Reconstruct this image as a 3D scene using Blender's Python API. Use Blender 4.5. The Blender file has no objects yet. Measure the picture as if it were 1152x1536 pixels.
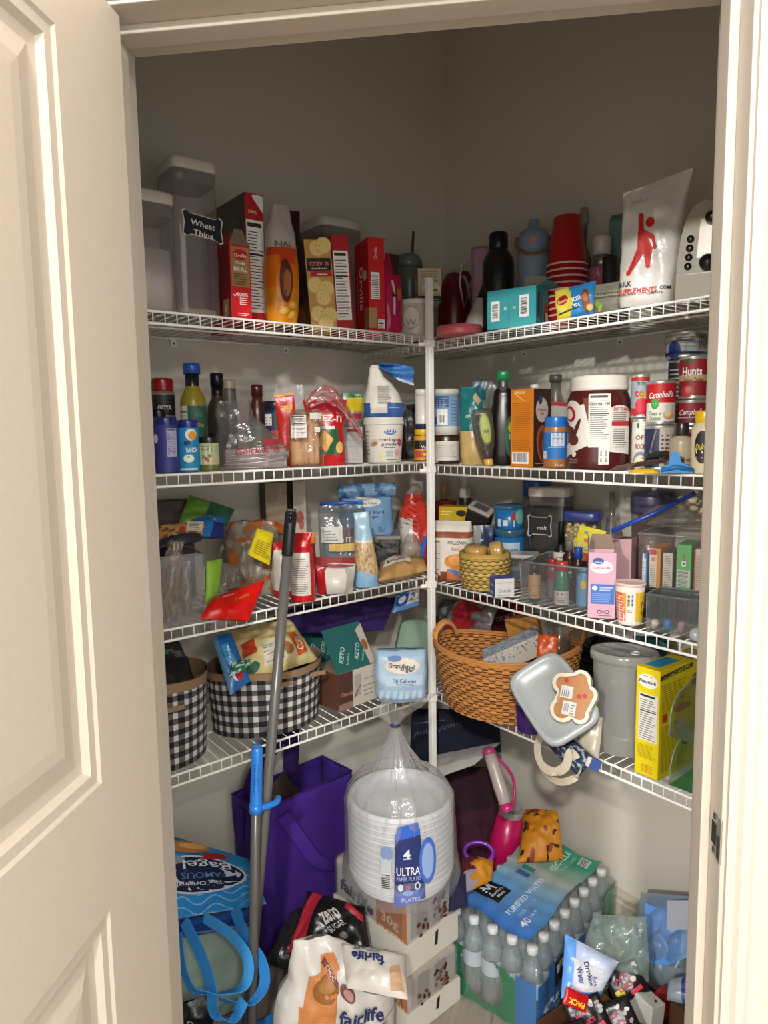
import bpy, math, random
from math import sin, cos, pi, radians, sqrt, atan2, hypot
from mathutils import Vector, Matrix, noise

# ------------------------------------------------------------------ camera, world, lights, exposure
SC = bpy.context.scene
COL = SC.collection
CAM = Vector((-1.6558, -1.8087, 1.43))
YAW, PITCH, ROLL, FPX = 0.9181, -0.1112, -0.0150, 1064.1
FW = Vector((cos(YAW)*cos(PITCH), sin(YAW)*cos(PITCH), sin(PITCH)))
_r = Vector((sin(YAW), -cos(YAW), 0)); _u = _r.cross(FW)
RT = _r*cos(ROLL) + _u*sin(ROLL)
UP = _u*cos(ROLL) - _r*sin(ROLL)
cd = bpy.data.cameras.new('camera'); cam = bpy.data.objects.new('camera', cd); COL.objects.link(cam)
cam.matrix_world = Matrix(((RT.x, UP.x, -FW.x, CAM.x), (RT.y, UP.y, -FW.y, CAM.y), (RT.z, UP.z, -FW.z, CAM.z), (0, 0, 0, 1)))
cd.sensor_fit = 'HORIZONTAL'; cd.sensor_width = 36.0; cd.lens = 36.0*FPX/1152.0; cd.clip_start = 0.05
SC.camera = cam

W = bpy.data.worlds.new('world'); SC.world = W; W.use_nodes = True
W.node_tree.nodes['Background'].inputs[0].default_value = (1.0, 0.985, 0.955, 1)
W.node_tree.nodes['Background'].inputs[1].default_value = 1.78

def lamp(name, loc, tgt, size, power, col):
    l = bpy.data.lights.new(name, 'AREA'); l.shape = 'DISK'; l.size = size; l.energy = power; l.color = col
    o = bpy.data.objects.new(name, l); COL.objects.link(o); o.location = loc
    o.rotation_euler = (Vector(tgt)-Vector(loc)).to_track_quat('-Z', 'Y').to_euler()
    return o
lamp('ceiling_downlight', (-4.70, -2.55, 2.60), (-0.5, -1.0, 0.9), 0.16, 112, (1.0, 0.995, 0.985))
lamp('ceiling_downlight', (-2.10, -3.25, 2.60), (-1.0, -0.4, 0.9), 0.16, 18, (1.0, 0.99, 0.97))
lamp('ceiling_downlight', (-2.75, -2.80, 2.60), (-0.7, -0.8, 0.9), 0.16, 66, (1.0, 0.99, 0.97))

try: SC.cycles.transparent_max_bounces = 28          # many layers of clear plastic
except AttributeError: pass
SC.view_settings.view_transform = 'Standard'; SC.view_settings.look = 'None'
SC.view_settings.gamma = 1.0; SC.view_settings.exposure = 0.20; SC.view_settings.use_curve_mapping = False

# ------------------------------------------------------------------ helpers
def proj(P):
    d = Vector(P)-CAM; z = d.dot(FW)
    return 576+FPX*d.dot(RT)/z, 768-FPX*d.dot(UP)/z
def ray(px, py): return FW + RT*((px-576)/FPX) - UP*((py-768)/FPX)
DEP = 0.349
ZS = {'L1': 1.6852, 'R1': 1.6755, 'L2': 1.3506, 'R2': 1.3410, 'L3': 1.0270, 'R3': 1.0090, 'L4': 0.7020, 'R4': 0.6920}
SLOPE = {'L3': 0.020, 'L4': 0.024}
def shelf_z(s, x=-.75, y=-.75):
    return ZS[s] + SLOPE.get(s, 0)*(x+.75)
def at(px, s, d, dz=0):
    """the point on shelf s (or the floor 'F') d metres behind its front lip in the column px of the photograph"""
    p1 = ray(px, 500); p2 = ray(px, 900)              # two rays span the vertical-ish plane of that column
    n = p1.cross(p2)
    z = shelf_z(s)+dz
    if s[0] == 'L':
        y = -DEP+d; x = CAM.x-(n.y*(y-CAM.y)+n.z*(z-CAM.z))/n.x
        z = shelf_z(s, x)+dz
    else:
        x = -DEP+d; y = CAM.y-(n.x*(x-CAM.x)+n.z*(z-CAM.z))/n.y
    return Vector((x, y, z))
def fl(px, py, z=0.0):
    r = ray(px, py); t = (z-CAM.z)/r.z
    return CAM+r*t
def far(px, py, dep):
    r = ray(px, py); return CAM+r*dep
def kk(P): return (Vector(P)-CAM).dot(FW)/FPX
def zt(P, py):
    """height above P of photograph row py"""
    q = (768-py)/FPX; b = Vector(P)-CAM
    # (b+h z).UP = q (b+h z).FW
    return (q*b.dot(FW)-b.dot(UP))/(UP.z-q*FW.z)
def face(P, turn=0): return atan2(CAM.y-P.y, CAM.x-P.x)+pi/2+radians(turn)

def hexc(c):
    if isinstance(c, str):
        v = [int(c[i:i+2], 16)/255 for i in (0, 2, 4)]
        c = tuple(x/12.92 if x <= .04045 else ((x+.055)/1.055)**2.4 for x in v)
    return c
MATS = {}
def mat(kind):
    """procedural materials; the printed colour of a surface is stored with its faces in the attribute Col"""
    if kind in MATS: return MATS[kind]
    m = bpy.data.materials.new(kind); m.use_nodes = True; MATS[kind] = m
    nt = m.node_tree; nd = nt.nodes; bs = nd['Principled BSDF']; out = nd['Material Output']
    at_ = nd.new('ShaderNodeAttribute'); at_.attribute_name = 'Col'
    R = {'paper': .55, 'gloss': .28, 'foil': .30, 'matte': .9, 'fabric': .95, 'metal': .3, 'wire': .38, 'paint': .48, 'wall': .85, 'steel': .35, 'wood': .45, 'carpet': .9}
    if kind.startswith('clear') or kind.startswith('frost'):
        # thin transparent plastic: mostly lets light through, a little tint, a glossy skin
        a = {'clear': .10, 'clearbag': .13, 'clearbin': .16, 'frost': .42, 'frostlid': .62, 'clearheavy': .26, 'clearfilm': .05}[kind]
        tr = nd.new('ShaderNodeBsdfTransparent'); gl = nd.new('ShaderNodeBsdfGlossy'); df = nd.new('ShaderNodeBsdfDiffuse')
        tl = nd.new('ShaderNodeBsdfTranslucent')
        gl.inputs['Roughness'].default_value = .12 if kind != 'frost' else .3
        m1 = nd.new('ShaderNodeMixShader'); m2 = nd.new('ShaderNodeMixShader'); m3 = nd.new('ShaderNodeMixShader')
        lw = nd.new('ShaderNodeLayerWeight'); lw.inputs[0].default_value = .35
        mt = nd.new('ShaderNodeMath'); mt.operation = 'MULTIPLY_ADD'; mt.inputs[1].default_value = .40; mt.inputs[2].default_value = .05
        nt.links.new(lw.outputs['Facing'], mt.inputs[0])
        nt.links.new(at_.outputs['Color'], df.inputs['Color']); nt.links.new(at_.outputs['Color'], tl.inputs['Color'])
        m3.inputs[0].default_value = .35
        nt.links.new(df.outputs[0], m3.inputs[1]); nt.links.new(tl.outputs[0], m3.inputs[2])
        mx = nd.new('ShaderNodeMath'); mx.operation = 'MULTIPLY_ADD'; mx.inputs[1].default_value = a*1.2; mx.inputs[2].default_value = a
        nt.links.new(lw.outputs['Facing'], mx.inputs[0]); nt.links.new(mx.outputs[0], m1.inputs[0])
        nt.links.new(tr.outputs[0], m1.inputs[1]); nt.links.new(m3.outputs[0], m1.inputs[2])
        nt.links.new(mt.outputs[0], m2.inputs[0])
        nt.links.new(m1.outputs[0], m2.inputs[1]); nt.links.new(gl.outputs[0], m2.inputs[2])
        nt.links.new(m2.outputs[0], out.inputs[0])
        if kind in ('clearbag', 'clearfilm', 'clearheavy'):
            no = nd.new('ShaderNodeTexNoise'); no.inputs['Scale'].default_value = 45; no.inputs['Detail'].default_value = 3
            tc = nd.new('ShaderNodeTexCoord'); bp = nd.new('ShaderNodeBump'); bp.inputs['Strength'].default_value = .5; bp.inputs['Distance'].default_value = .01
            nt.links.new(tc.outputs['Object'], no.inputs['Vector']); nt.links.new(no.outputs[0], bp.inputs['Height'])
            nt.links.new(bp.outputs[0], gl.inputs['Normal'])
        return m
    bs.inputs['Roughness'].default_value = R.get(kind, .5)
    if kind in ('metal', 'steel'): bs.inputs['Metallic'].default_value = .9 if kind == 'metal' else .75
    no = nd.new('ShaderNodeTexNoise'); tc = nd.new('ShaderNodeTexCoord')
    nt.links.new(tc.outputs['Object'], no.inputs['Vector'])
    no.inputs['Scale'].default_value = {'fabric': 500, 'wall': 260, 'foil': 40, 'matte': 120, 'carpet': 60}.get(kind, 90)
    no.inputs['Detail'].default_value = 3
    hs = nd.new('ShaderNodeMapRange'); hs.inputs[3].default_value = .94; hs.inputs[4].default_value = 1.06
    nt.links.new(no.outputs[0], hs.inputs[0])
    mx = nd.new('ShaderNodeMix'); mx.data_type = 'RGBA'; mx.blend_type = 'MULTIPLY'; mx.inputs[0].default_value = 1
    nt.links.new(at_.outputs['Color'], mx.inputs[6]); nt.links.new(hs.outputs[0], mx.inputs[7])
    nt.links.new(mx.outputs[2], bs.inputs['Base Color'])
    if kind == 'floorboards':
        mp = nd.new('ShaderNodeMapping'); mp.inputs['Rotation'].default_value = (0, 0, radians(-34)); br = nd.new('ShaderNodeTexBrick')
        nt.links.new(tc.outputs['Object'], mp.inputs[0]); nt.links.new(mp.outputs[0], br.inputs[0])
        br.inputs['Scale'].default_value = 1; br.inputs['Brick Width'].default_value = 1.2; br.inputs['Row Height'].default_value = .15; br.inputs['Mortar Size'].default_value = .0016
        br.inputs['Color1'].default_value = (1, 1, 1, 1); br.inputs['Color2'].default_value = (.86, .85, .84, 1); br.inputs['Mortar'].default_value = (.45, .42, .40, 1)
        gm = nd.new('ShaderNodeMapping'); gm.inputs['Scale'].default_value = (3, 70, 1); nt.links.new(mp.outputs[0], gm.inputs[0]); no.inputs['Scale'].default_value = 2.2; no.inputs['Detail'].default_value = 6
        nt.links.new(gm.outputs[0], no.inputs['Vector']); hs.inputs[3].default_value = .62; hs.inputs[4].default_value = 1.25
        m4 = nd.new('ShaderNodeMix'); m4.data_type = 'RGBA'; m4.blend_type = 'MULTIPLY'; m4.inputs[0].default_value = 1
        nt.links.new(mx.outputs[2], m4.inputs[6]); nt.links.new(br.outputs[0], m4.inputs[7]); nt.links.new(m4.outputs[2], bs.inputs['Base Color'])
    if kind in ('fabric', 'wall', 'foil', 'carpet'):
        bp = nd.new('ShaderNodeBump'); bp.inputs['Strength'].default_value = {'fabric': .5, 'wall': .10, 'foil': .35}.get(kind, .5)
        bp.inputs['Distance'].default_value = {'fabric': .002, 'wall': .002, 'foil': .006}.get(kind, .01)
        nt.links.new(no.outputs[0], bp.inputs['Height']); nt.links.new(bp.outputs[0], bs.inputs['Normal'])
    return m

class MB:
    """collects coloured faces and links them as ONE mesh object"""
    def __init__(s): s.v = []; s.f = []; s.c = []; s.sm = []
    def face(s, idx, col, smooth=False): s.f.append(tuple(idx)); s.c.append(hexc(col)); s.sm.append(smooth)
    def quad(s, a, b, c, d, col):
        n = len(s.v); s.v += [tuple(a), tuple(b), tuple(c), tuple(d)]; s.face((n, n+1, n+2, n+3), col); return s
    def poly(s, pts, col):
        n = len(s.v); s.v += [tuple(p) for p in pts]; s.face(range(n, n+len(pts)), col); return s
    def box(s, x0, y0, z0, x1, y1, z1, col, cols=None):
        n = len(s.v); s.v += [(x0,y0,z0),(x1,y0,z0),(x1,y1,z0),(x0,y1,z0),(x0,y0,z1),(x1,y0,z1),(x1,y1,z1),(x0,y1,z1)]
        cols = cols or {}
        for key, q in (('b',(0,3,2,1)),('t',(4,5,6,7)),('f',(0,1,5,4)),('r',(1,2,6,5)),('k',(2,3,7,6)),('l',(3,0,4,7))):
            s.face([n+i for i in q], cols.get(key, col))
        return s
    def obox(s, o, ax, ay, az, col):
        """box from corner o with edge vectors"""
        o, ax, ay, az = map(Vector, (o, ax, ay, az)); n = len(s.v)
        s.v += [tuple(p) for p in (o, o+ax, o+ax+ay, o+ay, o+az, o+ax+az, o+ax+ay+az, o+ay+az)]
        for q in ((0,3,2,1),(4,5,6,7),(0,1,5,4),(1,2,6,5),(2,3,7,6),(3,0,4,7)): s.face([n+i for i in q], col)
        return s
    def tube(s, pts, r, col, n=8, cap=True, closed=False, flat=None):
        pts = [Vector(p) for p in pts]; m = len(pts); b = len(s.v); up = Vector((0, 0, 1)); pn = None
        for i, p in enumerate(pts):
            t = (pts[(i+1) % m]-pts[i-1]) if closed else (pts[min(i+1, m-1)]-pts[max(i-1, 0)])
            t.normalize()
            if pn is None:
                a = Vector((0, 0, 1)) if abs(t.z) < .9 else Vector((1, 0, 0)); a = (a-t*a.dot(t)).normalized()
            else: a = (pn-t*pn.dot(t)).normalized()
            pn = a; c = t.cross(a); rr = r[i] if isinstance(r, (list, tuple)) else r
            fx = flat or 1
            for k in range(n):
                th = 2*pi*k/n; s.v.append(tuple(p+a*(rr*cos(th))+c*(rr*fx*sin(th))))
        for i in range(m if closed else m-1):
            for k in range(n):
                j = (i+1) % m
                s.face((b+i*n+k, b+i*n+(k+1) % n, b+j*n+(k+1) % n, b+j*n+k), col, True)
        if cap and not closed:
            s.face([b+k for k in range(n)][::-1], col); s.face([b+(m-1)*n+k for k in range(n)], col)
        return s
    def lathe(s, prof, col, n=32, cx=0, cy=0, sx=1, sy=1, cap=True, p=2, rot=0):
        """prof: (radius, z[, colour]); p>2 squares the section"""
        b = len(s.v); m = len(prof)
        for q in prof:
            for k in range(n):
                th = 2*pi*k/n+rot; c, d = cos(th), sin(th)
                if p != 2:
                    f = (abs(c)**p+abs(d)**p)**(-1/p); c *= f; d *= f
                s.v.append((cx+q[0]*sx*c, cy+q[0]*sy*d, q[1]))
        for i in range(m-1):
            cc = prof[i][2] if len(prof[i]) > 2 else col
            for k in range(n):
                s.face((b+i*n+k, b+i*n+(k+1) % n, b+(i+1)*n+(k+1) % n, b+(i+1)*n+k), cc, True)
        if cap:
            if prof[0][0] > 1e-5: s.face([b+k for k in range(n)][::-1], prof[0][2] if len(prof[0]) > 2 else col)
            if prof[-1][0] > 1e-5: s.face([b+(m-1)*n+k for k in range(n)], prof[-1][2] if len(prof[-1]) > 2 else col)
        return s
    def grid(s, fn, nu, nv, col, flip=False, smooth=True):
        b = len(s.v)
        for j in range(nv+1):
            for i in range(nu+1): s.v.append(tuple(fn(i/nu, j/nv)))
        for j in range(nv):
            for i in range(nu):
                q = (b+j*(nu+1)+i, b+j*(nu+1)+i+1, b+(j+1)*(nu+1)+i+1, b+(j+1)*(nu+1)+i)
                c = col((i+.5)/nu, (j+.5)/nv) if callable(col) else col
                s.face(q[::-1] if flip else q, c, smooth)
        return s
    def xf(s, M):
        M = M if isinstance(M, Matrix) else Matrix(M); s.v = [tuple(M @ Vector(p)) for p in s.v]; return s
    def add(s, o):
        n = len(s.v); s.v += o.v; s.f += [tuple(i+n for i in f) for f in o.f]; s.c += o.c; s.sm += o.sm; return s
    def build(s, name, kind, parent=None, bevel=0, label=None, sub=0, solid=0):
        me = bpy.data.meshes.new(name); me.from_pydata(s.v, [], s.f); me.validate(verbose=False)
        ok = len(me.polygons) == len(s.f)
        ca = me.color_attributes.new('Col', 'FLOAT_COLOR', 'CORNER')
        buf = []
        for i, pg in enumerate(me.polygons):
            c = s.c[i] if ok else s.c[min(i, len(s.c)-1)]; buf += [c[0], c[1], c[2], 1.0]*pg.loop_total
        ca.data.foreach_set('color', buf)
        if ok: me.polygons.foreach_set('use_smooth', s.sm)
        me.materials.append(mat(kind)); me.update()
        o = bpy.data.objects.new(name, me); COL.objects.link(o)
        if parent is not None: o.parent = parent
        if bevel:
            b = o.modifiers.new('bevel', 'BEVEL'); b.width = bevel; b.segments = 2; b.limit_method = 'ANGLE'
        if solid:
            b = o.modifiers.new('solid', 'SOLIDIFY'); b.thickness = solid; b.offset = 0
        if sub:
            b = o.modifiers.new('sub', 'SUBSURF'); b.levels = sub; b.render_levels = sub
        if label: o['label'] = label
        return o

def thing(name, label, cat, P, rz=0, group=None, rx=0, ry=0):
    o = bpy.data.objects.new(name, None); COL.objects.link(o); o.empty_display_size = .02
    o.location = P; o.rotation_euler = (rx, ry, rz)
    o['label'] = label; o['category'] = cat
    if group: o['group'] = group
    return o
def struct(name, mb, kind, parent=None, bevel=0):
    o = mb.build(name, kind, parent, bevel)
    if parent is None: o['kind'] = 'structure'
    return o

# printed marks: quads, ellipses and lettering laid on a surface function S(s, t, lift) -> point
_TX = {}
def glyphs(body, bold):
    key = (body, bold)
    if key not in _TX:
        cu = bpy.data.curves.new('lettering', 'FONT'); cu.body = body; cu.resolution_u = 2; cu.offset = bold
        ob = bpy.data.objects.new('lettering', cu)
        me = bpy.data.meshes.new_from_object(ob)
        vs = [tuple(v.co) for v in me.vertices]; fs = [tuple(p.vertices) for p in me.polygons]
        bpy.data.meshes.remove(me); bpy.data.objects.remove(ob); bpy.data.curves.remove(cu)
        x = [v[0] for v in vs] or [0, 1]; y = [v[1] for v in vs] or [0, 1]
        _TX[key] = ([( (v[0]-(min(x)+max(x))/2), v[1]-(min(y)+max(y))/2) for v in vs], fs, max(x)-min(x) or 1, max(y)-min(y) or 1)
    return _TX[key]
class Print:
    def __init__(s, S): s.S = S; s.m = MB(); s.e = .0004
    def _up(s): s.e += .00013
    def rect(s, s0, t0, s1, t1, col, n=None, m=None):
        n = n or max(1, min(12, int(abs(s1-s0)/.009))); m = m or max(1, min(12, int(abs(t1-t0)/.02))); s._up(); e = s.e
        s.m.grid(lambda u, v: s.S(s0+(s1-s0)*u, t0+(t1-t0)*v, e), n, m, col, smooth=False); return s
    def quad(s, pts, col, n=6):
        s._up(); e = s.e; a, b, c, d = pts
        L = lambda p, q, w: (p[0]+(q[0]-p[0])*w, p[1]+(q[1]-p[1])*w)
        s.m.grid(lambda u, v: s.S(*L(L(a, b, u), L(d, c, u), v), e), n, n, col, smooth=False); return s
    def ell(s, cs, ct, a, b, col, rot=0, n=24):
        s._up(); e = s.e; r = radians(rot); base = len(s.m.v)
        s.m.v.append(tuple(s.S(cs, ct, e)))
        R_ = (.5, 1) if max(a, b) < .014 and max(a, b) > 0 and n <= 24 else (.2, .4, .6, .8, 1)
        for ring in R_:
            for k in range(n):
                x, y = a*ring*cos(2*pi*k/n), b*ring*sin(2*pi*k/n)
                s.m.v.append(tuple(s.S(cs+x*cos(r)-y*sin(r), ct+x*sin(r)+y*cos(r), e)))
        for k in range(n):
            s.m.face((base, base+1+k, base+1+(k+1) % n), col)
            for j in range(len(R_)-1):
                q = base+1+j*n; s.m.face((q+k, q+n+k, q+n+(k+1) % n, q+(k+1) % n), col)
        return s
    def poly(s, pts, col):
        s._up(); e = s.e; s.m.poly([s.S(a, b, e) for a, b in pts], col); return s
    def text(s, body, cs, ct, h, col, w=None, rot=0, bold=.012, slant=0):
        s._up(); e = s.e+min(.0012, h*.03); vs, fs, gw, gh = glyphs(body, bold); r = radians(rot)
        sy = h/gh; sx = (w/gw) if w else sy; b = len(s.m.v)
        for x, y in vs:
            x, y = x*sx+y*sy*slant, y*sy; s.m.v.append(tuple(s.S(cs+x*cos(r)-y*sin(r), ct+x*sin(r)+y*cos(r), e)))
        for f in fs: s.m.face([b+i for i in f], col)
        return s
    def lines(s, s0, t0, s1, t1, n, col, fill=.45, seed=1, ragged=.25, vert=False):
        rn = random.Random(seed)
        for i in range(n):
            if vert:
                a = s0+(s1-s0)*i/n; q = t1-(t1-t0)*rn.random()*ragged
                s.rect(a, t0, a+(s1-s0)/n*fill, q, col, 1, None)
            else:
                a = t1-(t1-t0)*(i+1)/n; q = s1-(s1-s0)*rn.random()*ragged
                s.rect(s0, a, q, a+(t1-t0)/n*fill, col, None, 1)
            s.e -= .00013
        s._up(); return s
    def bars(s, s0, t0, s1, t1, n=14, seed=3, bg='f4f2ee', col='1a1a1a', vert=True):
        s.rect(s0, t0, s1, t1, bg); rn = random.Random(seed)
        s._up(); e = s.e
        for i in range(n):
            f = rn.uniform(.3, .75); s.e = e-.00013
            if vert:
                w = (s1-s0)*.9/n; a = s0+(s1-s0)*.05+i*w; s.rect(a, t0+(t1-t0)*.16, a+w*f, t1-(t1-t0)*.08, col, 1)
            else:
                w = (t1-t0)*.9/n; a = t0+(t1-t0)*.05+i*w; s.rect(s0+(s1-s0)*.08, a, s1-(s1-s0)*.16, a+w*f, col, None, 1)
        return s
    def facts(s, s0, t0, s1, t1, n=14, bg='f1efe9', ink='2a2a2a', seed=5):
        s.rect(s0, t0, s1, t1, bg); g = (s1-s0)*.07
        s.rect(s0+g, t1-(t1-t0)*.075, s1-g*2, t1-(t1-t0)*.03, ink)
        s.lines(s0+g, t0+(t1-t0)*.04, s1-g, t1-(t1-t0)*.10, n, ink, .28, seed, .45)
        s.rect(s0+g, t0+(t1-t0)*.62, s1-g, t0+(t1-t0)*.64, ink); return s
    def done(s, parent, name='printed_label', kind='paper'):
        return s.m.build(name, kind, parent)
def S_front(w=0, d=0): return lambda s, t, e: (s, -e, t)
def S_right(w, d=0): return lambda s, t, e: (w/2+e, s, t)
def S_left(w, d): return lambda s, t, e: (-w/2-e, d-s, t)      # s runs from the back edge to the front edge
def S_top(h): return lambda s, t, e: (s, t, h+e)
def S_cyl(r, cx=0, cy=0): 
    if callable(r): return lambda s, t, e: (cx+(r(t)+e)*sin(s/r(t)), cy-(r(t)+e)*cos(s/r(t)), t)
    return lambda s, t, e: (cx+(r+e)*sin(s/r), cy-(r+e)*cos(s/r), t)
def interp(tab, v):
    if v <= tab[0][0]: return tab[0][1:]
    for a, b in zip(tab, tab[1:]):
        if v <= b[0]:
            f = (v-a[0])/(b[0]-a[0]+1e-9); f = f*f*(3-2*f)*.5+f*.5
            return tuple(x+(y-x)*f for x, y in zip(a[1:], b[1:]))
    return tab[-1][1:]
# ------------------------------------------------------------------ the setting
WALLC = 'cfc8ba'; TRIM = 'b3a899'; DOORC = 'b9ac9c'
Q2 = sqrt(.5)
def dg(s, lat, z): return Vector((-s/2+lat*Q2, -s/2-lat*Q2, z))     # a point of the diagonal doorway: s in from the corner, lat to the right
SI, SO = 2.09, 2.25; LJ, RJ, HEAD = -.354, .400, 1.941; LX, RY = -1.40, -1.46; CEI = 2.78
struct('floor', MB().quad((-4.5,-4.5,0),(1,-4.5,0),(1,1,0),(-4.5,1,0), '9c9084'), 'floorboards')
struct('ceiling', MB().quad((-4.5,-4.5,CEI),(-4.5,1,CEI),(1,1,CEI),(1,-4.5,CEI), 'efebe4'), 'wall')
struct('wall_left', MB().box(LX-.1, 0, 0, .1, .1, CEI, WALLC), 'wall')
struct('wall_right', MB().box(0, RY-.1, 0, .1, 0, CEI, WALLC), 'wall')
struct('wall_left_return', MB().box(LX-.1, -(SI+LX), 0, LX, 0, CEI, WALLC), 'wall')
struct('wall_right_return', MB().box(-(SI+RY), RY-.1, 0, 0, RY, CEI, WALLC), 'wall')
m = MB(); JT = .019
def wseg(l0, l1, z0, z1):
    a = dg(SI, l0, z0); m.obox(a, dg(SI, l1, z0)-a, dg(SO, l0, z0)-a, (0, 0, z1-z0), WALLC)
wseg(-2.2, LJ-JT, 0, CEI); wseg(RJ+JT, 2.2, 0, CEI); wseg(LJ-JT, RJ+JT, HEAD+JT, CEI)
struct('wall_front', m, 'wall')
# jambs with their stops, then the casing round the doorway
def dbox(m, s0, l0, z0, s1, l1, z1, col):
    a = dg(s0, l0, z0); return m.obox(a, dg(s0, l1, z0)-a, dg(s1, l0, z0)-a, (0, 0, z1-z0), col)
m = MB(); dbox(m, SI-.004, LJ-JT, 0, SO+.004, LJ, HEAD+JT, TRIM); dbox(m, SI+.055, LJ, 0, SI+.105, LJ+.011, HEAD, TRIM)
struct('trim_1', m, 'paint', bevel=.0015)
m = MB(); dbox(m, SI-.004, RJ, 0, SO+.004, RJ+JT, HEAD+JT, TRIM); dbox(m, SI+.055, RJ-.011, 0, SI+.105, RJ, HEAD, TRIM)
jr = struct('trim_2', m, 'paint', bevel=.0015)
m = MB(); dbox(m, SI-.004, LJ, HEAD, SO+.004, RJ, HEAD+JT, TRIM); dbox(m, SI+.055, LJ+.011, HEAD-.011, SI+.105, RJ-.011, HEAD, TRIM)
struct('trim_3', m, 'paint', bevel=.0015)
CW = .068
def casing(n, pts):
    m = MB()
    prof = [(0, .010), (.010, .010), (.015, .016), (.024, .017), (.030, .013), (.045, .014), (.055, .019), (CW, .019), (CW, 0), (0, 0)]
    for a, b in zip(prof, prof[1:]+prof[:1]):
        m.quad(pts(0, *a), pts(0, *b), pts(1, *b), pts(1, *a), TRIM)
    struct('trim_%d' % n, m, 'paint')
RV = .005
casing(4, lambda e, o, h: dg(SO+h*1.414, RJ+RV+o, 0 if e == 0 else HEAD+RV+o))
casing(5, lambda e, o, h: dg(SO+h*1.414, LJ-RV-o, 0 if e == 0 else HEAD+RV+o))
casing(6, lambda e, o, h: dg(SO+h*1.414, (LJ-RV-o) if e == 0 else (RJ+RV+o), HEAD+RV+o))
# strike plate let into the right jamb
P0 = .93
m = MB(); dbox(m, SO-.048, RJ-.0015, P0-.029, SO+.006, RJ+.001, P0+.029, 'b9b4aa'); m.build('strike_plate', 'metal', jr, .001, 'brushed metal strike plate')
m = MB(); dbox(m, SO-.036, RJ-.0022, P0-.014, SO-.016, RJ+.0005, P0+.014, '15130f')
for dz in (-.022, .022): dbox(m, SO-.030, RJ-.0024, P0+dz-.0035, SO-.022, RJ+.0005, P0+dz+.0035, '3b382f')
dbox(m, SO-.008, RJ-.0024, P0-.024, SO+.003, RJ+.0005, P0+.004, '24211c')
m.build('latch_hole', 'matte', jr)
# baseboards
def bb(n, f):
    m = MB(); prof = [(0, 0), (.014, 0), (.014, .105), (.010, .112), (.010, .124), (.005, .134), (.003, .140), (0, .140)]
    for a, b in zip(prof, prof[1:]): m.quad(f(0, *a), f(1, *a), f(1, *b), f(0, *b), TRIM)
    struct('baseboard_'+n, m, 'paint')
bb('left', lambda e, o, h: (LX if e == 0 else 0, -o, h)); bb('right', lambda e, o, h: (-o, 0 if e == 0 else RY, h))
# the door, swung out at right angles on its left hinges
DL = LJ+.035; DW, DT, DH = .748, .035, 1.932
def dp(a, z, o=0): return dg(SO-.008+a*1.4142, DL-o, z)               # a: along the leaf from the hinge edge; o: into its thickness
m = MB(); ST = .141
PAN = [(1.036, 1.849), (.24, .880)]
def frame(z0, z1, a0=0, a1=DW):
    m.quad(dp(a0, z0), dp(a1, z0), dp(a1, z1), dp(a0, z1), DOORC)
frame(.008, PAN[1][0]); frame(PAN[1][1], PAN[0][0]); frame(PAN[0][1], DH)
for z0, z1 in PAN: frame(z0, z1, 0, ST); frame(z0, z1, DW-ST, DW)
m.quad(dp(0, .008), dp(0, DH), dp(0, DH, DT), dp(0, .008, DT), DOORC); m.quad(dp(DW, .008), dp(DW, .008, DT), dp(DW, DH, DT), dp(DW, DH), DOORC)
m.quad(dp(0, .008, DT), dp(0, DH, DT), dp(DW, DH, DT), dp(DW, .008, DT), DOORC)
m.quad(dp(0, DH), dp(DW, DH), dp(DW, DH, DT), dp(0, DH, DT), DOORC); m.quad(dp(0, .008), dp(0, .008, DT), dp(DW, .008, DT), dp(DW, .008), DOORC)
dr = struct('door_1', m, 'paint')
for z0, z1 in PAN:      # moulded step, cove and raised field of each panel
    m = MB(); st = [(0, 0), (.004, .003), (.016, .003), (.022, .010), (.034, .011), (.060, .004), (.075, .003)]
    for (i0, o0), (i1, o1) in zip(st, st[1:]):
        A = [(ST+i0, z0+i0), (DW-ST-i0, z0+i0), (DW-ST-i0, z1-i0), (ST+i0, z1-i0)]
        B = [(ST+i1, z0+i1), (DW-ST-i1, z0+i1), (DW-ST-i1, z1-i1), (ST+i1, z1-i1)]
        for k in range(4):
            j = (k+1) % 4; m.quad(dp(*A[k], o0), dp(*A[j], o0), dp(*B[j], o1), dp(*B[k], o1), DOORC)
    m.quad(*[dp(*q, .003) for q in B], DOORC); m.build('moulded_panel', 'paint', dr)
for z in (.25, 1.0, 1.72):
    c = dg(SO+.006, LJ+.004, z); MB().lathe([(.006, -.045), (.006, .045)], 'c9c2b6', 10).build('hinge', 'metal', dr).location = c

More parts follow.
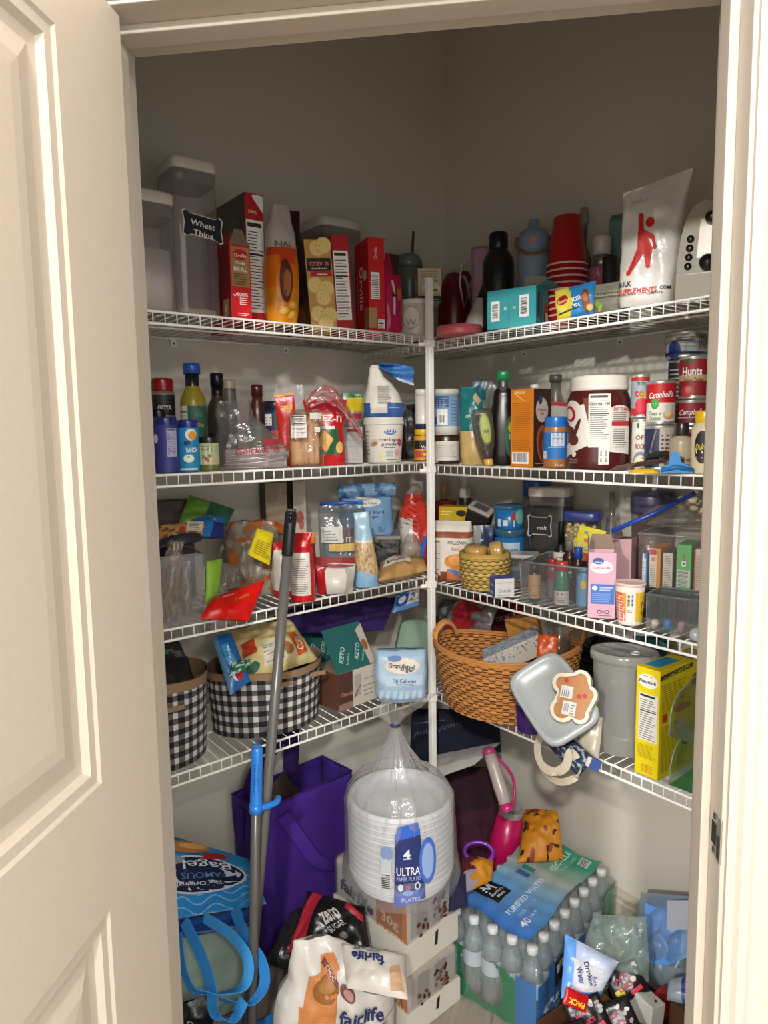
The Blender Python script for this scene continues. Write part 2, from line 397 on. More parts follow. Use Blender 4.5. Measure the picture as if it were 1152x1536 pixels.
# ------------------------------------------------------------------ wire shelves
WIRE = 'f0ece4'; LIP = .0262
def wire_shelf(s, label):
    L = s[0] == 'L'; a0, a1 = ((LX+.02, -.352) if L else (RY+.02, -.006)); PH = {'L1': -1.1258, 'L2': -1.1136, 'R1': -.3268, 'R2': -.3491}.get(s, -1.12)
    def pt(a, o, h):                      # a: along the wall, o: out from it
        return Vector((a, -o, shelf_z(s, a)+h)) if L else Vector((-o, a, shelf_z(s)+h))
    o = thing('wire_shelf', label, 'shelf', pt((a0+a1)/2, 0, 0), 0, 'white wire pantry shelves'); org = o.location.copy()
    q = lambda a, b, c: pt(a, b, c)-org
    n0 = math.ceil((a0-PH)/.0254); n1 = math.floor((a1-PH)/.0254); al = [PH+.0254*i for i in range(n0, n1+1)]
    m = MB()
    for a in al: m.tube([q(a, .004, -.003), q(a, DEP, -.0045)], .0013, WIRE, 5)
    m.build('deck_wires', 'wire', o)
    m = MB(); m.tube([q(a0, DEP, -.002), q(a1, DEP, -.002)], .0029, WIRE, 8); m.tube([q(a0, DEP, -LIP), q(a1, DEP, -LIP)], .0032, WIRE, 8)
    for a in al: m.tube([q(a, DEP+.001, 0), q(a, DEP+.001, -LIP)], .0014, WIRE, 5)
    m.build('front_lip', 'wire', o)
    m = MB(); m.tube([q(a0, .006, -.006), q(a1, .006, -.006)], .0030, WIRE, 8); m.tube([q(a0, .18, -.008), q(a1, .18, -.008)], .0026, WIRE, 8); m.build('back_rail', 'wire', o)
    k = 0; a = a0+.10
    while a < a1-.03:
        m = MB(); c = q(a, 0, 0)
        sg = (lambda x, y, z: Vector((c.x+x, c.y-y, c.z+z))) if L else (lambda x, y, z: Vector((c.x-y, c.y+x, c.z+z)))
        m.obox(sg(-.008, 0, -.026), sg(.008, 0, -.026)-sg(-.008, 0, -.026), sg(-.008, .006, -.026)-sg(-.008, 0, -.026), (0, 0, .022), WIRE)
        m.tube([sg(0, .004, -.019), sg(0, .0075, -.019)], .003, '55504a', 8); m.build('wall_clip', 'wire', o); a += .33
    return o
SHL = {}
for s, t in (('L1', 'white wire shelf on the left wall, topmost, under the snack boxes'), ('R1', 'white wire shelf on the right wall, topmost, under the red cups and toaster'),
             ('L2', 'white wire shelf on the left wall, second from top, under the meringue powder tub'), ('R2', 'white wire shelf on the right wall, second from top, under the soup cans'),
             ('L3', 'white wire shelf on the left wall, third from top, under the red candy bag'), ('R3', 'white wire shelf on the right wall, third from top, under the pink carton'),
             ('L4', 'white wire shelf on the left wall, lowest, under the gingham baskets'), ('R4', 'white wire shelf on the right wall, lowest, under the wicker basket and yellow box')):
    SHL[s] = wire_shelf(s, t)
PX, PY = -.389, -.3615
sp = thing('support_pole', 'slim white upright pole at the inner corner of the wire shelves', 'pole', (PX, PY, 0))
MB().box(-.0085, -.0085, 0, .0085, .0085, 1.832, WIRE).build('pole', 'wire', sp, .002)
MB().box(-.020, -.020, 0, .020, .020, .006, WIRE).build('foot', 'wire', sp, .002)
for s in ('L1', 'L2', 'L3', 'L4'):
    z = shelf_z(s, PX); m = MB(); m.box(-.013, -.010, z-.030, .012, .012, z-.012, WIRE); m.tube([(-.015, .004, z-.024), (-.030, .010, z-.024)], .006, WIRE); m.build('pole_clip', 'wire', sp, .002)
# ------------------------------------------------------------------ builders for the goods
def spot(x0, x1, s, d, ytop, turn=0, dz=0):
    xc = (x0+x1)/2
    P = at(xc, s, d, dz) if isinstance(s, str) else Vector(s)
    if isinstance(s, str):                            # the given columns are those at mid-height: uprights lean a little in the view
        P = at(xc+(718-xc)/9600*zt(P, ytop)/kk(P)/2, s, d, dz)
    ph = math.atan((xc-576)/FPX); k = kk(P)*cos(ph)
    if turn == 'sq': rz = 0 if s[0] == 'L' else -pi/2; t = rz-face(P); t = (t+pi) % (2*pi)-pi
    else: t = radians(turn); rz = face(P)+t
    return P, k, (x1-x0)*k/cos(t), zt(P, ytop), rz
def Box(name, label, cat, x0, x1, s, d, ytop, dep, col, turn=0, dz=0, group=None, kind='paper', cols=None, part='carton', bev=.0012, rx=0, ry=0, open_top=False):
    P, k, w, h, rz = spot(x0, x1, s, d, ytop, turn, dz)
    T = thing(name, label, cat, P, rz, group, rx, ry); m = MB()
    if open_top:
        t = .0018; c = cols or {}
        m.box(-w/2, 0, 0, w/2, t, h, col, {'f': c.get('f', col)}); m.box(-w/2, dep-t, 0, w/2, dep, h, col)
        m.box(-w/2, t, 0, -w/2+t, dep-t, h, col, {'l': c.get('l', col)}); m.box(w/2-t, t, 0, w/2, dep-t, h, col, {'r': c.get('r', col)}); m.box(-w/2+t, t, 0, w/2-t, dep-t, t, col)
        bev = 0
    else: m.box(-w/2, 0, 0, w/2, dep, h, col, cols)
    m.build(part, kind, T, bev)
    return T, w, h
def flap(T, w, h, dep, side, length, ang, col, name='flap'):
    """a carton flap hinged on a top edge, ang degrees up from lying flat"""
    a = radians(ang); m = MB(); t = .0012
    if side == 'f': m.obox((-w/2, 0, h), (w, 0, 0), (0, -cos(a)*length, sin(a)*length), (0, t*sin(a), t*cos(a)), col)
    if side == 'k': m.obox((-w/2, dep, h), (w, 0, 0), (0, cos(a)*length, sin(a)*length), (0, -t*sin(a), t*cos(a)), col)
    if side == 'l': m.obox((-w/2, 0, h), (0, dep, 0), (-cos(a)*length, 0, sin(a)*length), (t*sin(a), 0, t*cos(a)), col)
    if side == 'r': m.obox((w/2, 0, h), (0, dep, 0), (cos(a)*length, 0, sin(a)*length), (-t*sin(a), 0, t*cos(a)), col)
    m.build(name, 'paper', T)
def Round(name, label, cat, x0, x1, s, d, ytop, parts, turn=0, dz=0, group=None, rx=0, ry=0, p=2, sy=1, n=32):
    """a turned thing: parts = [(part, kind, [(radius share, height share, colour)...])]"""
    P, k, w, h, rz = spot(x0, x1, s, d, ytop, turn, dz); r = w/2
    T = thing(name, label, cat, P, rz, group, rx, ry)
    for nm, kind, pr in parts:
        par = T
        MB().lathe([(q[0]*r, q[1]*h)+((q[2],) if len(q) > 2 else ()) for q in pr], pr[0][2] if len(pr[0]) > 2 else 'ffffff', n, sy=sy, p=p).build(nm, kind, par)
    return T, r, h
def Can(name, label, cat, x0, x1, s, d, ytop, bands, turn=0, dz=0, group=None):
    """tin can: bands = [(from share, to share, colour)...] of its paper label"""
    P, k, w, h, rz = spot(x0, x1, s, d, ytop, turn, dz); r = w/2; S = 'c9c6bf'
    T = thing(name, label, cat, P, rz, group)
    MB().lathe([(r*.93, 0, S), (r, .001, S), (r, .004, S), (r*.975, .006, S), (r*.975, h-.006, S), (r, h-.004, S), (r, h-.001, S), (r*.95, h, S), (r*.93, h-.004, S), (r*.5, h-.0045, S), (0, h-.004, S)], S, 36).build('tin', 'steel', T)
    m = MB()
    for a, b, c in bands: m.lathe([(r*.985, .007+(h-.014)*a), (r*.985, .007+(h-.014)*b)], c, 36, cap=False)
    m.build('paper_label', 'paper', T)
    return T, r, h
class Pouch:
    """a filled bag or pouch: prof rows (height share, half-width share, centre shift share, thickness share)"""
    def __init__(s, name, label, cat, x0, x1, sh, d, ytop, thick, prof, col, kind='foil', turn=0, dz=0, group=None, rx=0, ry=0, wr=.004, seed=1, p=2.4, part='bag', nu=26, nv=30, freq=26, h=None, kb=1, parent=None, loc=None):
        P, k, w, hh, rz = spot(x0, x1, sh, d, ytop, turn, dz)
        s.w, s.h, s.th, s.prof, s.wr, s.seed, s.p, s.fr = w, h or hh, thick, prof, wr, seed, p, freq
        s.T = thing(name, label, cat, P, rz, group, rx, ry) if parent is None else parent
        m = MB(); cf = col if callable(col) else (lambda u, v: col)
        m.grid(lambda u, v: s.pt(u*2-1, v, -1), nu, nv, lambda u, v: cf(u*2-1, v))
        m.grid(lambda u, v: s.pt(u*2-1, v, kb), nu, nv, lambda u, v: cf(u*2-1, v), flip=True)
        s.o = m.build(part, kind, s.T)
    def pt(s, u, v, sd, e=0):
        hw, cx, dp_ = interp(s.prof, v); g = max(0, 1-abs(u)**s.p)**(1/s.p)
        x = cx*s.w+u*hw*s.w/2; z = v*s.h
        q = Vector((x*s.fr+s.seed*7.3, z*s.fr*.7, sd*3+s.seed))
        nz = noise.noise(q)+.5*noise.noise(q*2.1); ed = noise.noise(Vector((z*s.fr*1.2, s.seed*3.1, u)))
        y = sd*(s.th/2*dp_*g+s.wr*nz*(.25+g)*min(1, dp_*3+.4)+e)
        return Vector((x+ed*s.wr*.6*abs(u), y, z+s.wr*.5*noise.noise(Vector((x*s.fr, s.seed, 9)))*(1 if v > .9 else .2)))
    def S(s, a, t, e):
        v = min(1, max(0, t/s.h)); hw, cx, _ = interp(s.prof, v); u = (a-cx*s.w)/(hw*s.w/2+1e-6)
        return s.pt(max(-1, min(1, u)), v, -1, e+.0012)
BAGP = [(0, .92, 0, .55), (.08, .97, 0, .85), (.35, 1, 0, 1), (.7, .98, 0, .8), (.9, .97, 0, .22), (1, .97, 0, .03)]
def blob(cx, cy, cz, rx, ry, rz, col, seed=0, amp=.12, n=14, fr=2.2):
    """a lumpy closed lump"""
    m = MB(); v = []
    for j in range(n//2+1):
        for i in range(n):
            a, b = 2*pi*i/n, pi*j/(n//2)-pi/2; q = Vector((cos(a)*cos(b), sin(a)*cos(b), sin(b)))
            f = 1+amp*noise.noise(q*fr+Vector((seed*5.1, seed, 0))); m.v.append((cx+rx*q.x*f, cy+ry*q.y*f, cz+rz*q.z*f))
    for j in range(n//2):
        for i in range(n):
            m.face((j*n+i, j*n+(i+1) % n, (j+1)*n+(i+1) % n, (j+1)*n+i), col, True)
    return m
def ribbon(pts, w, th, col, side=None):
    """a flat strap along pts; side = direction of its width"""
    m = MB(); pts = [Vector(p) for p in pts]; n = len(pts)
    for i, p in enumerate(pts):
        t = (pts[min(i+1, n-1)]-pts[max(i-1, 0)]).normalized(); sd = Vector(side(i) if callable(side) else side)
        sd = (sd-t*sd.dot(t)).normalized(); nn = t.cross(sd)
        for a, b in ((-1, -1), (1, -1), (1, 1), (-1, 1)): m.v.append(tuple(p+sd*(a*w/2)+nn*(b*th/2)))
    for i in range(n-1):
        for k in range(4): m.face((i*4+k, i*4+(k+1) % 4, (i+1)*4+(k+1) % 4, (i+1)*4+k), col, False)
    m.face((0, 3, 2, 1), col); m.face([(n-1)*4+k for k in range(4)], col)
    return m
def curve(pts, n=24):
    """smooth path through pts"""
    pts = [Vector(p) for p in pts]; out = []; m = len(pts)
    for i in range(m-1):
        p0, p1, p2, p3 = pts[max(i-1, 0)], pts[i], pts[i+1], pts[min(i+2, m-1)]; k = max(2, n//(m-1))
        for j in range(k):
            t = j/k; out.append(.5*((2*p1)+(p2-p0)*t+(2*p0-5*p1+4*p2-p3)*t*t+(3*p1-p0-3*p2+p3)*t**3))
    return out+[pts[-1]]
# ------------------------------------------------------------------ top shelf, left wall
def oxo(name, label, x0, x1, s, d, ytop, turn, dz=0, tint='b9aeb4', group=None, lidc='cfc8be', dep=None, inner=None, tagtext=None):
    P, k, w, h, rz = spot(x0, x1, s, d, ytop, turn, dz); dep = dep or w*1.05
    T = thing(name, label, 'container', P, rz, group); hw, hd = w/2, dep/2; lh = .022
    def sq(prof, col, kind, nm, cap=True): 
        return MB().lathe([(r, z) for r, z in prof], col, 40, cx=0, cy=hd, sx=1, sy=hd/hw, p=7, cap=cap).build(nm, kind, T)
    sq([(hw*.88, .002), (hw*.92, .0), (hw*.97, .006), (hw*.985, h-lh)], tint, 'clearbin', 'clear_body', False)
    sq([(hw*.86, .004), (hw*.86, .006)], tint, 'clearbin', 'body_base')
    l = sq([(hw*.97, h-lh-.004), (hw, h-lh), (hw, h-.006), (hw*.96, h-.001), (hw*.9, h), (0, h)], lidc, 'gloss', 'lid')
    sq([(hw*.93, h-lh-.028), (hw*.95, h-lh-.012), (hw*.95, h-lh)], 'a79f98', 'frostlid', 'lid_gasket')
    if inner: inner(T, w, dep, h)
    return T, w, h, dep
def fill_block(z0, z1, col, sc=.86):
    def f(T, w, dep, h):
        MB().lathe([(w/2*sc, h*z0), (w/2*sc, h*z1*.97), (w/2*sc*.7, h*z1), (0, h*z1*1.01)], col, 28, cy=dep/2, sy=dep/w, p=6).build('contents', 'paper', T)
    return f
oxo('storage_container', 'shorter clear canister with white lid at the far left of the top shelf', 196, 268, 'L1', .035, 283, 'sq', inner=fill_block(.03, .55, 'bdb6ae'))
T, w, h, dep = oxo('storage_container', 'tall clear canister with a black handwritten Wheat Thins tag', 264, 332, 'L1', .055, 236, 'sq', inner=fill_block(.03, .07, 'a89885'))
S0 = S_front()
m = MB(); tg = [(-.5, -.42), (-.42, -.5), (-.3, -.4), (.3, -.4), (.42, -.5), (.5, -.42), (.46, 0), (.5, .42), (.42, .5), (.3, .4), (-.3, .4), (-.42, .5), (-.5, .42), (-.46, 0)]
tw, tz, th_ = w*.86, h*.58, h*.155
pr = Print(lambda s, t, e: (s+.010, -e-.002, t-(s)*.10))
pr.poly([(a*tw*1.04, tz+b*th_*1.08) for a, b in tg], 'd8d4cc'); pr.poly([(a*tw*.98, tz+b*th_) for a, b in tg], '14161c')
pr.text('Wheat', 0, tz+.004, .013, 'eceae4', tw*.62, slant=.15); pr.text('Thins', 0, tz-.016, .012, 'eceae4', tw*.5, slant=.15); pr.done(T, 'chalkboard_tag')

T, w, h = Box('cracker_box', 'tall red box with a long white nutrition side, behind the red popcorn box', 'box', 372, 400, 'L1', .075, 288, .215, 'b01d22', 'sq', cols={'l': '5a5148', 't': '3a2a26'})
pr = Print(S_front()); pr.facts(-w*.46, h*.10, w*.46, h*.80, 26); pr.quad([(-w*.1, h*.97), (w*.46, h*.86), (w*.46, h*.99), (-w*.1, h*.99)], 'ece8e0'); pr.text('100%', -w*.1, h*.86, .008, 'f0d9a0'); pr.done(T)
pr = Print(S_left(w, .215)); pr.rect(.02, h*.05, .20, h*.5, '7d1a1c'); pr.ell(.14, h*.72, .05, .04, '4c6a4a'); pr.done(T, 'side_print')
T, w, h = Box('popcorn_box', 'small red popcorn box with its top flap standing open', 'box', 346, 377, 'L1', .012, 366, .115, 'd2141b', 'sq', cols={'t': '6d5c4c', 'l': '7c1013'}, open_top=False)
pr = Print(S_front()); pr.rect(-w*.44, h*.44, w*.44, h*.97, 'a98552'); pr.ell(0, h*.87, w*.36, .012, 'c01a1c'); pr.text('Orville', 0, h*.86, .008, 'f3ead8', w*.6)
pr.text('Only', 0, h*.755, .008, 'fbf6ea', w*.48); pr.text('REAL', 0, h*.675, .010, 'fbf6ea', w*.66); pr.lines(-w*.34, h*.47, w*.34, h*.63, 5, '6b4b26', .4, 3)
pr.text('100%', w*.06, h*.335, .009, 'fbf3ee', w*.5); pr.lines(-w*.1, h*.2, w*.36, h*.31, 4, 'f3d9d4', .4, 5); pr.text('✓', -w*.3, h*.33, .01, 'fbf3ee'); pr.lines(-w*.2, h*.05, w*.36, h*.1, 2, 'f3d9d4', .35, 8); pr.done(T)
pr = Print(S_left(w, .115)); pr.rect(.075, h*.05, .105, h*.28, 'a98552'); pr.text('CORN', .09, h*.1, .009, 'f3ead8', rot=90); pr.done(T, 'side_print')
flap(T, w, h, .115, 'k', .035, 78, '8b7a66'); flap(T, w, h, .115, 'l', .03, 100, '9c2a26')
bs = MB(); bs.poly([(-w/2, .001, h), (w/2, .001, h), (w*.18, .006, h+.035), (-w*.18, .006, h+.035)], '7d6a5a'); bs.build('torn_flap', 'paper', T, solid=.001)

def crisps(u, v):
    if v > .62: return 'b5ada5'
    if v > .57 or (v > .5 and abs(u) < .5): return 'c4441c'
    return 'd9700f' if v > .3 else 'e08a14'
b = Pouch('crisp_bag', 'orange and white crisp bag leaning beside the tall red box', 'bag', 398, 444, 'L1', .06, 307, .075, [(0, .9, 0, .6), (.1, .96, 0, .9), (.4, 1, 0, 1), (.75, .86, .02, .7), (.92, .62, .05, .2), (1, .5, .08, .03)], crisps, turn=28, wr=.005, seed=3)
pr = Print(b.S); pr.text('NAL', -.004, b.h*.66, .014, '5a544e', b.w*.5); pr.ell(-.006, b.h*.36, .016, .05, '5a2a14'); pr.ell(-.004, b.h*.34, .010, .03, 'a35c22')
for a, c, q in ((.012, .13, 0), (-.012, .08, 20), (.008, .05, 40)): pr.ell(a, b.h*c+.01, .012, .008, 'e9b23a', q); pr.ell(a, b.h*c+.012, .007, .004, 'f0c965', q)
pr.done(b.T)
b = Pouch('snack_bag', 'dark maroon snack bag standing on edge behind the orange crisp bag', 'bag', 424, 452, 'L1', .21, 316, .05, BAGP, '3a1216', turn=12, wr=.004, seed=5)
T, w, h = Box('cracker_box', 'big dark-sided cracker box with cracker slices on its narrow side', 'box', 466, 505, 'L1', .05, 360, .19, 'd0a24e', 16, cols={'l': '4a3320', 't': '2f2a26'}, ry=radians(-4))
pr = Print(S_front()); pr.rect(-w*.5, 0, w*.5, h, 'c9994f'); pr.rect(-w*.46, h*.66, w*.46, h*.80, '221a17'); pr.text('crav n', 0, h*.735, .010, 'd6724e', w*.72); pr.text('crackers', 0, h*.685, .005, 'ece6da', w*.6); pr.rect(-w*.36, h*.595, w*.46, h*.655, 'b3261c'); pr.lines(-w*.1, h*.61, w*.3, h*.64, 1, 'f0d8c8', .5)
for i, (a, c) in enumerate(((-.2, .50), (.2, .46), (.06, .36), (-.2, .18), (.22, .16), (.05, .07), (-.05, .90), (.2, .93))):
    pr.ell(a*w, h*c, w*.30, w*.30, 'e3bd63', 0, 18); pr.ell(a*w, h*c, w*.26, w*.26, 'edd083', 0, 18)
    for q in range(5): pr.ell(a*w+w*.14*cos(q*1.26+i), h*c+w*.14*sin(q*1.26+i), .0012, .0012, 'a87a2c', 0, 6)
pr.done(T)
pr = Print(S_left(w, .19)); pr.rect(.01, h*.35, .18, h*.62, '1d2436'); pr.rect(.01, h*.05, .18, h*.33, '6a2e1c'); pr.ell(.1, h*.17, .05, .03, '9a6a2c'); pr.text('crackers', .09, h*.47, .022, '7a2a20', .14, rot=0); pr.done(T, 'side_print')
T, w, h = Box('cracker_box', 'red box with a white nutrition panel just right of the cracker slices box', 'box', 499, 524, 'L1', .075, 358, .17, 'b51a20', 18, ry=radians(-3))
pr = Print(S_front()); pr.facts(-w*.46, h*.12, w*.4, h*.84, 20, seed=8); pr.done(T)
oxo('storage_container', 'clear canister with an off-white lid behind the cracker boxes', 486, 545, 'L1', .245, 334, 'sq')
T, w, h = Box('popcorn_box', 'large red popcorn box with white vertical lettering and a barcode', 'box', 553, 577, 'L1', .045, 358, .10, 'c9161d', 22, cols={'l': 'bf141b', 't': '8a1014'})
SL = S_left(w, .10); pr = Print(SL); pr.text('Orville', .052, h*.50, .026, 'f1e6e2', h*.46, rot=-90); pr.text('popcorn', .022, h*.45, .009, 'e2a9a0', h*.4, rot=-90); pr.rect(.07, h*.06, .0995, h*.27, 'b08a5c'); pr.lines(.073, h*.08, .097, h*.25, 8, '8a6436', .3, 4); pr.ell(.078, h*.62, .012, .014, 'd9c7a0'); pr.done(T, 'side_print')
pr = Print(S_front()); pr.bars(-w*.34, h*.36, w*.18, h*.64, 12, 4, vert=False); pr.rect(-w*.5, h*.06, w*.0, h*.27, 'b08a5c'); pr.text('Orville', -w*.05, h*.84, .010, 'f0c9c0', .03, rot=90); pr.bars(w*.05, h*.05, w*.45, h*.15, 6, 9, vert=False); pr.done(T)
flap(T, w, h, .10, 'r', .018, 12, 'b9aaa4')
b = Pouch('snack_bag', 'pink and magenta snack bag beside the large red popcorn box', 'bag', 572, 600, 'L1', .06, 380, .05, [(0, .9, 0, .5), (.12, .95, 0, .9), (.4, 1, 0, 1), (.75, .9, .04, .6), (1, .75, .1, .04)], lambda u, v: 'b3154f' if v < .72 else ('3a1a24' if u > -.2 else 'a3123f'), turn=40, seed=8, wr=.004)
pr = Print(b.S); pr.rect(-.012, b.h*.25, -.006, b.h*.66, 'c9c4bf'); pr.rect(-.013, b.h*.46, -.005, b.h*.52, '141414'); pr.ell(.008, b.h*.5, .009, .016, 'b5722e'); pr.done(b.T)
# in the corner: tub, cloth bag, box on top, lidded tumbler
T, r, h = Round('plastic_tub', 'round off-white tub under the beige dessert box', 'tub', 594, 652, 'L1', .075, 452, [('tub_body', 'gloss', [(.88, 0, 'c4bbae'), (.93, .06, 'c9c0b3'), (.97, .9, 'c9c0b3'), (.9, .93, 'c9c0b3')]), ('lid', 'gloss', [(1, .86, 'd2cabd'), (1, .97, 'd2cabd'), (.94, 1, 'd2cabd'), (0, 1, 'c8c0b3')])])
pr = Print(S_cyl(r)); pr.ell(-.012, h*.5, .026, .030, 'a89e92', 0); pr.ell(-.012, h*.5, .023, .027, 'd0c7ba', 0); pr.text('W', -.012, h*.38, .020, '958b7f'); pr.done(T)
hp = h
T, w, h = Box('dessert_box', 'beige photo-printed dessert box with a black band, standing on a round tub', 'box', 627, 662, 'L1', .06, 402, .085, 'c6b393', 8, dz=hp+.001, cols={'l': 'a89473', 't': 'b9a888'})
pr = Print(S_front()); pr.rect(-w*.5, 0, w*.5, h*.17, '16130f'); pr.lines(-w*.4, h*.05, w*.4, h*.12, 1, 'b9a888', .4); pr.ell(w*.05, h*.40, w*.4, h*.17, 'e2d4bd'); pr.ell(-w*.1, h*.42, w*.15, h*.08, 'efe6d8'); pr.ell(w*.25, h*.34, w*.10, h*.05, '8f6b2e'); pr.lines(-w*.4, h*.74, w*.4, h*.95, 3, '8f816b', .25, 4); pr.quad([(-w*.1, h*.58), (w*.35, h*.62), (w*.35, h*.64), (-w*.1, h*.6)], '3a2c1e'); pr.done(T)
pr = Print(S_left(w, .085)); pr.ell(.03, h*.66, .024, .022, 'd9cfc0'); pr.quad([(.012, h*.50), (.07, h*.60), (.07, h*.63), (.012, h*.53)], '2e2218'); pr.ell(.06, h*.3, .02, .03, 'd9cdb8'); pr.ell(.062, h*.26, .006, .006, '6b4a20'); pr.ell(.02, h*.2, .015, .02, '5e4c36'); pr.done(T, 'side_print')
T, r, h = Round('straw_tumbler', 'grey-green lidded tumbler with a dark straw behind the dessert box', 'tumbler', 594, 634, 'L1', .19, 380, [('cup_body', 'gloss', [(.72, 0, '59645a'), (.92, .7, '5f6a60'), (.95, .86, '5f6a60')]), ('lid', 'gloss', [(1, .84, '5d6d62'), (1, .90, '5d6d62'), (.8, .97, '68786c'), (.3, 1, '68786c'), (0, 1, '68786c')])])
MB().tube([(.006, 0, h*.8), (.014, 0, h+.062)], .0042, '403d38', 10).build('straw', 'gloss', T)

# ------------------------------------------------------------------ top shelf, right wall
T, r, h = Round('insulated_jug', 'dark red rounded jug on the top shelf right behind the pole', 'jug', 656, 706, 'R1', .20, 408, [('jug_body', 'gloss', [(.8, 0, '4a0c10'), (.95, .05, '56101a'), (1, .3, '5a0f16'), (.95, .6, '5a0f16'), (.72, .85, '5a0f16'), (.45, .97, '5a0f16'), (0, 1, '5a0f16')])], rx=radians(4))
MB().tube(curve([(.2*r, -.3*r, h*.93), (.75*r, -.6*r, h*.95), (1.1*r, -.7*r, h*.72), (.95*r, -.5*r, h*.5)], 16), .007, '4a0c10', 8).build('handle', 'gloss', T)
T, r, h = Round('pink_dish', 'flat shallow pink plastic dish lying at the front by the pole', 'dish', 656, 723, 'R1', .05, 495, [('dish', 'gloss', [(.96, 0, 'c9565e'), (1, .1, 'd9666d'), (1, .55, 'd9666d'), (.95, .9, 'e07a80'), (.5, 1, 'd9666d'), (0, 1, 'd9666d')])])
P, k, w, h, rz = spot(690, 728, 'R1', .10, 418, 0)
T = thing('travel_mug', 'white travel mug with black ends, leaning left beside the black bottle', 'mug', P+Vector((0, 0, .008)), rz, rx=radians(-3), ry=radians(19)); r = w/2; h *= 1.02
MB().lathe([(r*.85, 0), (r*.98, .006), (r*1.0, .022), (r*.97, .030)], '1b1a19').build('base_ring', 'gloss', T)
MB().lathe([(r*.97, .030), (r*.95, h*.3), (r*.74, h*.62)], 'b9b0a5', cap=False).build('mug_body', 'gloss', T)
MB().lathe([(r*.74, h*.62), (r*.70, h*.66), (r*.66, h*.93), (r*.5, h), (0, h)], '171615').build('lid', 'gloss', T)
P, k, w, h, rz = spot(706, 742, 'R1', .19, 374, 0)
T = thing('pink_cup', 'pale pink cup with an angular handle behind the black bottle', 'cup', P, rz); r = w/2
MB().lathe([(r*.72, 0), (r*.8, .01), (r, h*.97), (r*.96, h), (r*.9, h-.004), (r*.7, .01), (0, .01)], 'a88790', 28).build('cup_body', 'gloss', T)
MB().tube([(-r*.9, 0, h*.9), (-r*1.75, 0, h*.86), (-r*1.9, 0, h*.66), (-r*1.55, 0, h*.40), (-r*.75, 0, h*.75)], .0032, 'b58f98', 8).build('handle', 'gloss', T)
T, r, h = Round('water_bottle', 'matte black water bottle with a straight cap', 'bottle', 724, 771, 'R1', .105, 350, [('bottle_body', 'gloss', [(.93, 0, '121212'), (1, .03, '141414'), (1, .70, '141414'), (.93, .76, '141414'), (.62, .83, '141414'), (.58, .85, '141414')]), ('cap', 'gloss', [(.58, .845, '0e0e0e'), (.60, .855, '0e0e0e'), (.60, .98, '101010'), (.55, 1, '101010'), (0, 1, '101010')])])
pr = Print(S_cyl(r)); pr.lines(-.012, h*.42, .012, h*.60, 4, '1e1e1d', .5); pr.rect(-.0008, h*.2, .0008, h*.45, '3a342c'); pr.done(T)
T, w, h = Box('cup_carton', 'open teal carton with two barcodes lying on its side', 'box', 731, 803, 'R1', .018, 436, .072, '2f9aa0', -26, cols={'r': '3a8d8f', 't': '2c8a90'}, open_top=False)
h_ = h
pr = Print(S_front()); pr.rect(-w*.5, 0, w*.5, h, '35a0a5'); pr.rect(-w*.42, h*.20, -w*.24, h*.72, 'f0eee8'); pr.bars(-w*.41, h*.24, -w*.25, h*.68, 14, 3, vert=False); pr.rect(w*.17, h*.24, w*.36, h*.80, 'f0eee8'); pr.bars(w*.18, h*.29, w*.35, h*.76, 14, 5, vert=False)
for a in (-.12, .07): pr.rect(w*a-.003, h*.50-.003, w*a+.003, h*.5+.003, 'f0eee8'); pr.rect(w*a-.0018, h*.5-.0018, w*a+.0018, h*.5+.0018, '35a0a5')
pr.lines(-w*.05, h*.1, -w*.03, h*.9, 1, '2a868b', .3, vert=True); pr.done(T)
pr = Print(S_right(w, .072)); pr.rect(.008, h*.2, .020, h*.85, '1d4a5c'); pr.text('Gripsure', .026, h*.5, .014, '16343f', h*.72, rot=-90); pr.ell(.056, h*.42, .012, .022, '8a4a22'); pr.ell(.060, h*.22, .009, .016, 'd9cfc0'); pr.ell(.048, h*.2, .005, .010, '2e211a'); pr.done(T, 'side_print')
m = MB(); m.poly([(-w*.02, .072, h), (w*.5, .072, h), (w*.42, .076, h+.034), (-w*.0, .076, h+.040)], 'a39682'); m.build('flap', 'paper', T, solid=.0012)
m = MB(); m.poly([(w*.5, 0, h), (w*.5, .072, h), (w*.5+.030, .070, h+.006), (w*.5+.022, .006, h+.012)], '2f8085'); m.build('flap', 'paper', T, solid=.0012)
T, r, h = Round('drink_flask', 'blue-grey flask with an orange spout button and tan carry loop', 'bottle', 776, 824, 'R1', .20, 330, [('flask_body', 'gloss', [(.92, 0, '7f96a8'), (.98, .03, '869dae'), (.98, .70, '869dae'), (.94, .74, '869dae')]), ('cap', 'gloss', [(.98, .73, '778fa2'), (1, .75, '778fa2'), (.99, .83, '778fa2'), (.85, .90, '778fa2'), (.36, .915, '778fa2'), (.34, .985, '6f8698'), (.28, 1, '6f8698'), (0, 1, '6f8698')])])
pr = Print(S_cyl(r*.98)); pr.ell(0, h*.80, .013, .007, 'd0744e'); pr.done(T, 'spout_button', 'gloss')
MB().tube(curve([(-r*1.02, 0, h*.86), (-r*1.06, -r*.3, h*.78), (-r*.5, -r*1.04, h*.70), (0, -r*1.14, h*.685), (r*.5, -r*1.04, h*.70), (r*1.06, -r*.3, h*.78), (r*1.02, 0, h*.86)], 24), .0055, '8a6038', 8, flat=.6).build('carry_loop', 'fabric', T)
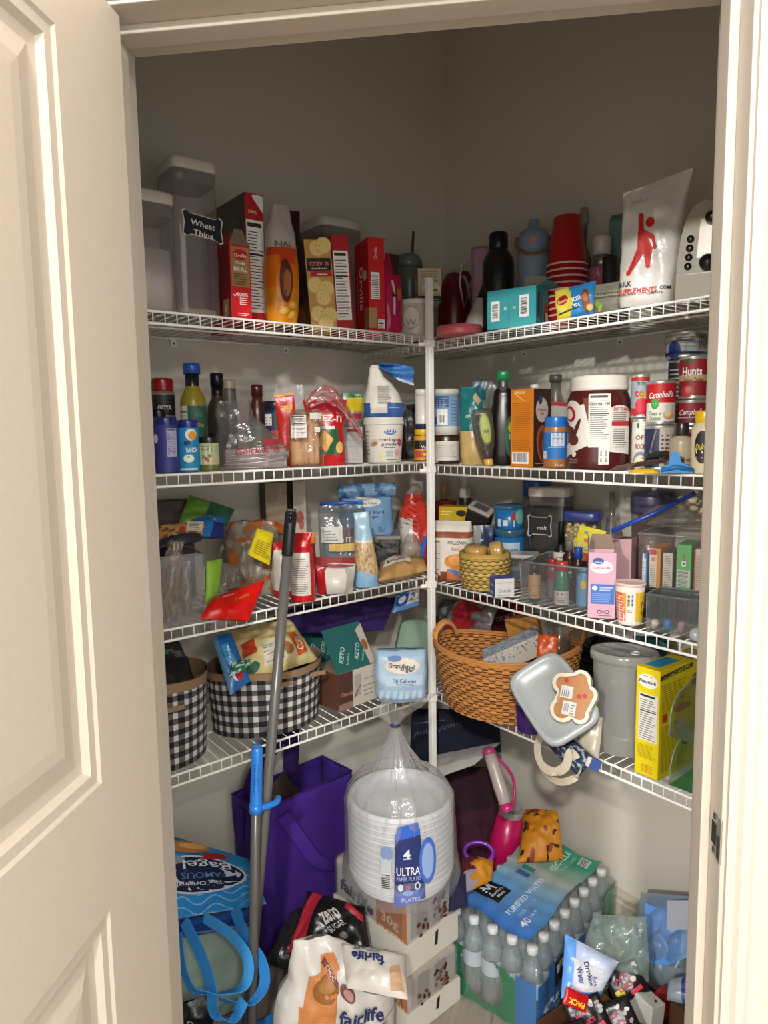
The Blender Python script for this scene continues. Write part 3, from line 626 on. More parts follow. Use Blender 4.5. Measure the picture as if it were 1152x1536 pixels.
# red cups, upside down in one another
P, k, w, hh, rz = spot(818, 882, 'R1', .150, 326, 0); r = w/2; ch = .118; n = 11; pit = (hh-ch)/(n-1)
for i in range(n):
    z = i*pit; up_ = i == n-1
    T = thing('red_cup', ['lowest upside-down red cup of the stack, resting on the shelf', 'red cup near the bottom of the stacked upside-down cups'][min(i, 1)] if i < 2 else ('topmost red cup of the stack, its whole side showing' if up_ else 'red cup in the stack showing only its pale rim'), 'cup', P+Vector((0, 0, z)), rz, 'stacked red party cups')
    MB().lathe([(r*.985, .002), (r*.90, .020), (r*.655, ch*.985), (r*.62, ch), (r*.56, ch), (r*.54, ch-.004), (0, ch-.004)], '9e1014' , 32, cap=False).build('cup_wall', 'gloss', T)
    MB().lathe([(r*.97, 0), (r, .0012), (r, .0040), (r*.965, .0050)], 'd8b0aa', 32, cap=False).build('rolled_rim', 'gloss', T)
# iced tea pouch
b = Pouch('iced_tea_pouch', 'blue and yellow iced tea pouch lying against the red cups', 'pouch', 836, 900, 'R1', .022, 427, .035, [(0, 1, 0, .3), (.15, 1, 0, .9), (.6, 1, 0, 1), (.9, .98, 0, .4), (1, .98, 0, .04)], lambda u, v: '2f7fb8' if u > -.35+.25*sin(v*3) else 'd8c33a', kind='foil', turn=-18, seed=12, wr=.003, ry=radians(-7))
pr = Print(b.S); pr.ell(-b.w*.30, b.h*.62, b.w*.19, b.h*.36, 'dcd04a'); pr.ell(-b.w*.28, b.h*.62, b.w*.145, b.h*.14, 'a81518', 8); pr.text('Lipton', -b.w*.28, b.h*.57, .007, 'f3dcb0', b.w*.22, rot=8); pr.text('ICED', b.w*.06, b.h*.56, .009, 'f2f4f4', b.w*.2, rot=6); pr.text('TEA', b.w*.05, b.h*.36, .009, 'f2f4f4', b.w*.16, rot=6)
pr.ell(b.w*.27, b.h*.45, b.w*.09, b.h*.36, '7a3a16'); pr.ell(b.w*.26, b.h*.55, b.w*.06, b.h*.14, 'b5601c'); pr.ell(b.w*.34, b.h*.22, b.w*.07, b.h*.1, 'd9a45c'); pr.quad([(-b.w*.42, b.h*.2), (b.w*.1, b.h*.3), (b.w*.1, b.h*.34), (-b.w*.42, b.h*.24)], '16324e'); pr.done(b.T)
T, r, h = Round('floral_bottle', 'pink floral bottle with a white cap behind the iced tea pouch', 'bottle', 874, 926, 'R1', .205, 350, [('bottle_body', 'paper', [(.95, 0, 'b0586e'), (1, .03, 'b0586e'), (1, .62, 'b0586e'), (.97, .66, '8f8a88'), (.6, .68, '8f8a88')]), ('neck', 'steel', [(.5, .66, 'a9a29b'), (.48, .80, 'a9a29b')]), ('cap', 'gloss', [(.55, .80, 'c9bfb8'), (.56, .98, 'c9bfb8'), (.5, 1, 'c9bfb8'), (0, 1, 'c9bfb8')])])
rn = random.Random(4); pr = Print(S_cyl(r))
for i in range(46): pr.ell(rn.uniform(-.042, .042), rn.uniform(h*.22, h*.62), rn.uniform(.002, .006), rn.uniform(.0015, .004), rn.choice(('8d9da6', 'd6a3ae', '9a2f52', '7f8f9a', 'c98a96')), rn.uniform(0, 180), 10)
pr.text('shine', -.020, h*.17, .013, '191719', .03); pr.lines(-.035, h*.05, .01, h*.13, 6, '191719', .4, vert=True); pr.done(T)
T, r, h = Round('clear_bottle', 'clear pump bottle at the back of the top shelf behind the red cups', 'bottle', 862, 888, 'R1', .28, 312, [('bottle_body', 'frost', [(.8, 0, '77726a'), (.9, .03, '77726a'), (.9, .6, '77726a'), (.35, .7, '77726a')]), ('pump_head', 'gloss', [(.3, .7, '6a655c'), (.3, .85, '6a655c'), (.55, .88, '8a857a'), (.6, .94, '8a857a'), (.4, 1, '8a857a'), (0, 1, '8a857a')])])
T, r, h = Round('dark_mug', 'dark mug between the floral bottle and white supplement bag', 'mug', 903, 925, 'R1', .22, 388, [('mug_body', 'gloss', [(.9, 0, '2c2a2b'), (1, .04, '2f2d2e'), (1, .98, '2f2d2e'), (.95, 1, 'b9b2ac'), (.9, .97, '232122'), (.88, .1, '232122'), (0, .1, '232122')])])
T, w, h = Box('juice_carton', 'small sea-green carton at the back beside the white supplement bag', 'carton', 912, 932, 'R1', .29, 330, .05, '5c8478', -15, cols={'t': '4f7568'})
m = MB(); m.poly([(-w/2, 0, h), (w/2, 0, h), (w/2, .025, h+.02), (-w/2, .025, h+.02)], '56796d'); m.poly([(-w/2, .05, h), (-w/2, .025, h+.02), (w/2, .025, h+.02), (w/2, .05, h)], '56796d'); m.build('gable_top', 'paper', T)
b = Pouch('tea_pouch', 'grey-green tea pouch beside the iced tea packet', 'pouch', 892, 938, 'R1', .045, 424, .04, BAGP, lambda u, v: '837f6c' if v > .55 else '6c6654', turn=-20, seed=15, wr=.003, kind='paper')
pr = Print(b.S); pr.text('Wellness', 0, b.h*.66, .006, '38382e', b.w*.7); pr.lines(-b.w*.4, b.h*.52, b.w*.4, b.h*.6, 1, '4a4a3c', .4); pr.ell(-b.w*.3, b.h*.35, .006, .010, '6f8a2c', 30); pr.ell(-b.w*.2, b.h*.22, .004, .009, '86a03a', -20); pr.done(b.T)
# white supplement bag
b = Pouch('supplement_bag', 'large white foil pouch with a red leaping figure', 'pouch', 926, 1020, 'R1', .035, 276, .075, [(0, .86, -.005, .75), (.05, .9, -.005, .95), (.4, .94, 0, 1), (.75, 1.0, .01, .75), (.92, 1.03, .02, .25), (1, 1.06, .03, .02)], lambda u, v: 'cfcac1', kind='foil', turn=-12, seed=21, wr=.006, ry=radians(2), p=3)
for i, v in enumerate(b.o.data.vertices):
    if v.co.z > b.h*.8: v.co.z += (v.co.x/b.w+.1)*b.h*.12*min(1, (v.co.z/b.h-.8)/.2)
h, w = b.h, b.w; pr = Print(b.S); RD = 'c4210f'
pr.ell(w*.02, h*.665, w*.068, h*.042, RD, 15); pr.quad([(-w*.165, h*.72), (-w*.095, h*.735), (-w*.04, h*.50), (-w*.14, h*.50)], RD); pr.quad([(-w*.16, h*.60), (-w*.06, h*.61), (w*.10, h*.45), (-w*.14, h*.43)], RD); pr.quad([(-w*.04, h*.60), (w*.08, h*.565), (w*.10, h*.52), (-w*.05, h*.55)], RD)
pr.quad([(w*.05, h*.575), (w*.11, h*.55), (w*.15, h*.465), (w*.10, h*.46)], RD); pr.quad([(-w*.15, h*.46), (-w*.03, h*.43), (-w*.22, h*.27), (-w*.29, h*.265)], RD); pr.quad([(-w*.06, h*.46), (w*.09, h*.46), (w*.06, h*.32), (-w*.0, h*.325)], RD)
pr.ell(-w*.26, h*.27, w*.04, h*.02, RD); pr.ell(w*.03, h*.32, w*.035, h*.018, RD); pr.ell(w*.125, h*.465, w*.03, h*.018, RD); pr.ell(-w*.13, h*.73, w*.036, h*.02, RD)
pr.text('BULK', -w*.33, h*.185, h*.040, '1c1a18', w*.24); pr.text('SUPPLEMENTS', -w*.12, h*.125, h*.042, 'd8281a', w*.64); pr.text('.COM', w*.31, h*.135, h*.026, '1c1a18', w*.17); pr.text('PURE BULK SUPPLEMENTS', -w*.06, h*.098, h*.016, '4a4642', w*.7)
for i in range(3): pr.ell(-w*.28+i*w*.10, h*.86, w*.035, h*.012, '8a857d'); pr.ell(-w*.28+i*w*.10, h*.86, w*.028, h*.008, 'cfcac1')
pr.done(b.T)
# toaster
P, k, w, h, rz = spot(1012, 1092, 'R1', .045, 303, -8)
T = thing('toaster', 'cream and steel toaster with black knobs at the right end', 'toaster', P, rz); dp2 = .19; cr = '978d7a'
m = MB(); n = 20
prof = [(-.5, 0), (-.5, .18), (-.48, .42), (-.42, .66), (-.33, .84), (-.2, .95), (0, 1), (.2, .95), (.33, .84), (.42, .66), (.48, .42), (.5, .18), (.5, 0)]
pts = [(a*w, b_*h) for a, b_ in prof]
for (a, z0), (c, z1) in zip(pts, pts[1:]): m.quad((a, 0, z0), (c, 0, z1), (c, dp2, z1), (a, dp2, z0), cr); m.sm[-1] = True
m.poly([(a, 0, z) for a, z in pts][::-1], '958b78'); m.poly([(a, dp2, z) for a, z in pts], '958b78'); m.build('shell', 'paint', T)
MB().box(-w*.49, .004, -.004, w*.49, dp2-.004, .003, '8a816e').build('base', 'gloss', T)
pr = Print(S_front()); pr.rect(-w*.49, h*.26, w*.49, h*.268, '6e6656'); pr.quad([(-w*.12, h*.42), (w*.3, h*.42), (w*.3, h*.86), (-w*.06, h*.80)], 'cbbfa8'); pr.rect(w*.16, h*.44, w*.24, h*.84, '1a1712'); pr.done(T, 'lever_slot', 'gloss')
for i in range(4):
    o = MB().lathe([(.0068, 0), (.0068, .004), (.005, .006), (0, .006)], '15120f', 14).xf(Matrix.Translation((-w*.30-w*.012*i+.006, 0, h*(.62-i*.092))) @ Matrix.Rotation(pi/2, 4, 'X')).build('button', 'gloss', T)
    pr = Print(S_front()); pr.ell(-w*.40-w*.012*i+.002, h*(.60-i*.092), .0022, .0022, '2a251e', 0, 8); pr.done(T, 'indicator', 'gloss')
MB().lathe([(.015, 0), (.015, .010), (.012, .016), (0, .017)], '121010', 22).xf(Matrix.Translation((w*.10, 0, h*.36)) @ Matrix.Rotation(pi/2, 4, 'X')).build('browning_knob', 'gloss', T)
blob(w*.17, -.012, h*.80, .014, .012, .011, '14110f', 2, .03).build('lever_knob', 'gloss', T)
# ------------------------------------------------------------------ second shelf, left wall
def jar(name, label, cat, x0, x1, s, d, ytop, yc, bodycol, capcol, dz=0, labelband=None, kind='gloss', capkind='gloss', capr=.92, neck=.9, turn=0, group=None, shoulder=.06):
    """jar with a screw cap; yc = photograph row where the cap ends"""
    P, k, w, h, rz = spot(x0, x1, s, d, ytop, turn, dz); f = zt(P, yc)/h
    parts = [('jar_body', kind, [(.90, 0, bodycol), (.98, .015, bodycol), (1, .04, bodycol), (1, f-shoulder-.03, bodycol), (.96, f-shoulder*.6, bodycol), (neck, f-.012, bodycol), (neck, f, bodycol)]),
             ('cap', capkind, [(capr-.02, f-.01, capcol), (capr, f, capcol), (capr, .975, capcol), (capr-.05, 1, capcol), (0, 1, capcol)])]
    T, r, h = Round(name, label, cat, x0, x1, s, d, ytop, parts, turn, dz, group)
    if labelband: MB().lathe([(r*1.008, h*labelband[0]), (r*1.008, h*labelband[1])], labelband[2], 32, cap=False).build('paper_label', 'paper', T)
    return T, r, h, f
T, r, h, f = jar('seasoning_jar', 'red-capped seasoning jar with a black label band at the far left of the second shelf', 'jar', 229, 264, 'L2', .21, 568, 586, '7b7264', '8c1418', labelband=(.60, .82, '24211f'), shoulder=.02)
pr = Print(S_cyl(r*1.01)); pr.text('GOYA', .003, h*.68, .011, 'ded8cc', r*1.2); pr.rect(-r, h*.46, r*.95, h*.58, 'b9b1a4'); pr.done(T)
jar('seasoning_jar', 'small black and white banded shaker at the left end behind the red-capped jar', 'jar', 216, 231, 'L2', .25, 570, 580, '22302f', 'c9c4b8', labelband=(.4, .7, '30302e'))
T, r, h, f = jar('seasoning_jar', 'black-capped dark blue jar behind the big blue shaker', 'jar', 227, 252, 'L2', .14, 614, 630, '161b3c', '0f1016')
T, r, h, f = jar('seasoning_jar', 'big indigo shaker with a white nutrition panel, leftmost in the front row', 'jar', 231, 268, 'L2', .045, 626, 642, '2f2f72', '1e2a6a', labelband=(.02, .86, '34347c'))
pr = Print(S_cyl(r*1.012)); pr.facts(r*.05, h*.30, r*.95, h*.80, 14, 'a9a6c4', '4a4878'); pr.ell(-r*.9, h*.62, .006, .01, 'c9c7dc'); pr.done(T)
T, r, h, f = jar('seasoning_shaker', 'bright blue ranch shaker with a dark blue cap', 'jar', 266, 299, 'L2', .035, 630, 644, '1d86b8', '1b2f86', labelband=(.03, .85, '1f8abf'), neck=.92)
pr = Print(S_cyl(r*1.012)); pr.ell(r*.30, h*.72, r*.55, h*.11, 'e9e6df', 10); pr.ell(r*.42, h*.70, r*.40, h*.085, 'dd9a25'); pr.ell(-r*.1, h*.56, r*.32, h*.045, '27306c'); pr.text('RANCH', r*.30, h*.43, .010, 'eef2f4', r*1.0, bold=.03); pr.ell(r*.0, h*.27, r*.48, h*.075, 'e9ead4'); pr.ell(0, h*.28, r*.34, h*.045, 'f1f2e2'); pr.ell(0, h*.30, r*.1, h*.02, '5e8a3c'); pr.rect(-r*.8, h*.05, r*.8, h*.085, 'cfe0e8'); pr.done(T)
T, r, h, f = jar('pesto_jar', 'squat green sauce jar with a cream vegetable label', 'jar', 298, 329, 'L2', .035, 655, 668, '6a7034', '23211c', labelband=(.20, .82, 'b9bc8c'), neck=.85)
pr = Print(S_cyl(r*1.015)); pr.rect(-r*.95, h*.22, r*.2, h*.98*f, 'd6d3b4'); pr.rect(r*.2, h*.55, r*.9, h*.80, '8fae86'); pr.lines(-r*.8, h*.62, r*.1, h*.76, 3, '6d6f4a', .35, 3)
for a, c, cl in ((-.3, .38, 'b5443c'), (-.1, .33, 'c8503e'), (.15, .36, 'd9cfb4'), (.4, .34, 'c9b68c'), (.05, .45, '5f8a3c'), (-.5, .43, '6d9a4a')): pr.ell(a*r, h*c, r*.16, h*.05, cl)
pr.done(T)
def bottle(name, label, x0, x1, s, d, ytop, prof, capf, glass, capcol, kind='gloss', neckcol=None, turn=0, dz=0, lab=None, p=2, sy=1, cap_r=None, rx=0, ry=0):
    """prof: (radius share, height share) up to the cap share capf"""
    nr = prof[-1][0]; cr_ = cap_r or nr*1.12
    parts = [('bottle_body', kind, [(a, b, glass) for a, b in prof]), ('cap', 'gloss', [(cr_, capf, capcol), (cr_, .99, capcol), (cr_*.85, 1, capcol), (0, 1, capcol)])]
    if neckcol: parts.append(('neck_wrap', 'gloss', [(nr*1.04, capf-.13, neckcol), (nr*1.04, capf, neckcol)]))
    T, r, h = Round(name, label, 'bottle', x0, x1, s, d, ytop, parts, turn, dz, None, rx, ry, p, sy)
    if lab: MB().lathe([(r*1.006, h*lab[0]), (r*1.006, h*lab[1])], lab[2], 32, cap=False, p=p, sy=sy).build('paper_label', 'paper', T)
    return T, r, h
T, r, h = bottle('oil_bottle', 'olive oil bottle with a bright blue cap and green label', 271, 310, 'L2', .13, 545, [(.9, 0), (1, .02), (1, .60), (.93, .68), (.6, .75), (.50, .80), (.50, .90)], .90, '8f8023', '1d4d9c', neckcol='22201d', lab=(.10, .60, '245a4a'), cap_r=.66)
MB().lathe([(r*.50, h*.74), (r*.53, h*.76), (r*.53, h*.90)], '1c1a18', 24).build('foil_neck', 'gloss', T)
pr = Print(S_cyl(r*1.012)); pr.rect(-r*1.3, h*.40, -r*.45, h*.60, 'cfc9b8'); pr.lines(-r*1.2, h*.42, -r*.5, h*.58, 4, '6b6758', .4); pr.text('EXTRA', r*.42, h*.42, .007, 'c3b463', r*.8); pr.ell(r*.42, h*.52, r*.35, h*.03, '3c6f50'); pr.ell(r*.42, h*.30, r*.30, h*.05, '356a50'); pr.done(T)
T, r, h = bottle('vinegar_bottle', 'dark balsamic bottle with a tall black cap', 311, 344, 'L2', .15, 560, [(.9, 0), (1, .02), (1, .55), (.9, .66), (.55, .74), (.50, .78), (.50, .86)], .86, '3a352b', '0e0d0d', neckcol='151312', lab=(.08, .38, '171512'), cap_r=.60)
T, r, h, f = jar('spice_jar', 'clear spice jar with a beige cap behind the dark balsamic bottle', 'jar', 335, 356, 'L2', .235, 570, 583, '5b4640', 'b0a48f', kind='frost', neck=.95)
T, r, h = bottle('sauce_bottle', 'narrow brown sauce bottle with a dark red cap at the back', 374, 400, 'L2', .225, 577, [(.95, 0), (1, .03), (1, .62), (.9, .72), (.62, .80), (.6, .86)], .86, '4c241c', '4a1a18', lab=(.2, .5, '3f7a3c'))
# bread in a clear bag
b = Pouch('bread_bag', 'clear plastic bread bag with red script and a slumped open top', 'bag', 320, 430, 'L2', .085, 602, .11, [(0, .96, .02, .75), (.25, 1, .02, 1), (.45, .85, -.03, .85), (.62, .62, -.10, .6), (.8, .50, -.20, .35), (1, .40, -.20, .06)], lambda u, v: '9a9292', kind='clearheavy', turn=8, seed=31, wr=.007, freq=34)
m = MB(); m.box(-b.w*.36, -.028, .004, b.w*.46, .030, b.h*.30, 'b5a4a0'); m.build('bread_slices', 'paper', b.T, .006)
pr = Print(b.S); pr.text('Chick-fil-A', b.w*.06, b.h*.29, .018, 'a3202c', b.w*.58, rot=6, slant=.3); pr.rect(b.w*.12, b.h*.36, b.w*.36, b.h*.44, '9c2a34'); pr.done(b.T)
for i in range(6):
    m = MB(); z = b.h*(.03+.045*i); m.tube([b.S(-b.w*.42+i*.006, z, .001), b.S(0, z+.004*(i % 3), .001), b.S(b.w*.46, z+.012*(i % 2), .001)], .0009, 'e2dcdc', 5); m.build('bag_crease', 'gloss', b.T)
T, r, h, f = jar('dark_canister', 'navy canister with a red and yellow lower label behind the bread bag', 'jar', 388, 432, 'L2', .17, 602, 614, '1d2236', '191c28', labelband=(.25, .82, '20253c'))
pr = Print(S_cyl(r*1.012)); pr.rect(-r*.9, h*.62, -r*.35, h*.80, 'c9c6c0'); pr.lines(-r*.85, h*.64, -r*.4, h*.78, 3, '4a4a52', .4); pr.rect(-r*.4, h*.45, r*1.1, h*.55, 'a11f24'); pr.rect(-r*.3, h*.14, r*1.1, h*.45, 'c48a2c'); pr.ell(r*.4, h*.64, r*.3, h*.06, 'cfcac0'); pr.ell(r*.3, h*.3, r*.2, h*.07, '8a5a1c'); pr.done(T)
b = Pouch('foil_bag', 'crumpled silver foil bag behind the navy canister', 'bag', 398, 462, 'L2', .255, 577, .06, [(0, .9, 0, .6), (.4, 1, 0, 1), (.75, .9, .02, .7), (1, .6, .12, .06)], 'b3ada6', seed=33, wr=.008)
b = Pouch('red_packet', 'small red packet with yellow lettering poking up over the toast pack', 'packet', 423, 453, 'L2', .113, 590, .016, BAGP, lambda u, v: 'b8221a' if v < .97 else 'd98c1c', seed=34, wr=.003, ry=radians(-6))
pr = Print(b.S); pr.text('GIANT', b.w*.08, b.h*.80, .012, 'e2b01e', b.w*.6, bold=.03); pr.done(b.T)
# toasts
b = Pouch('toast_pack', 'clear pack of tan toast slices with a white label', 'bread', 428, 478, 'L2', .055, 617, .07, [(0, .98, 0, .9), (.1, 1, 0, 1), (.8, 1, 0, 1), (.95, .9, 0, .7), (1, .6, .0, .2)], lambda u, v: 'c9a07a', kind='clearbag', turn=6, seed=35, wr=.003, p=5)
for i in range(3):
    m = MB(); x0 = b.w*(-.02+.155*i); m.lathe([(b.w*.085, .004), (b.w*.09, .01), (b.w*.09, b.h*.80), (b.w*.075, b.h*.88), (0, b.h*.9)], ['ad7a46', 'b58450', 'a8733e'][i], 14, cx=x0, p=6, sy=.27/b.w*.07/.06 if False else 1.5); m.build('toast_slice', 'paper', b.T)
m = MB(); m.lathe([(b.w*.21, .004), (b.w*.22, .01), (b.w*.22, b.h*.48), (b.w*.2, b.h*.5), (0, b.h*.5)], 'b5824c', 14, cx=-b.w*.27, p=6, sy=.6); m.build('toast_slice', 'paper', b.T)
pr = Print(b.S); pr.facts(-b.w*.47, b.h*.50, -b.w*.03, b.h*.90, 14, 'd8d2c8', '55504a', 9); pr.rect(b.w*.20, b.h*.60, b.w*.36, b.h*.68, 'e2dcd0'); pr.bars(b.w*.22, b.h*.61, b.w*.34, b.h*.67, 6, 4); pr.rect(b.w*.08, b.h*.82, b.w*.42, b.h*.94, 'cdc5b8'); pr.done(b.T)
# cheese crackers
b = Pouch('cracker_bag', 'red cheese cracker bag with its empty top folded over to the right', 'bag', 470, 518, 'L2', .06, 600, .06, [(0, .98, 0, .6), (.1, 1, 0, .9), (.5, 1, -.06, 1), (.85, 1.25, -.10, .8), (1, 1.35, -.12, .1)], lambda u, v: 'b3141b' if v > .55 or v < .16 or u > .55 else '1f5a34', turn=10, seed=37, wr=.004)
pr = Print(b.S); pr.text('HEEZ-IT', -b.w*.10, b.h*.72, .016, 'e9d6cf', b.w*1.0, rot=-4, bold=.03); pr.quad([(-b.w*.44, b.h*.33), (-b.w*.16, b.h*.20), (b.w*.06, b.h*.40), (-b.w*.22, b.h*.55)], 'd9a552'); pr.quad([(-b.w*.40, b.h*.34), (-b.w*.17, b.h*.23), (b.w*.01, b.h*.40), (-b.w*.22, b.h*.52)], 'e3b768'); pr.ell(-b.w*.2, b.h*.38, .0016, .0016, 'a8702c'); pr.rect(-b.w*.48, b.h*.55, b.w*.1, b.h*.60, 'dcd4c8'); pr.ell(b.w*.25, b.h*.27, b.w*.12, b.h*.09, 'd3a860'); pr.rect(-b.w*.48, 0, b.w*.5, b.h*.15, 'c4151b'); pr.done(b.T)
m = MB(); FT = [(-.75, .98), (-.55, 1.12), (-.20, 1.22), (.12, 1.20), (.40, 1.02), (.62, .84), (.95, .55), (1.02, .40)]; FB = [(-.75, .80), (-.5, .82), (-.2, .84), (.1, .80), (.35, .72), (.6, .58), (.88, .42), (1.0, .36)]
m.grid(lambda u, v: (lambda i, f: Vector((b.w*((FT[i][0]*(1-f)+FT[i+1][0]*f)*v+(FB[i][0]*(1-f)+FB[i+1][0]*f)*(1-v)), -.040+.02*v-.008*noise.noise(Vector((u*9, v*6, 2))), b.h*((FT[i][1]*(1-f)+FT[i+1][1]*f)*v+(FB[i][1]*(1-f)+FB[i+1][1]*f)*(1-v)))))(min(6, int(u*7)), u*7-min(6, int(u*7))), 28, 10, lambda u, v: 'a8202c' if v < .28 else ('b54a50' if noise.noise(Vector((u*6, v*5, 3))) > -.15 else 'b59a98'))
m.build('folded_top', 'frostlid', b.T)
T, w, h = Box('white_packet_box', 'white narrow box between the cracker bag and the meringue tub', 'box', 515, 544, 'L2', .09, 640, .10, 'aeaaa2', 16)
pr = Print(S_front()); pr.rect(-w*.3, h*.86, w*.35, h*.93, '8c2a2c'); pr.lines(-w*.4, h*.1, w*.3, h*.8, 4, '9c978e', .12, 6); pr.done(T)
b = Pouch('grain_bag', 'yellow and green topped bag behind the white narrow box', 'bag', 512, 546, 'L2', .215, 590, .05, BAGP, lambda u, v: '2f7048' if v > .93 else ('cdb822' if v > .74 else ('8e8880' if v > .6 else '6d6862')), seed=39)
pr = Print(b.S); pr.rect(-b.w*.2, b.h*.62, b.w*.4, b.h*.70, 'a3201c'); pr.done(b.T)
# meringue powder tub and the flour bag on it
P, k, w, h, rz = spot(546, 606, 'L2', .065, 626, 6); r = w/2
T = thing('meringue_tub', 'white meringue powder tub on the left of the pole', 'tub', P, rz)
MB().lathe([(r*.80, 0), (r*.84, .004), (r*.97, h*.84), (r*.99, h*.86)], 'dcd6cb', 40).build('tub_body', 'gloss', T)
MB().lathe([(r*.99, h*.83), (r*1.02, h*.85), (r*1.02, h*.89), (r*.99, h*.90), (r, h*.97), (r*.96, h), (r*.9, h*.985), (0, h*.985)], 'd6cfc3', 40).build('lid', 'gloss', T)
pr = Print(S_cyl(lambda t: r*(.845+.13*t/h))); pr.ell(r*.22, h*.68, r*.32, h*.065, '2a6096'); pr.text('wilton', r*.22, h*.66, .005, 'e3ecf2', r*.3); pr.text('meringue', r*.22, h*.50, .0115, '3a3836', r*1.12); pr.text('powder', r*.22, h*.40, .0115, '3a3836', r*.85); pr.lines(-r*.1, h*.33, r*.5, h*.37, 1, '6a655e', .4)
pr.ell(r*.78, h*.44, r*.15, h*.075, 'a3182c'); pr.rect(r*.71, h*.43, r*.85, h*.45, 'e6b9b9'); pr.ell(-r*.62, h*.44, r*.26, h*.08, 'cbb094', 20); pr.ell(-r*.58, h*.42, r*.16, h*.045, '8f7258', 20); pr.rect(-r*.38, h*.14, -r*.04, h*.26, 'd9c78e'); pr.rect(0, h*.15, r*.32, h*.27, '9db5b0'); pr.quad([(r*.42, h*.22), (r*.55, h*.12), (r*.68, h*.22), (r*.55, h*.27)], 'd98a9c'); pr.ell(r*.49, h*.245, r*.085, h*.04, 'd98a9c'); pr.ell(r*.61, h*.245, r*.085, h*.04, 'd98a9c'); pr.lines(r*.05, h*.07, r*.6, h*.10, 1, '6a655e', .4)
for j in range(7): pr.rect(-r*1.25, h*(.2+.08*j), -r*.85, h*(.215+.08*j), '7c766e')
pr.done(T)
MBH = h
def flourc(u, v):
    if v < .07: return '2c4f8e'
    if v < .26 and (u > .12 or u < -.72): return '31568f'
    return 'cfc8bb'
b = Pouch('flour_bag', 'white and blue flour bag with a twisted top standing on the meringue tub', 'bag', 546, 606, tuple(P+Vector((0, 0, MBH+.001))), 0, 545, .075, [(0, 1.0, 0, .8), (.2, 1.0, 0, 1), (.42, .88, -.02, .85), (.62, .62, -.08, .62), (.80, .36, -.18, .45), (.92, .27, -.21, .4), (1, .26, -.16, .25)], flourc, turn=4, seed=41, wr=.004, kind='paper', h=zt(P+Vector((0, 0, MBH)), 548))
pr = Print(b.S); pr.lines(-b.w*.16, b.h*.25, b.w*.18, b.h*.60, 16, '5c5a58', .3, 7, .4); pr.rect(b.w*.1, b.h*.16, b.w*.36, b.h*.18, '8aa2c4'); pr.done(b.T)
m = MB(); X0 = -b.w*.22
m.grid(lambda u, v: Vector((X0+b.w*(.10+.86*u), -.022+.02*sin(u*3)-.012*sin(v*9+u*5)+.004*noise.noise(Vector((u*8, v*8, 1))), b.h*(1.02-.02*u*4*(u-.2)-v*(.06+.42*u**.8*(1-.25*u))))), 20, 12, lambda u, v: ('31609f' if u < .42+.05*sin(v*7) else '3f77b5') if not (u > .55 and v > .86) else 'c4c6cc')
m.build('twisted_top', 'paper', b.T, solid=.0015)
b = Pouch('dark_bag', 'dark narrow bag hanging behind the flour bag by the pole', 'bag', 600, 628, 'L2', .19, 606, .03, BAGP, '26221f', seed=43)
# by the pole
T, r, h, f = jar('spread_jar', 'yellow-lidded jar with a colourful label just left of the pole', 'jar', 621, 648, 'L2', .035, 644, 652, '2a2018', 'd3a51d', labelband=(.04, .80, 'c98f1e'), neck=.95)
pr = Print(S_cyl(r*1.012)); pr.rect(-r*1.2, h*.38, r*1.2, h*.66, '1b1714'); pr.text('Veg', r*.2, h*.43, .011, 'eae6dd', r*.8); pr.rect(-r*1, h*.12, r*1, h*.34, 'b5432a'); pr.ell(r*.2, h*.22, .005, .004, 'e0c040'); pr.done(T)
hz = h
T, r, h = Round('white_tub', 'small white tub stacked on the yellow-lidded jar by the pole', 'tub', 622, 647, 'L2', .035, 584, [('tub_body', 'gloss', [(.92, 0, '232a4c'), (.92, .12, '232a4c'), (.92, .13, 'd4cec4'), (.98, .84, 'd4cec4')]), ('lid', 'gloss', [(1, .83, 'cfc8bd'), (1, .97, 'cfc8bd'), (.9, 1, 'cfc8bd'), (0, 1, 'cfc8bd')])], dz=hz+.001)

# ------------------------------------------------------------------ second shelf, right wall
T, r, h, f = jar('frosting_jar', 'brown spread jar with a white label, under the blue tub right of the pole', 'jar', 649, 689, 'R2', .055, 653, 654, '3a2218', '4a3024', labelband=(.12, .80, 'd2ccc0'), capr=.97, neck=.97)
pr = Print(S_cyl(r*1.014)); pr.lines(-r*.8, h*.24, r*.9, h*.72, 7, '6b6459', .35, 11); pr.done(T)
T, r, h = Round('blue_tub', 'blue labelled tub with white lid, stacked on the brown spread jar', 'tub', 649, 689, 'R2', .055, 584, [('tub_body', 'paper', [(.97, 0, 'cfcac0'), (.97, .18, 'd4d0c8'), (.97, .19, '7a9ab8'), (.97, .88, '7a9ab8')]), ('lid', 'gloss', [(1, .87, 'c9c4bb'), (1, .97, 'c9c4bb'), (.92, 1, 'c9c4bb'), (0, 1, 'c9c4bb')])], dz=h+.001)
pr = Print(S_cyl(r*.985)); pr.rect(-r*1.1, h*.60, r*.2, h*.84, '2d4a78'); pr.lines(-r*1.0, h*.62, r*.1, h*.82, 5, '93a8c4', .35); pr.rect(-r*.7, h*.22, r*.12, h*.56, 'e2dfd6'); pr.bars(-r*.55, h*.24, -r*.02, h*.46, 9, 8); pr.rect(-r*1.1, h*.24, -r*.75, h*.4, '2a4f94'); pr.lines(r*.35, h*.3, r*1.0, h*.8, 7, '5d81a4', .3, 9); pr.done(T)
b = Pouch('date_bag', 'teal and tan dates bag leaning left of the syrup bottles', 'bag', 689, 730, 'R2', .06, 580, .06, [(0, .9, .05, .6), (.15, 1, .03, 1), (.5, .98, 0, .9), (.85, .8, -.08, .5), (1, .5, -.2, .05)], lambda u, v: '176a6c' if v > .44 else 'c3a468', turn=-6, seed=51, wr=.004)
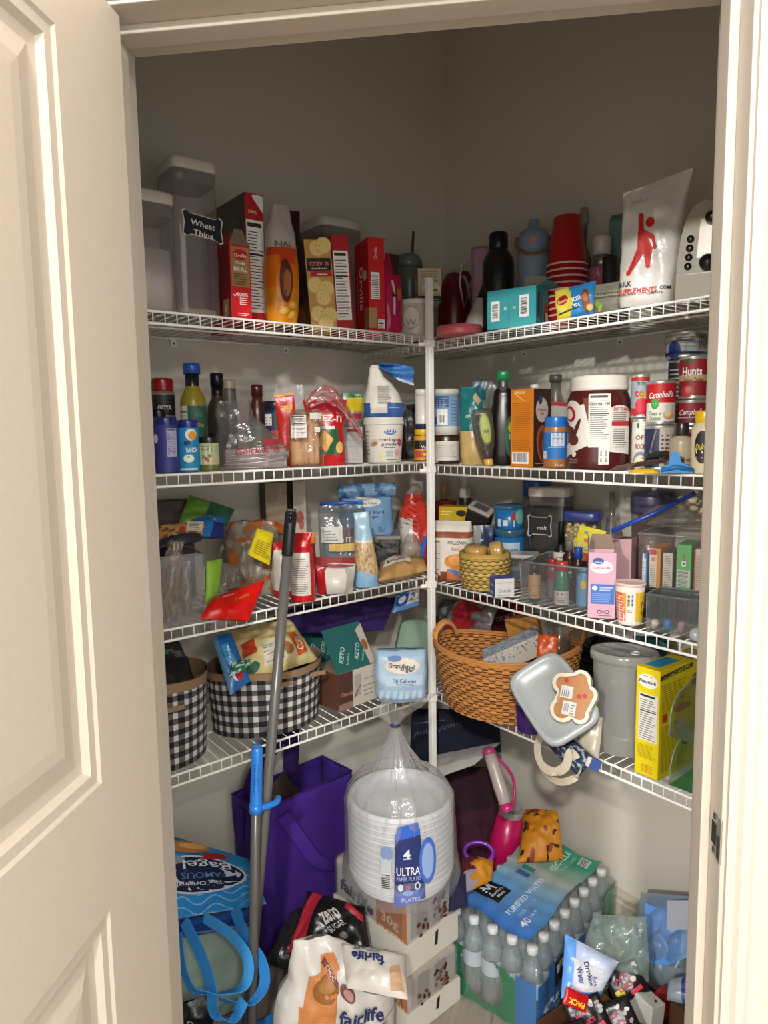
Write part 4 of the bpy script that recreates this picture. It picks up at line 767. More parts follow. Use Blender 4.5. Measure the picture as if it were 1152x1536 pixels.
pr = Print(b.S); pr.text('ORGANIC', b.w*.08, b.h*.64, .007, 'd3d9cc', b.w*.66, rot=14); pr.text('D', b.w*.22, b.h*.48, .022, 'e4e8df', rot=8); pr.quad([(b.w*.0, b.h*.86), (b.w*.2, b.h*.76), (b.w*.3, b.h*.82), (b.w*.1, b.h*.92)], 'b39a74'); pr.done(b.T)
b = Pouch('tea_bag', 'crumpled teal and clear bag behind the dates bag', 'bag', 706, 748, 'R2', .19, 572, .05, BAGP, lambda u, v: '175862' if u < .1 and v > .75 else '6b6d68', kind='foil', seed=53, wr=.007)
T, r, h = bottle('syrup_bottle', 'half-empty clear syrup bottle with a yellow-green label, turned upside down on its tan cap', 718, 748, 'R2', .075, 612, [(.35, .10), (.5, .16), (.8, .32), (1, .55), (1, .90), (.8, .98), (.0, 1.0)], .995, '6a665c', '4a463e', kind='frost', cap_r=.001, ry=radians(-8))
MB().lathe([(r*.42, 0), (r*.46, .002), (r*.46, h*.11), (r*.36, h*.12)], 'd39a4c', 20).build('flip_cap', 'gloss', T)
MB().lathe([(r*.33, h*.12), (r*.46, h*.17), (r*.68, h*.28), (0, h*.281)], '3a1c12', 20).build('syrup', 'gloss', T)
pr = Print(S_cyl(lambda t: r*(.62+.40*min(1, max(0, (t/h-.2)/.35))))); pr.ell(r*.2, h*.63, r*.55, h*.28, '8a9448'); pr.ell(r*.2, h*.63, r*.46, h*.23, 'a3ab62'); pr.text('lite', r*.2, h*.60, .010, '3c421c', r*.6); pr.done(T)
T, r, h = bottle('syrup_bottle', 'tall dark syrup bottle with a green cap and green label', 733, 776, 'R2', .095, 556, [(.82, 0), (.96, .02), (1, .12), (1, .36), (.92, .52), (.72, .66), (.66, .74), (.64, .78), (.4, .82), (.34, .84), (.34, .90)], .89, '120a08', '1a7a4a', lab=None, p=2.4, sy=.72, cap_r=.46)
MB().lathe([(r*.62, h*.785), (r*.40, h*.825), (r*.36, h*.84), (r*.36, h*.895)], '8a8478', 24, sy=.72, cap=False).build('clear_neck', 'frost', T)
pr = Print(lambda s, t, e: (s, -(r*.72+e)*sqrt(max(.02, 1-(s/r)**2.4)), t)); pr.ell(r*.55, h*.30, r*.40, h*.22, '155c36', 0); pr.ell(r*.6, h*.40, r*.24, h*.06, 'b9a52c'); pr.ell(r*.62, h*.18, r*.2, h*.05, '1c3f74'); pr.rect(r*.45, h*.27, r*.75, h*.33, 'b9c4b4'); pr.done(T)
T, w, h = Box('milk_carton', 'orange and brown chocolate drink carton with a white screw cap', 'carton', 766, 800, 'R2', .04, 584, .075, 'd07a16', -36, cols={'r': '3a1c17', 't': '4a2c22'})
pr = Print(S_front()); pr.lines(-w*.42, h*.22, w*.42, h*.84, 26, 'a85c0c', .3, 3, .2); pr.bars(-w*.42, h*.04, w*.30, h*.19, 16, 6); pr.text('FREE', -w*.08, h*.955, .006, 'f0dcb0', w*.4); pr.quad([(-w*.35, h*.95), (w*.1, h*.84), (w*.12, h*.85), (-w*.30, h*.95)], 'f0c070'); pr.done(T)
pr = Print(S_right(w, .075)); pr.ell(.034, h*.73, .026, .030, 'c9b8ac'); pr.text('Chocolate', .034, h*.735, .006, '7a3a2c', .036); pr.text('milk', .034, h*.69, .007, '7a3a2c'); pr.ell(.026, h*.86, .009, .011, '2c3c70'); pr.ell(.046, h*.28, .034, .050, '9a5634', 15); pr.ell(.046, h*.27, .026, .040, '6b2f1e', 15); pr.ell(.046, h*.28, .012, .020, 'b9784c'); pr.lines(.006, h*.04, .05, h*.07, 1, 'b9a294', .4); pr.done(T, 'side_print')
MB().lathe([(.011, h), (.011, h+.010), (.009, h+.012), (0, h+.012)], 'dcd6cc', 18, cx=w*.15, cy=.037).build('screw_cap', 'gloss', T)
T, r, h = bottle('clear_jar', 'clear bottle with a grey cap behind the chocolate drink carton', 820, 846, 'R2', .20, 562, [(.9, 0), (1, .03), (1, .70), (.62, .80), (.55, .92)], .92, '6f6a60', '57514a', kind='frost', cap_r=.72)
b = Pouch('sugar_packet', 'white and red twisted packet behind the peanut butter jar', 'packet', 824, 862, 'R2', .145, 603, .04, BAGP, lambda u, v: '9c2c28' if v > .94 or (v > .55 and v < .60) else 'a8a49e', seed=55, wr=.006)
T, r, h, f = jar('peanut_butter_jar', 'peanut butter jar with bright blue cap and blue label', 'jar', 815, 852, 'R2', .045, 625, 640, 'a8703e', '2672c4', labelband=(.18, .70, '2a72b8'), neck=.95, shoulder=.05)
pr = Print(S_cyl(r*1.014)); pr.facts(-r*.35, h*.43, r*.75, h*.68, 8, 'c9d4de', '445566', 4); pr.rect(-r*1.2, h*.19, -r*.75, h*.34, 'c9d4de'); pr.rect(-r*.6, h*.40, r*1.2, h*.415, '9fc0dc'); pr.text('16 oz', r*.3, h*.07, .006, 'e6d9c8'); pr.done(T)
# big cocoa tub
P, k, w, h, rz = spot(850, 945, 'R2', .075, 565, 0); r = w/2
T = thing('cocoa_tub', 'large brown chocolate powder tub with a white lid and a white swoosh', 'tub', P, rz)
MB().lathe([(r*.93, 0), (r*.99, .006), (r, .02), (r, h*.70), (r*.985, h*.76), (r*.90, h*.83), (r*.86, h*.86)], '4a1a18', 48).build('tub_body', 'gloss', T)
MB().lathe([(r*.90, h*.84), (r*.93, h*.85), (r*.93, h*.90), (r*.91, h*.905), (r*.91, h*.975), (r*.87, h), (0, h)], 'd9d2c6', 48).build('lid', 'gloss', T)
S_ = S_cyl(r*1.004); pr = Print(S_)
pr.quad([(-r*1.35, h*.12), (-r*1.35, h*.24), (-r*.35, h*.44), (r*.0, h*.30)], 'd6cfc5'); pr.ell(-r*.90, h*.60, r*.48, h*.135, 'd6cfc5', -38); pr.ell(-r*.45, h*.50, r*.42, h*.20, 'd6cfc5'); pr.ell(-r*1.05, h*.60, r*.24, h*.10, 'a81c20', 60); pr.ell(-r*1.1, h*.60, r*.17, h*.07, 'd6cfc5', 60); pr.ell(-r*.75, h*.42, r*.08, h*.14, '4a2018', -25); pr.ell(-r*.85, h*.32, r*.22, h*.06, '5a2a1e')
pr.quad([(-r*.5, h*.76), (-r*.30, h*.50), (r*.30, h*.50), (r*.34, h*.78)], '6b3424'); pr.quad([(r*.20, h*.20), (r*1.15, h*.16), (r*1.15, h*.58), (r*.20, h*.60)], 'd6cfc5'); pr.ell(r*.7, h*.58, r*.5, h*.10, 'd6cfc5')
pr.facts(-r*.30, h*.24, r*.36, h*.80, 22, 'd9d4ca', '4a4440', 13); pr.rect(r*.02, h*.06, r*.34, h*.24, 'd9d4ca'); pr.bars(r*.05, h*.08, r*.31, h*.22, 10, 12, 'd9d4ca', '3a3634', False); pr.text('Calories  100', r*.03, h*.70, .006, '2a2624', r*.6)
pr.rect(r*.40, h*.465, r*1.12, h*.51, 'b31a20'); pr.text('EASY TO MAKE', r*.75, h*.64, .007, 'a3201e', r*.6); pr.lines(r*.44, h*.52, r*1.0, h*.62, 5, '7d766c', .35, 3); pr.lines(r*.44, h*.24, r*1.0, h*.45, 9, '7d766c', .3, 5); pr.ell(-r*.78, h*.17, r*.09, h*.03, 'd9d2c6'); pr.lines(-r*1.0, h*.07, -r*.6, h*.13, 3, 'b89a90', .4, 7); pr.done(T)
# cans
T, r, h = Can('food_can', 'cream and white can under the tomato paste can', 'can', 945, 972, 'R2', .10, 630, [(0, .62, 'c9c2b4'), (.62, 1, 'ccc8be')])
pr = Print(S_cyl(r)); pr.text('OF', -r*.1, h*.62, .010, '8a2c24'); pr.text('ROOM', 0, h*.44, .012, '8a2c24', r*1.1); pr.ell(0, h*.14, r*.8, h*.2, '6d7f8e'); pr.ell(0, h*.1, r*.7, h*.16, 'd8c39a'); pr.ell(-r*.3, h*.86, r*.14, h*.05, '3a5a2c'); pr.done(T)
T, r, h = Can('food_can', 'red tomato paste can stacked beside the big chocolate tub', 'can', 944, 972, 'R2', .10, 564, [(0, .18, 'b5222a'), (.18, .9, '8c9aa0'), (.9, 1, 'a8201f')], dz=h+.001)
pr = Print(S_cyl(r)); pr.text('TION', r*.1, h*.78, .008, '2c2c34', r*.9); pr.text('te', -r*.1, h*.56, .014, 'c4222c'); pr.ell(r*.3, h*.5, r*.4, h*.1, 'a3a84c'); pr.ell(r*.2, h*.30, r*.7, h*.16, 'c01f34'); pr.rect(-r*.7, h*.05, r*.9, h*.13, '9a1a26'); pr.text('100%', r*.1, h*.055, .006, 'ead9d6'); pr.done(T)
T, r, h = Can('food_can', 'dark blue can with a white nutrition label under the cream of chicken soup', 'can', 966, 1013, 'R2', .085, 638, [(0, 1, '1d2b4a')])
pr = Print(S_cyl(r)); pr.rect(-r*.02, h*.1, r*1.3, h*.95, 'b9b0a2'); pr.lines(r*.1, h*.2, r*1.0, h*.85, 7, '5c4a40', .4, 4); pr.bars(r*.2, h*.1, r*.7, h*.32, 8, 3); pr.quad([(-r*.9, h*.1), (-r*.8, h*.1), (-r*.2, h*.9), (-r*.3, h*.9)], '8a6a5c'); pr.rect(-r*.6, h*.3, -r*.3, h*.42, '5c7ab0'); pr.done(T)
T, r, h = Can('soup_can', 'red and white cream of chicken soup can on the front stack', 'can', 969, 1014, 'R2', .085, 571, [(0, .50, 'ddd7cb'), (.50, 1, 'b8121a')], dz=h+.001)
pr = Print(S_cyl(r)); pr.text("Campbell's", -r*.02, h*.66, .017, 'f0ebe2', r*1.7, rot=4, slant=.3); pr.ell(-r*.42, h*.47, r*.28, h*.115, '3f9a48'); pr.lines(-r*.55, h*.44, -r*.28, h*.5, 2, 'cfe3cf', .4); pr.text('Cream of', -r*.38, h*.26, .009, '4f7a4a', r*.85); pr.text('Chicken', -r*.42, h*.15, .009, '4f7a4a', r*.8); pr.ell(r*.52, h*.22, r*.36, h*.10, 'c79a66'); pr.ell(r*.5, h*.25, r*.26, h*.06, 'e2c79a', 15); pr.ell(r*.55, h*.40, r*.26, h*.09, 'cbc6bc'); pr.lines(-r*.5, h*.05, r*.2, h*.08, 1, '8a8378', .4); pr.done(T)
T, r, h = Can('soup_can', 'dark red soup can low in the back stack at the right end', 'can', 1012, 1060, 'R2', .165, 640, [(0, 1, '7c1620')])
hb = h
T, r, h = Can('soup_can', 'deep red soup can with white script under the tomato puree can', 'can', 1014, 1060, 'R2', .165, 600, [(0, .38, '5c1420'), (.38, 1, '8a1620')], dz=hb+.001)
pr = Print(S_cyl(r)); pr.text('Campbell', -r*.1, h*.50, .016, 'd9cfc6', r*1.5, rot=3, slant=.3); pr.rect(-r*1.2, h*.30, r*1.2, h*.36, 'a8787a'); pr.done(T)
hb += h+.001
T, r, h = Can('tomato_can', 'red tomato puree can on top of the back stack', 'can', 1018, 1063, 'R2', .165, 535, [(0, 1, '8c1a20')], dz=hb+.001)
pr = Print(S_cyl(r)); pr.text('Hunts', -r*.12, h*.64, .018, 'e0dad0', r*1.35, bold=.03); pr.ell(-r*.35, h*.88, r*.4, h*.06, '3c4a20'); pr.rect(-r*1.3, h*.42, r*1.3, h*.56, 'b59a6c'); pr.text('Tomato Puree', -r*.1, h*.455, .008, '5a2a1c', r*1.4); pr.ell(-r*.4, h*.18, r*.45, h*.14, 'a83a30'); pr.ell(-r*.35, h*.22, r*.2, h*.07, 'c06a5c'); pr.done(T)
T, r, h = Can('food_can', 'black-labelled can in the rear stack at the right end', 'can', 1000, 1040, 'R2', .27, 640, [(0, 1, '3a3a38')])
hb = h
T, r, h = Can('food_can', 'black can with white print under the tuna tin at the back right', 'can', 1001, 1041, 'R2', .27, 540, [(0, 1, '191a1c')], dz=hb+.001)
pr = Print(S_cyl(r)); pr.lines(-r*1.0, h*.25, r*.2, h*.9, 10, '9a988f', .3, 6, .35); pr.done(T)
hb += h+.001
T, r, h = Can('tuna_tin', 'wide blue and cream tin on top of the rear stack', 'can', 997, 1063, 'R2', .265, 499, [(0, .12, '2c3550'), (.12, .55, '8f9aa6'), (.55, 1, '8d8a7e')], dz=hb+.001)
pr = Print(S_cyl(r)); pr.ell(-r*.6, h*.30, r*.34, h*.34, '1d2a66'); pr.lines(-r*.5, h*.62, r*.4, h*.82, 2, '55534a', .5, 3); pr.rect(-r*.2, h*.36, r*.5, h*.44, '7d8a3c'); pr.bars(r*.55, h*.2, r*1.1, h*.9, 10, 7, '8f8d84', '3a3934'); pr.done(T)
T, r, h, f = jar('syrup_jug', 'small cream jug with a dark cap beside the mayonnaise', 'jar', 1004, 1041, 'R2', .045, 634, 653, 'b3a48a', '2b2622', capr=.58, neck=.52, shoulder=.12)
pr = Print(S_cyl(r*1.01)); pr.text('Original', 0, h*.26, .011, '7a2c1c', r*1.5); pr.lines(-r*.7, h*.1, r*.8, h*.2, 2, '3a302a', .5, 3); pr.done(T)
MB().tube(curve([(r*.75, 0, h*.72), (r*1.15, 0, h*.68), (r*1.2, 0, h*.5), (r*.98, 0, h*.42)], 12), .0032, 'b3a48a', 8).build('handle', 'gloss', T)
T, r, h, f = jar('mayonnaise_jar', 'mayonnaise jar with a yellow cap cut off by the right jamb', 'jar', 1036, 1078, 'R2', .035, 616, 634, 'd8cba6', 'e2b41c', capr=.74, neck=.70, shoulder=.13)
pr = Print(S_cyl(r*1.01)); pr.ell(-r*.15, h*.43, r*.62, h*.26, '171514'); pr.ell(-r*.15, h*.43, r*.57, h*.235, '3a3630'); pr.ell(-r*.15, h*.43, r*.55, h*.225, '191716'); pr.text("Duke's", -r*.15, h*.44, .013, 'e0c24a', r*.95, rot=8, slant=.25); pr.rect(-r*.6, h*.33, r*.3, h*.37, 'e8e3da'); pr.rect(-r*.6, h*.25, r*.3, h*.28, 'c45a70'); pr.done(T)
# flat things at the front edge
for i, (xa, xb, dd, rz_, cl, lb) in enumerate(((920, 968, .06, -20, '5a4038', 'brown foil bar lying at the front edge by the tub'), (950, 1000, .045, -14, '3c2c28', 'dark foil bar lying across the brown one'), (968, 1004, .085, 10, '2a2624', 'black foil bar tucked below the cream jug'))):
    P = at((xa+xb)/2, 'R2', dd, .001+.013*i); k = kk(P); L = (xb-xa)*k*1.15
    T = thing('snack_bar', lb, 'snack', P, face(P, 0)+radians(rz_), None, 0, radians(-9))
    m = MB(); m.grid(lambda u, v: Vector((L*(u-.5), .030*(v-.5), .002+.010*(sin(pi*v)**.6)*(min(1, 6*u, 6*(1-u))))), 16, 8, lambda u, v: cl if .08 < u < .92 else '8a7f78'); m.grid(lambda u, v: Vector((L*(u-.5), .030*(v-.5), .001)), 1, 1, cl, flip=True)
    m.build('wrapper', 'foil', T)
P = at(967, 'R2', .022, 0); T = thing('yellow_packet', 'small yellow packet lying flat below the brown bars', 'packet', P, face(P, -6)); L = 46*kk(P)
m = MB(); m.grid(lambda u, v: Vector((L*(u-.5), .028*(v-.5), .001+.009*(sin(pi*v)**.6)*min(1, 5*u, 5*(1-u)))), 14, 8, 'c9a02c'); m.build('wrapper', 'foil', T)
P = at(1014, 'R2', .026, 0); T = thing('bag_clip', 'bright blue plastic bag clip standing on the front edge', 'clip', P, face(P, 0)); k = kk(P); BL = '2e8ad0'
m = MB(); m.poly([(-22*k, 0, 0), (22*k, 0, 0), (23*k, 0, 7*k), (6*k, 0, 16*k), (4*k, 0, 29*k), (-6*k, 0, 31*k), (-11*k, 0, 12*k), (-22*k, 0, 5*k)][::1], BL); m.build('clip_blade', 'gloss', T, solid=.012, bevel=.001)
m = MB(); m.tube([(-20*k, -.008, 4*k), (0, -.012, 9*k), (21*k, -.008, 5*k)], .004, '2678b8', 8); m.build('clip_arm', 'gloss', T)
# ------------------------------------------------------------------ third shelf, left wall
def clear_bin(name, label, x0, x1, s, d, ytop, dep, turn=0, dz=0, tint='a8abad', taper=.94, kind='clearbin', lip=True, cat='bin', col2=None, th=.0025):
    P, k, w, h, rz = spot(x0, x1, s, d, ytop, turn, dz)
    T = thing(name, label, cat, P, rz); m = MB(); a = w/2; b = a*taper; o = (1-taper)*dep/2
    B = [(-b, o, 0), (b, o, 0), (b, dep-o, 0), (-b, dep-o, 0)]; U = [(-a, 0, h), (a, 0, h), (a, dep, h), (-a, dep, h)]
    for i in range(4):
        j = (i+1) % 4; m.quad(B[i], B[j], U[j], U[i], tint)
    m.quad(*[(x, y, .001) for x, y, z in B], col2 or tint); m.build('bin_body', kind, T)
    if lip:
        m = MB(); m.tube([(x, y, h) for x, y, z in U], .0024, tint, 6, closed=True); m.build('rim', 'frost', T)
        m = MB()
        for i in range(4): m.tube([B[i], U[i]], .0012, tint, 5)
        m.build('corner_edges', 'frost', T)
    return T, w, h
T, w, h = clear_bin('clear_bin', 'clear bin crammed with snack bags at the left end of the third shelf', 232, 306, 'L3', .012, 834, .26, 14)
P0_ = T.location.copy(); RZ0 = T.rotation_euler.z
def inbin(T, x, y, z): return T.location+Matrix.Rotation(T.rotation_euler.z, 3, 'Z') @ Vector((x, y, z))
def Lump(name, label, cat, P, rz, rx_, ry_, rz_, col, seed, kind='foil', amp=.15, fr=2.2, tilt=(0, 0), group=None, n=18):
    T = thing(name, label, cat, P, rz, group, tilt[0], tilt[1]); blob(0, 0, rz_, rx_, ry_, rz_, col, seed, amp, n, fr).build('bag', kind, T); return T
b = Pouch('pretzel_bag', 'twisted clear bag of brown pretzels standing in the left clear bin', 'bag', 243, 285, tuple(inbin(T, -.004, .06, .004)), 0, 812, .06, [(0, .7, -.15, .6), (.3, .8, -.08, 1), (.7, .7, .10, .8), (1, .5, .25, .3)], lambda u, v: '6b5132' if noise.noise(Vector((u*4, v*9, 1))) > -.05 else ('3a2c20' if v < .8 else '8f8d9a'), kind='foil', seed=61, wr=.012, turn=8)
b = Pouch('snack_bag', 'grey-brown snack bag on the right inside the left clear bin', 'bag', 282, 300, tuple(inbin(T, .030, .06, .006)), 0, 842, .05, BAGP, lambda u, v: '6f6a5c' if noise.noise(Vector((u*3, v*6, 4))) > 0 else '57534e', kind='foil', seed=62, wr=.008)
b = Pouch('snack_bag', 'indigo snack bag at the back inside the left clear bin', 'bag', 246, 296, tuple(inbin(T, 0, .17, .006)), 0, 806, .05, BAGP, lambda u, v: '23244c' if v < .86 else '2c3360', seed=63, wr=.008)
b = Pouch('round_pack', 'dark blue round pack low at the left inside the clear bin', 'pack', 240, 262, tuple(inbin(T, -.040, .022, .02)), 0, 868, .02, [(0, .5, 0, .6), (.5, 1, 0, 1), (1, .5, 0, .4)], '1d2a52', seed=64, wr=.002)
Z = T.location.z+h
def flatbag(name, label, pts, thick, col, kind='foil', seed=1, wr=.006, cat='bag', nu=20, nv=16, prints=None):
    """a slumped bag whose outline corners pts (four points in the room: bottom left, bottom right, top right, top left) span a puffed sheet"""
    A, B, C, D = map(Vector, pts); O = (A+B+C+D)/4; T = thing(name, label, cat, O)
    n_ = ((B-A).cross(D-A)).normalized()
    if n_.dot(CAM-O) < 0: n_ = -n_
    def f(sd):
        def g(u, v):
            p = (A*(1-u)+B*u)*(1-v)+(D*(1-u)+C*u)*v-O
            e = (max(0, 4*u*(1-u))**.45)*(max(0, 4*v*(1-v))**.45)
            q = p*26+Vector((seed*3.3, sd, seed)); nz = noise.noise(q)+.5*noise.noise(q*2.2)
            return p+n_*(sd*thick/2*e+wr*nz*(.3+e)*sd)
        return g
    m = MB(); cf = col if callable(col) else (lambda u, v: col)
    m.grid(f(1), nu, nv, cf); m.grid(f(-1), nu, nv, cf, flip=True); m.build('bag', kind, T)
    S = lambda u, v, e: f(1)(u, v)+n_*(e+.0018)
    if prints: pr = Print(S); prints(pr); pr.done(T)
    return T, S
def pp(px, py, s, d, up=None):
    """room point seen at (px, py), standing d behind the lip of shelf s"""
    r = ray(px, py)
    t = ((-DEP+d)-CAM.y)/r.y if s[0] == 'L' else ((-DEP+d)-CAM.x)/r.x
    return CAM+r*t
def prc(pr): pr.ell(.5, .42, .07, .10, 'b3351c'); pr.rect(.60, .3, .97, .88, 'cfcabc', 8, 6); pr.lines(.65, .35, .92, .8, 5, '5a5850', .35)
flatbag('cracker_packet', 'brown cracker packet with a white label lying across the top of the left clear bin', [pp(236, 822, 'L3', .05), pp(302, 812, 'L3', .05), pp(308, 782, 'L3', .10), pp(240, 788, 'L3', .12)], .03, lambda u, v: '23232a' if v < .22 else ('c09055' if noise.noise(Vector((u*7, v*5, 2))) > -.12 else '7a4c26'), seed=65, prints=prc)
def prb(pr): pr.rect(.1, .55, .5, .9, '1c6fb0', 8, 4); pr.text('XL', .62, .55, .25, 'dfe8ee', .14)
flatbag('blue_snack_bag', 'bright blue snack bag with a navy end behind the brown cracker packet', [pp(282, 800, 'L3', .10), pp(336, 808, 'L3', .10), pp(338, 776, 'L3', .16), pp(290, 778, 'L3', .16)], .035, lambda u, v: '1d67a8' if u < .62 or v > .55 else '1d2a66', seed=66, prints=prb)
flatbag('green_snack_bag', 'green snack bag with a pointed corner standing behind the blue bag', [pp(266, 790, 'L3', .19), pp(340, 790, 'L3', .19), pp(352, 764, 'L3', .22), pp(284, 742, 'L3', .24)], .03, lambda u, v: '5f8a34' if u < .45 else '24553c', seed=67, wr=.009)
Box('brown_box', 'dark brown box at the back left of the third shelf', 'box', 236, 292, 'L3', .25, 752, .07, '3a2a1f', 12)
flatbag('lime_bag', 'folded lime green bag squeezed between the clear bin and the red sweets bag', [pp(308, 905, 'L3', .015), pp(325, 897, 'L3', .03), pp(333, 838, 'L3', .05), pp(310, 842, 'L3', .03)], .022, '86b436', kind='paper', seed=68, wr=.004)
def prr(pr): pr.text('Twizz', .62, .50, .12, 'c9781c', .3, rot=25); pr.quad([(.2, .62), (.42, .70), (.44, .78), (.2, .72)], 'e06a5c')
flatbag('red_sweet_bag', 'glossy bright red sweets bag lying at the front edge', [pp(301, 922, 'L3', .005), pp(372, 926, 'L3', .0), pp(397, 866, 'L3', .05), pp(318, 893, 'L3', .05)], .035, lambda u, v: 'd0120f', seed=69, wr=.008, prints=prr, nu=28, nv=22)
flatbag('grey_bag', 'grey and clear crumpled bag behind the red sweets bag', [pp(326, 890, 'L3', .06), pp(362, 878, 'L3', .06), pp(360, 850, 'L3', .09), pp(330, 842, 'L3', .09)], .03, '9a9690', kind='clearheavy', seed=70, wr=.008)
b = Pouch('noodle_bag', 'clear bag of orange striped snacks left of the broom handle', 'bag', 336, 420, 'L3', .185, 782, .11, [(0, .9, 0, .7), (.3, 1, 0, 1), (.7, 1, 0, .9), (1, .8, .04, .25)], lambda u, v: '9c5a2c' if noise.noise(Vector((u*2.2, v*11, 3))) > .12 else ('7c6c5c' if noise.noise(Vector((u*3, v*7, 8))) > .0 else '8c8478'), kind='foil', seed=71, wr=.011)
flatbag('yellow_packet', 'yellow printed packet lying tilted on the orange striped snack bag', [pp(372, 832, 'L3', .07), pp(404, 848, 'L3', .065), pp(410, 800, 'L3', .10), pp(386, 792, 'L3', .11)], .014, 'd8c41c', kind='foil', seed=72, wr=.004, prints=lambda pr: pr.lines(.14, .12, .88, .6, 7, '8c7c1c', .35, 3))
flatbag('orange_folder', 'orange-brown flat packet leaning on the wall behind the striped snack bag', [pp(340, 800, 'L3', .27), pp(432, 800, 'L3', .27), pp(438, 768, 'L3', .31), pp(345, 790, 'L3', .30)], .02, 'a84f1e', kind='paper', seed=73)
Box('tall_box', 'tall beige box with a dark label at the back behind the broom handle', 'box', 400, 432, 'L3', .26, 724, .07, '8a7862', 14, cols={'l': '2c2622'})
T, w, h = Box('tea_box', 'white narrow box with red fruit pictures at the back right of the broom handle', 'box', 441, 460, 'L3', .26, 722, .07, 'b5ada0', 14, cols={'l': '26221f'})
pr = Print(S_front()); pr.ell(0, h*.62, w*.3, h*.07, '9c4a3a'); pr.ell(w*.1, h*.55, w*.2, h*.06, 'a85544'); pr.rect(-w*.1, h*.2, w*.15, h*.45, '8a8175'); pr.rect(-w*.5, 0, w*.5, h*.1, '3f5c38'); pr.done(T)
def treat(u, v): return 'b8161c' if v < .12 or v > .80 else 'd0c8bb'
b = Pouch('treat_bag', 'white and red treat bag standing behind the broom handle', 'bag', 411, 440, 'L3', .09, 812, .07, BAGP, lambda u, v: 'b0161c' if v < .13 or v > .86 else 'c9beb2', turn=30, seed=74, wr=.004)
pr = Print(b.S); pr.text('4', 0, b.h*.66, .018, 'b8231c'); pr.ell(-.004, b.h*.4, .010, .022, '7c4a3c'); pr.ell(.006, b.h*.3, .009, .018, '5a3a34'); pr.done(b.T)
b = Pouch('treat_bag', 'red treat bag with a long white text panel just right of the broom handle', 'bag', 436, 471, 'L3', .045, 798, .07, [(0, .98, 0, .8), (.3, 1, 0, 1), (.7, .9, .0, .8), (.85, .7, .0, .4), (1, .8, .05, .05)], lambda u, v: 'b8141a' if v < .10 or v > .72 or abs(u) > .88 else 'd3cbc0', turn=-14, seed=75, wr=.003)
pr = Print(b.S); pr.lines(-b.w*.34, b.h*.14, b.w*.36, b.h*.66, 20, '6b655e', .3, 6, .2); pr.done(b.T)
b = Pouch('orange_packet', 'small orange-ended packet behind the red treat bag', 'packet', 455, 474, 'L3', .12, 798, .03, BAGP, lambda u, v: 'c8701c' if v > .8 else '8a1c1c', seed=76)
# ziplock, oats, sugar
b = Pouch('zip_bag', 'clear zip bag with a blue slider holding labelled packets', 'bag', 479, 552, 'L3', .13, 752, .09, [(0, .95, 0, .8), (.3, 1, 0, 1), (.8, .98, -.02, .55), (.95, .9, -.04, .12), (1, .9, -.04, .06)], lambda u, v: '1f4f9c' if v > .955 else '8d959c', kind='clearheavy', seed=77, wr=.006)
m = MB(); m.tube([b.S(-b.w*.46, b.h*.975, .002), b.S(0, b.h*.985, .002), b.S(b.w*.40, b.h*.985, .002)], .0045, '2456a4', 8); m.build('zip_strip', 'gloss', b.T)
m = MB(); m.box(b.w*.28, -.008, b.h*.955, b.w*.40, .004, b.h*1.015, '2a7ac0'); m.build('zip_slider', 'gloss', b.T, .002)
TI = b.T; m = MB(); m.lathe([(b.w*.40, .004), (b.w*.42, b.h*.55), (b.w*.36, b.h*.58), (0, b.h*.58)], '87929c', 20, sy=.42, p=5); m.build('packet_inside', 'paper', TI)
pr = Print(b.S); pr.rect(-b.w*.46, b.h*.50, -b.w*.02, b.h*.70, 'c4c0b8'); pr.lines(-b.w*.42, b.h*.53, -b.w*.06, b.h*.67, 4, '7c7a76', .35); pr.rect(0, b.h*.50, b.w*.22, b.h*.68, '54443e'); pr.rect(-b.w*.30, b.h*.40, b.w*.24, b.h*.49, 'c4a050'); pr.text('IT', b.w*.11, b.h*.54, .014, 'c9c2b4'); pr.lines(-b.w*.3, b.h*.22, b.w*.3, b.h*.36, 4, '5d6f94', .3, 3); pr.rect(-b.w*.2, b.h*.02, b.w*.1, b.h*.12, 'b0705c'); pr.done(b.T)
b = Pouch('oat_bag', 'narrow clear bag of pale oats with a light blue base at the front', 'bag', 529, 565, 'L3', .03, 768, .055, [(0, 1.05, .04, .8), (.15, 1.1, .02, 1), (.5, .85, 0, .95), (.75, .7, -.06, .6), (1, .6, -.12, .1)], lambda u, v: '7ea3bd' if v < .20-.06*u else ('c2a67c' if noise.noise(Vector((u*9, v*22, 2))) > -.12 else '9c7f56') if v < .60 else ('93b4c4' if v > .64 else 'c9c6bd'), seed=78, wr=.004, kind='gloss', turn=6)
P, k, w, h, rz = spot(552, 604, 'L3', .10, 806, 0)
T = thing('clear_box', 'clear lidded box under the blue sugar bag', 'container', P, rz); MB().box(-w/2, 0, 0, w/2, .16, h-.012, '4a4744').build('box_body', 'clearheavy', T, .003); MB().box(-w*.52, -.004, h-.012, w*.52, .164, h, 'a9a39c').build('lid', 'frostlid', T, .003)
MB().box(-w*.42, .02, .003, w*.42, .14, h*.6, '2a2421').build('contents', 'paper', T)
PB = P+Vector((0, .0, h+.001)); PB = at(553, 'L3', .165, h+.001)
b = Pouch('sugar_bag', 'light blue paper bag with a rolled top standing on the clear lidded box', 'bag', 513, 594, tuple(PB), 0, 735, .10, [(0, .96, 0, .95), (.05, 1, 0, 1), (.8, 1, -.01, .9), (.94, .98, -.02, .5), (1, .98, -.02, .4)], lambda u, v: '6487ab' if v < .9 else '7e9ebc', kind='paper', turn=6, seed=79, wr=.004, p=4)
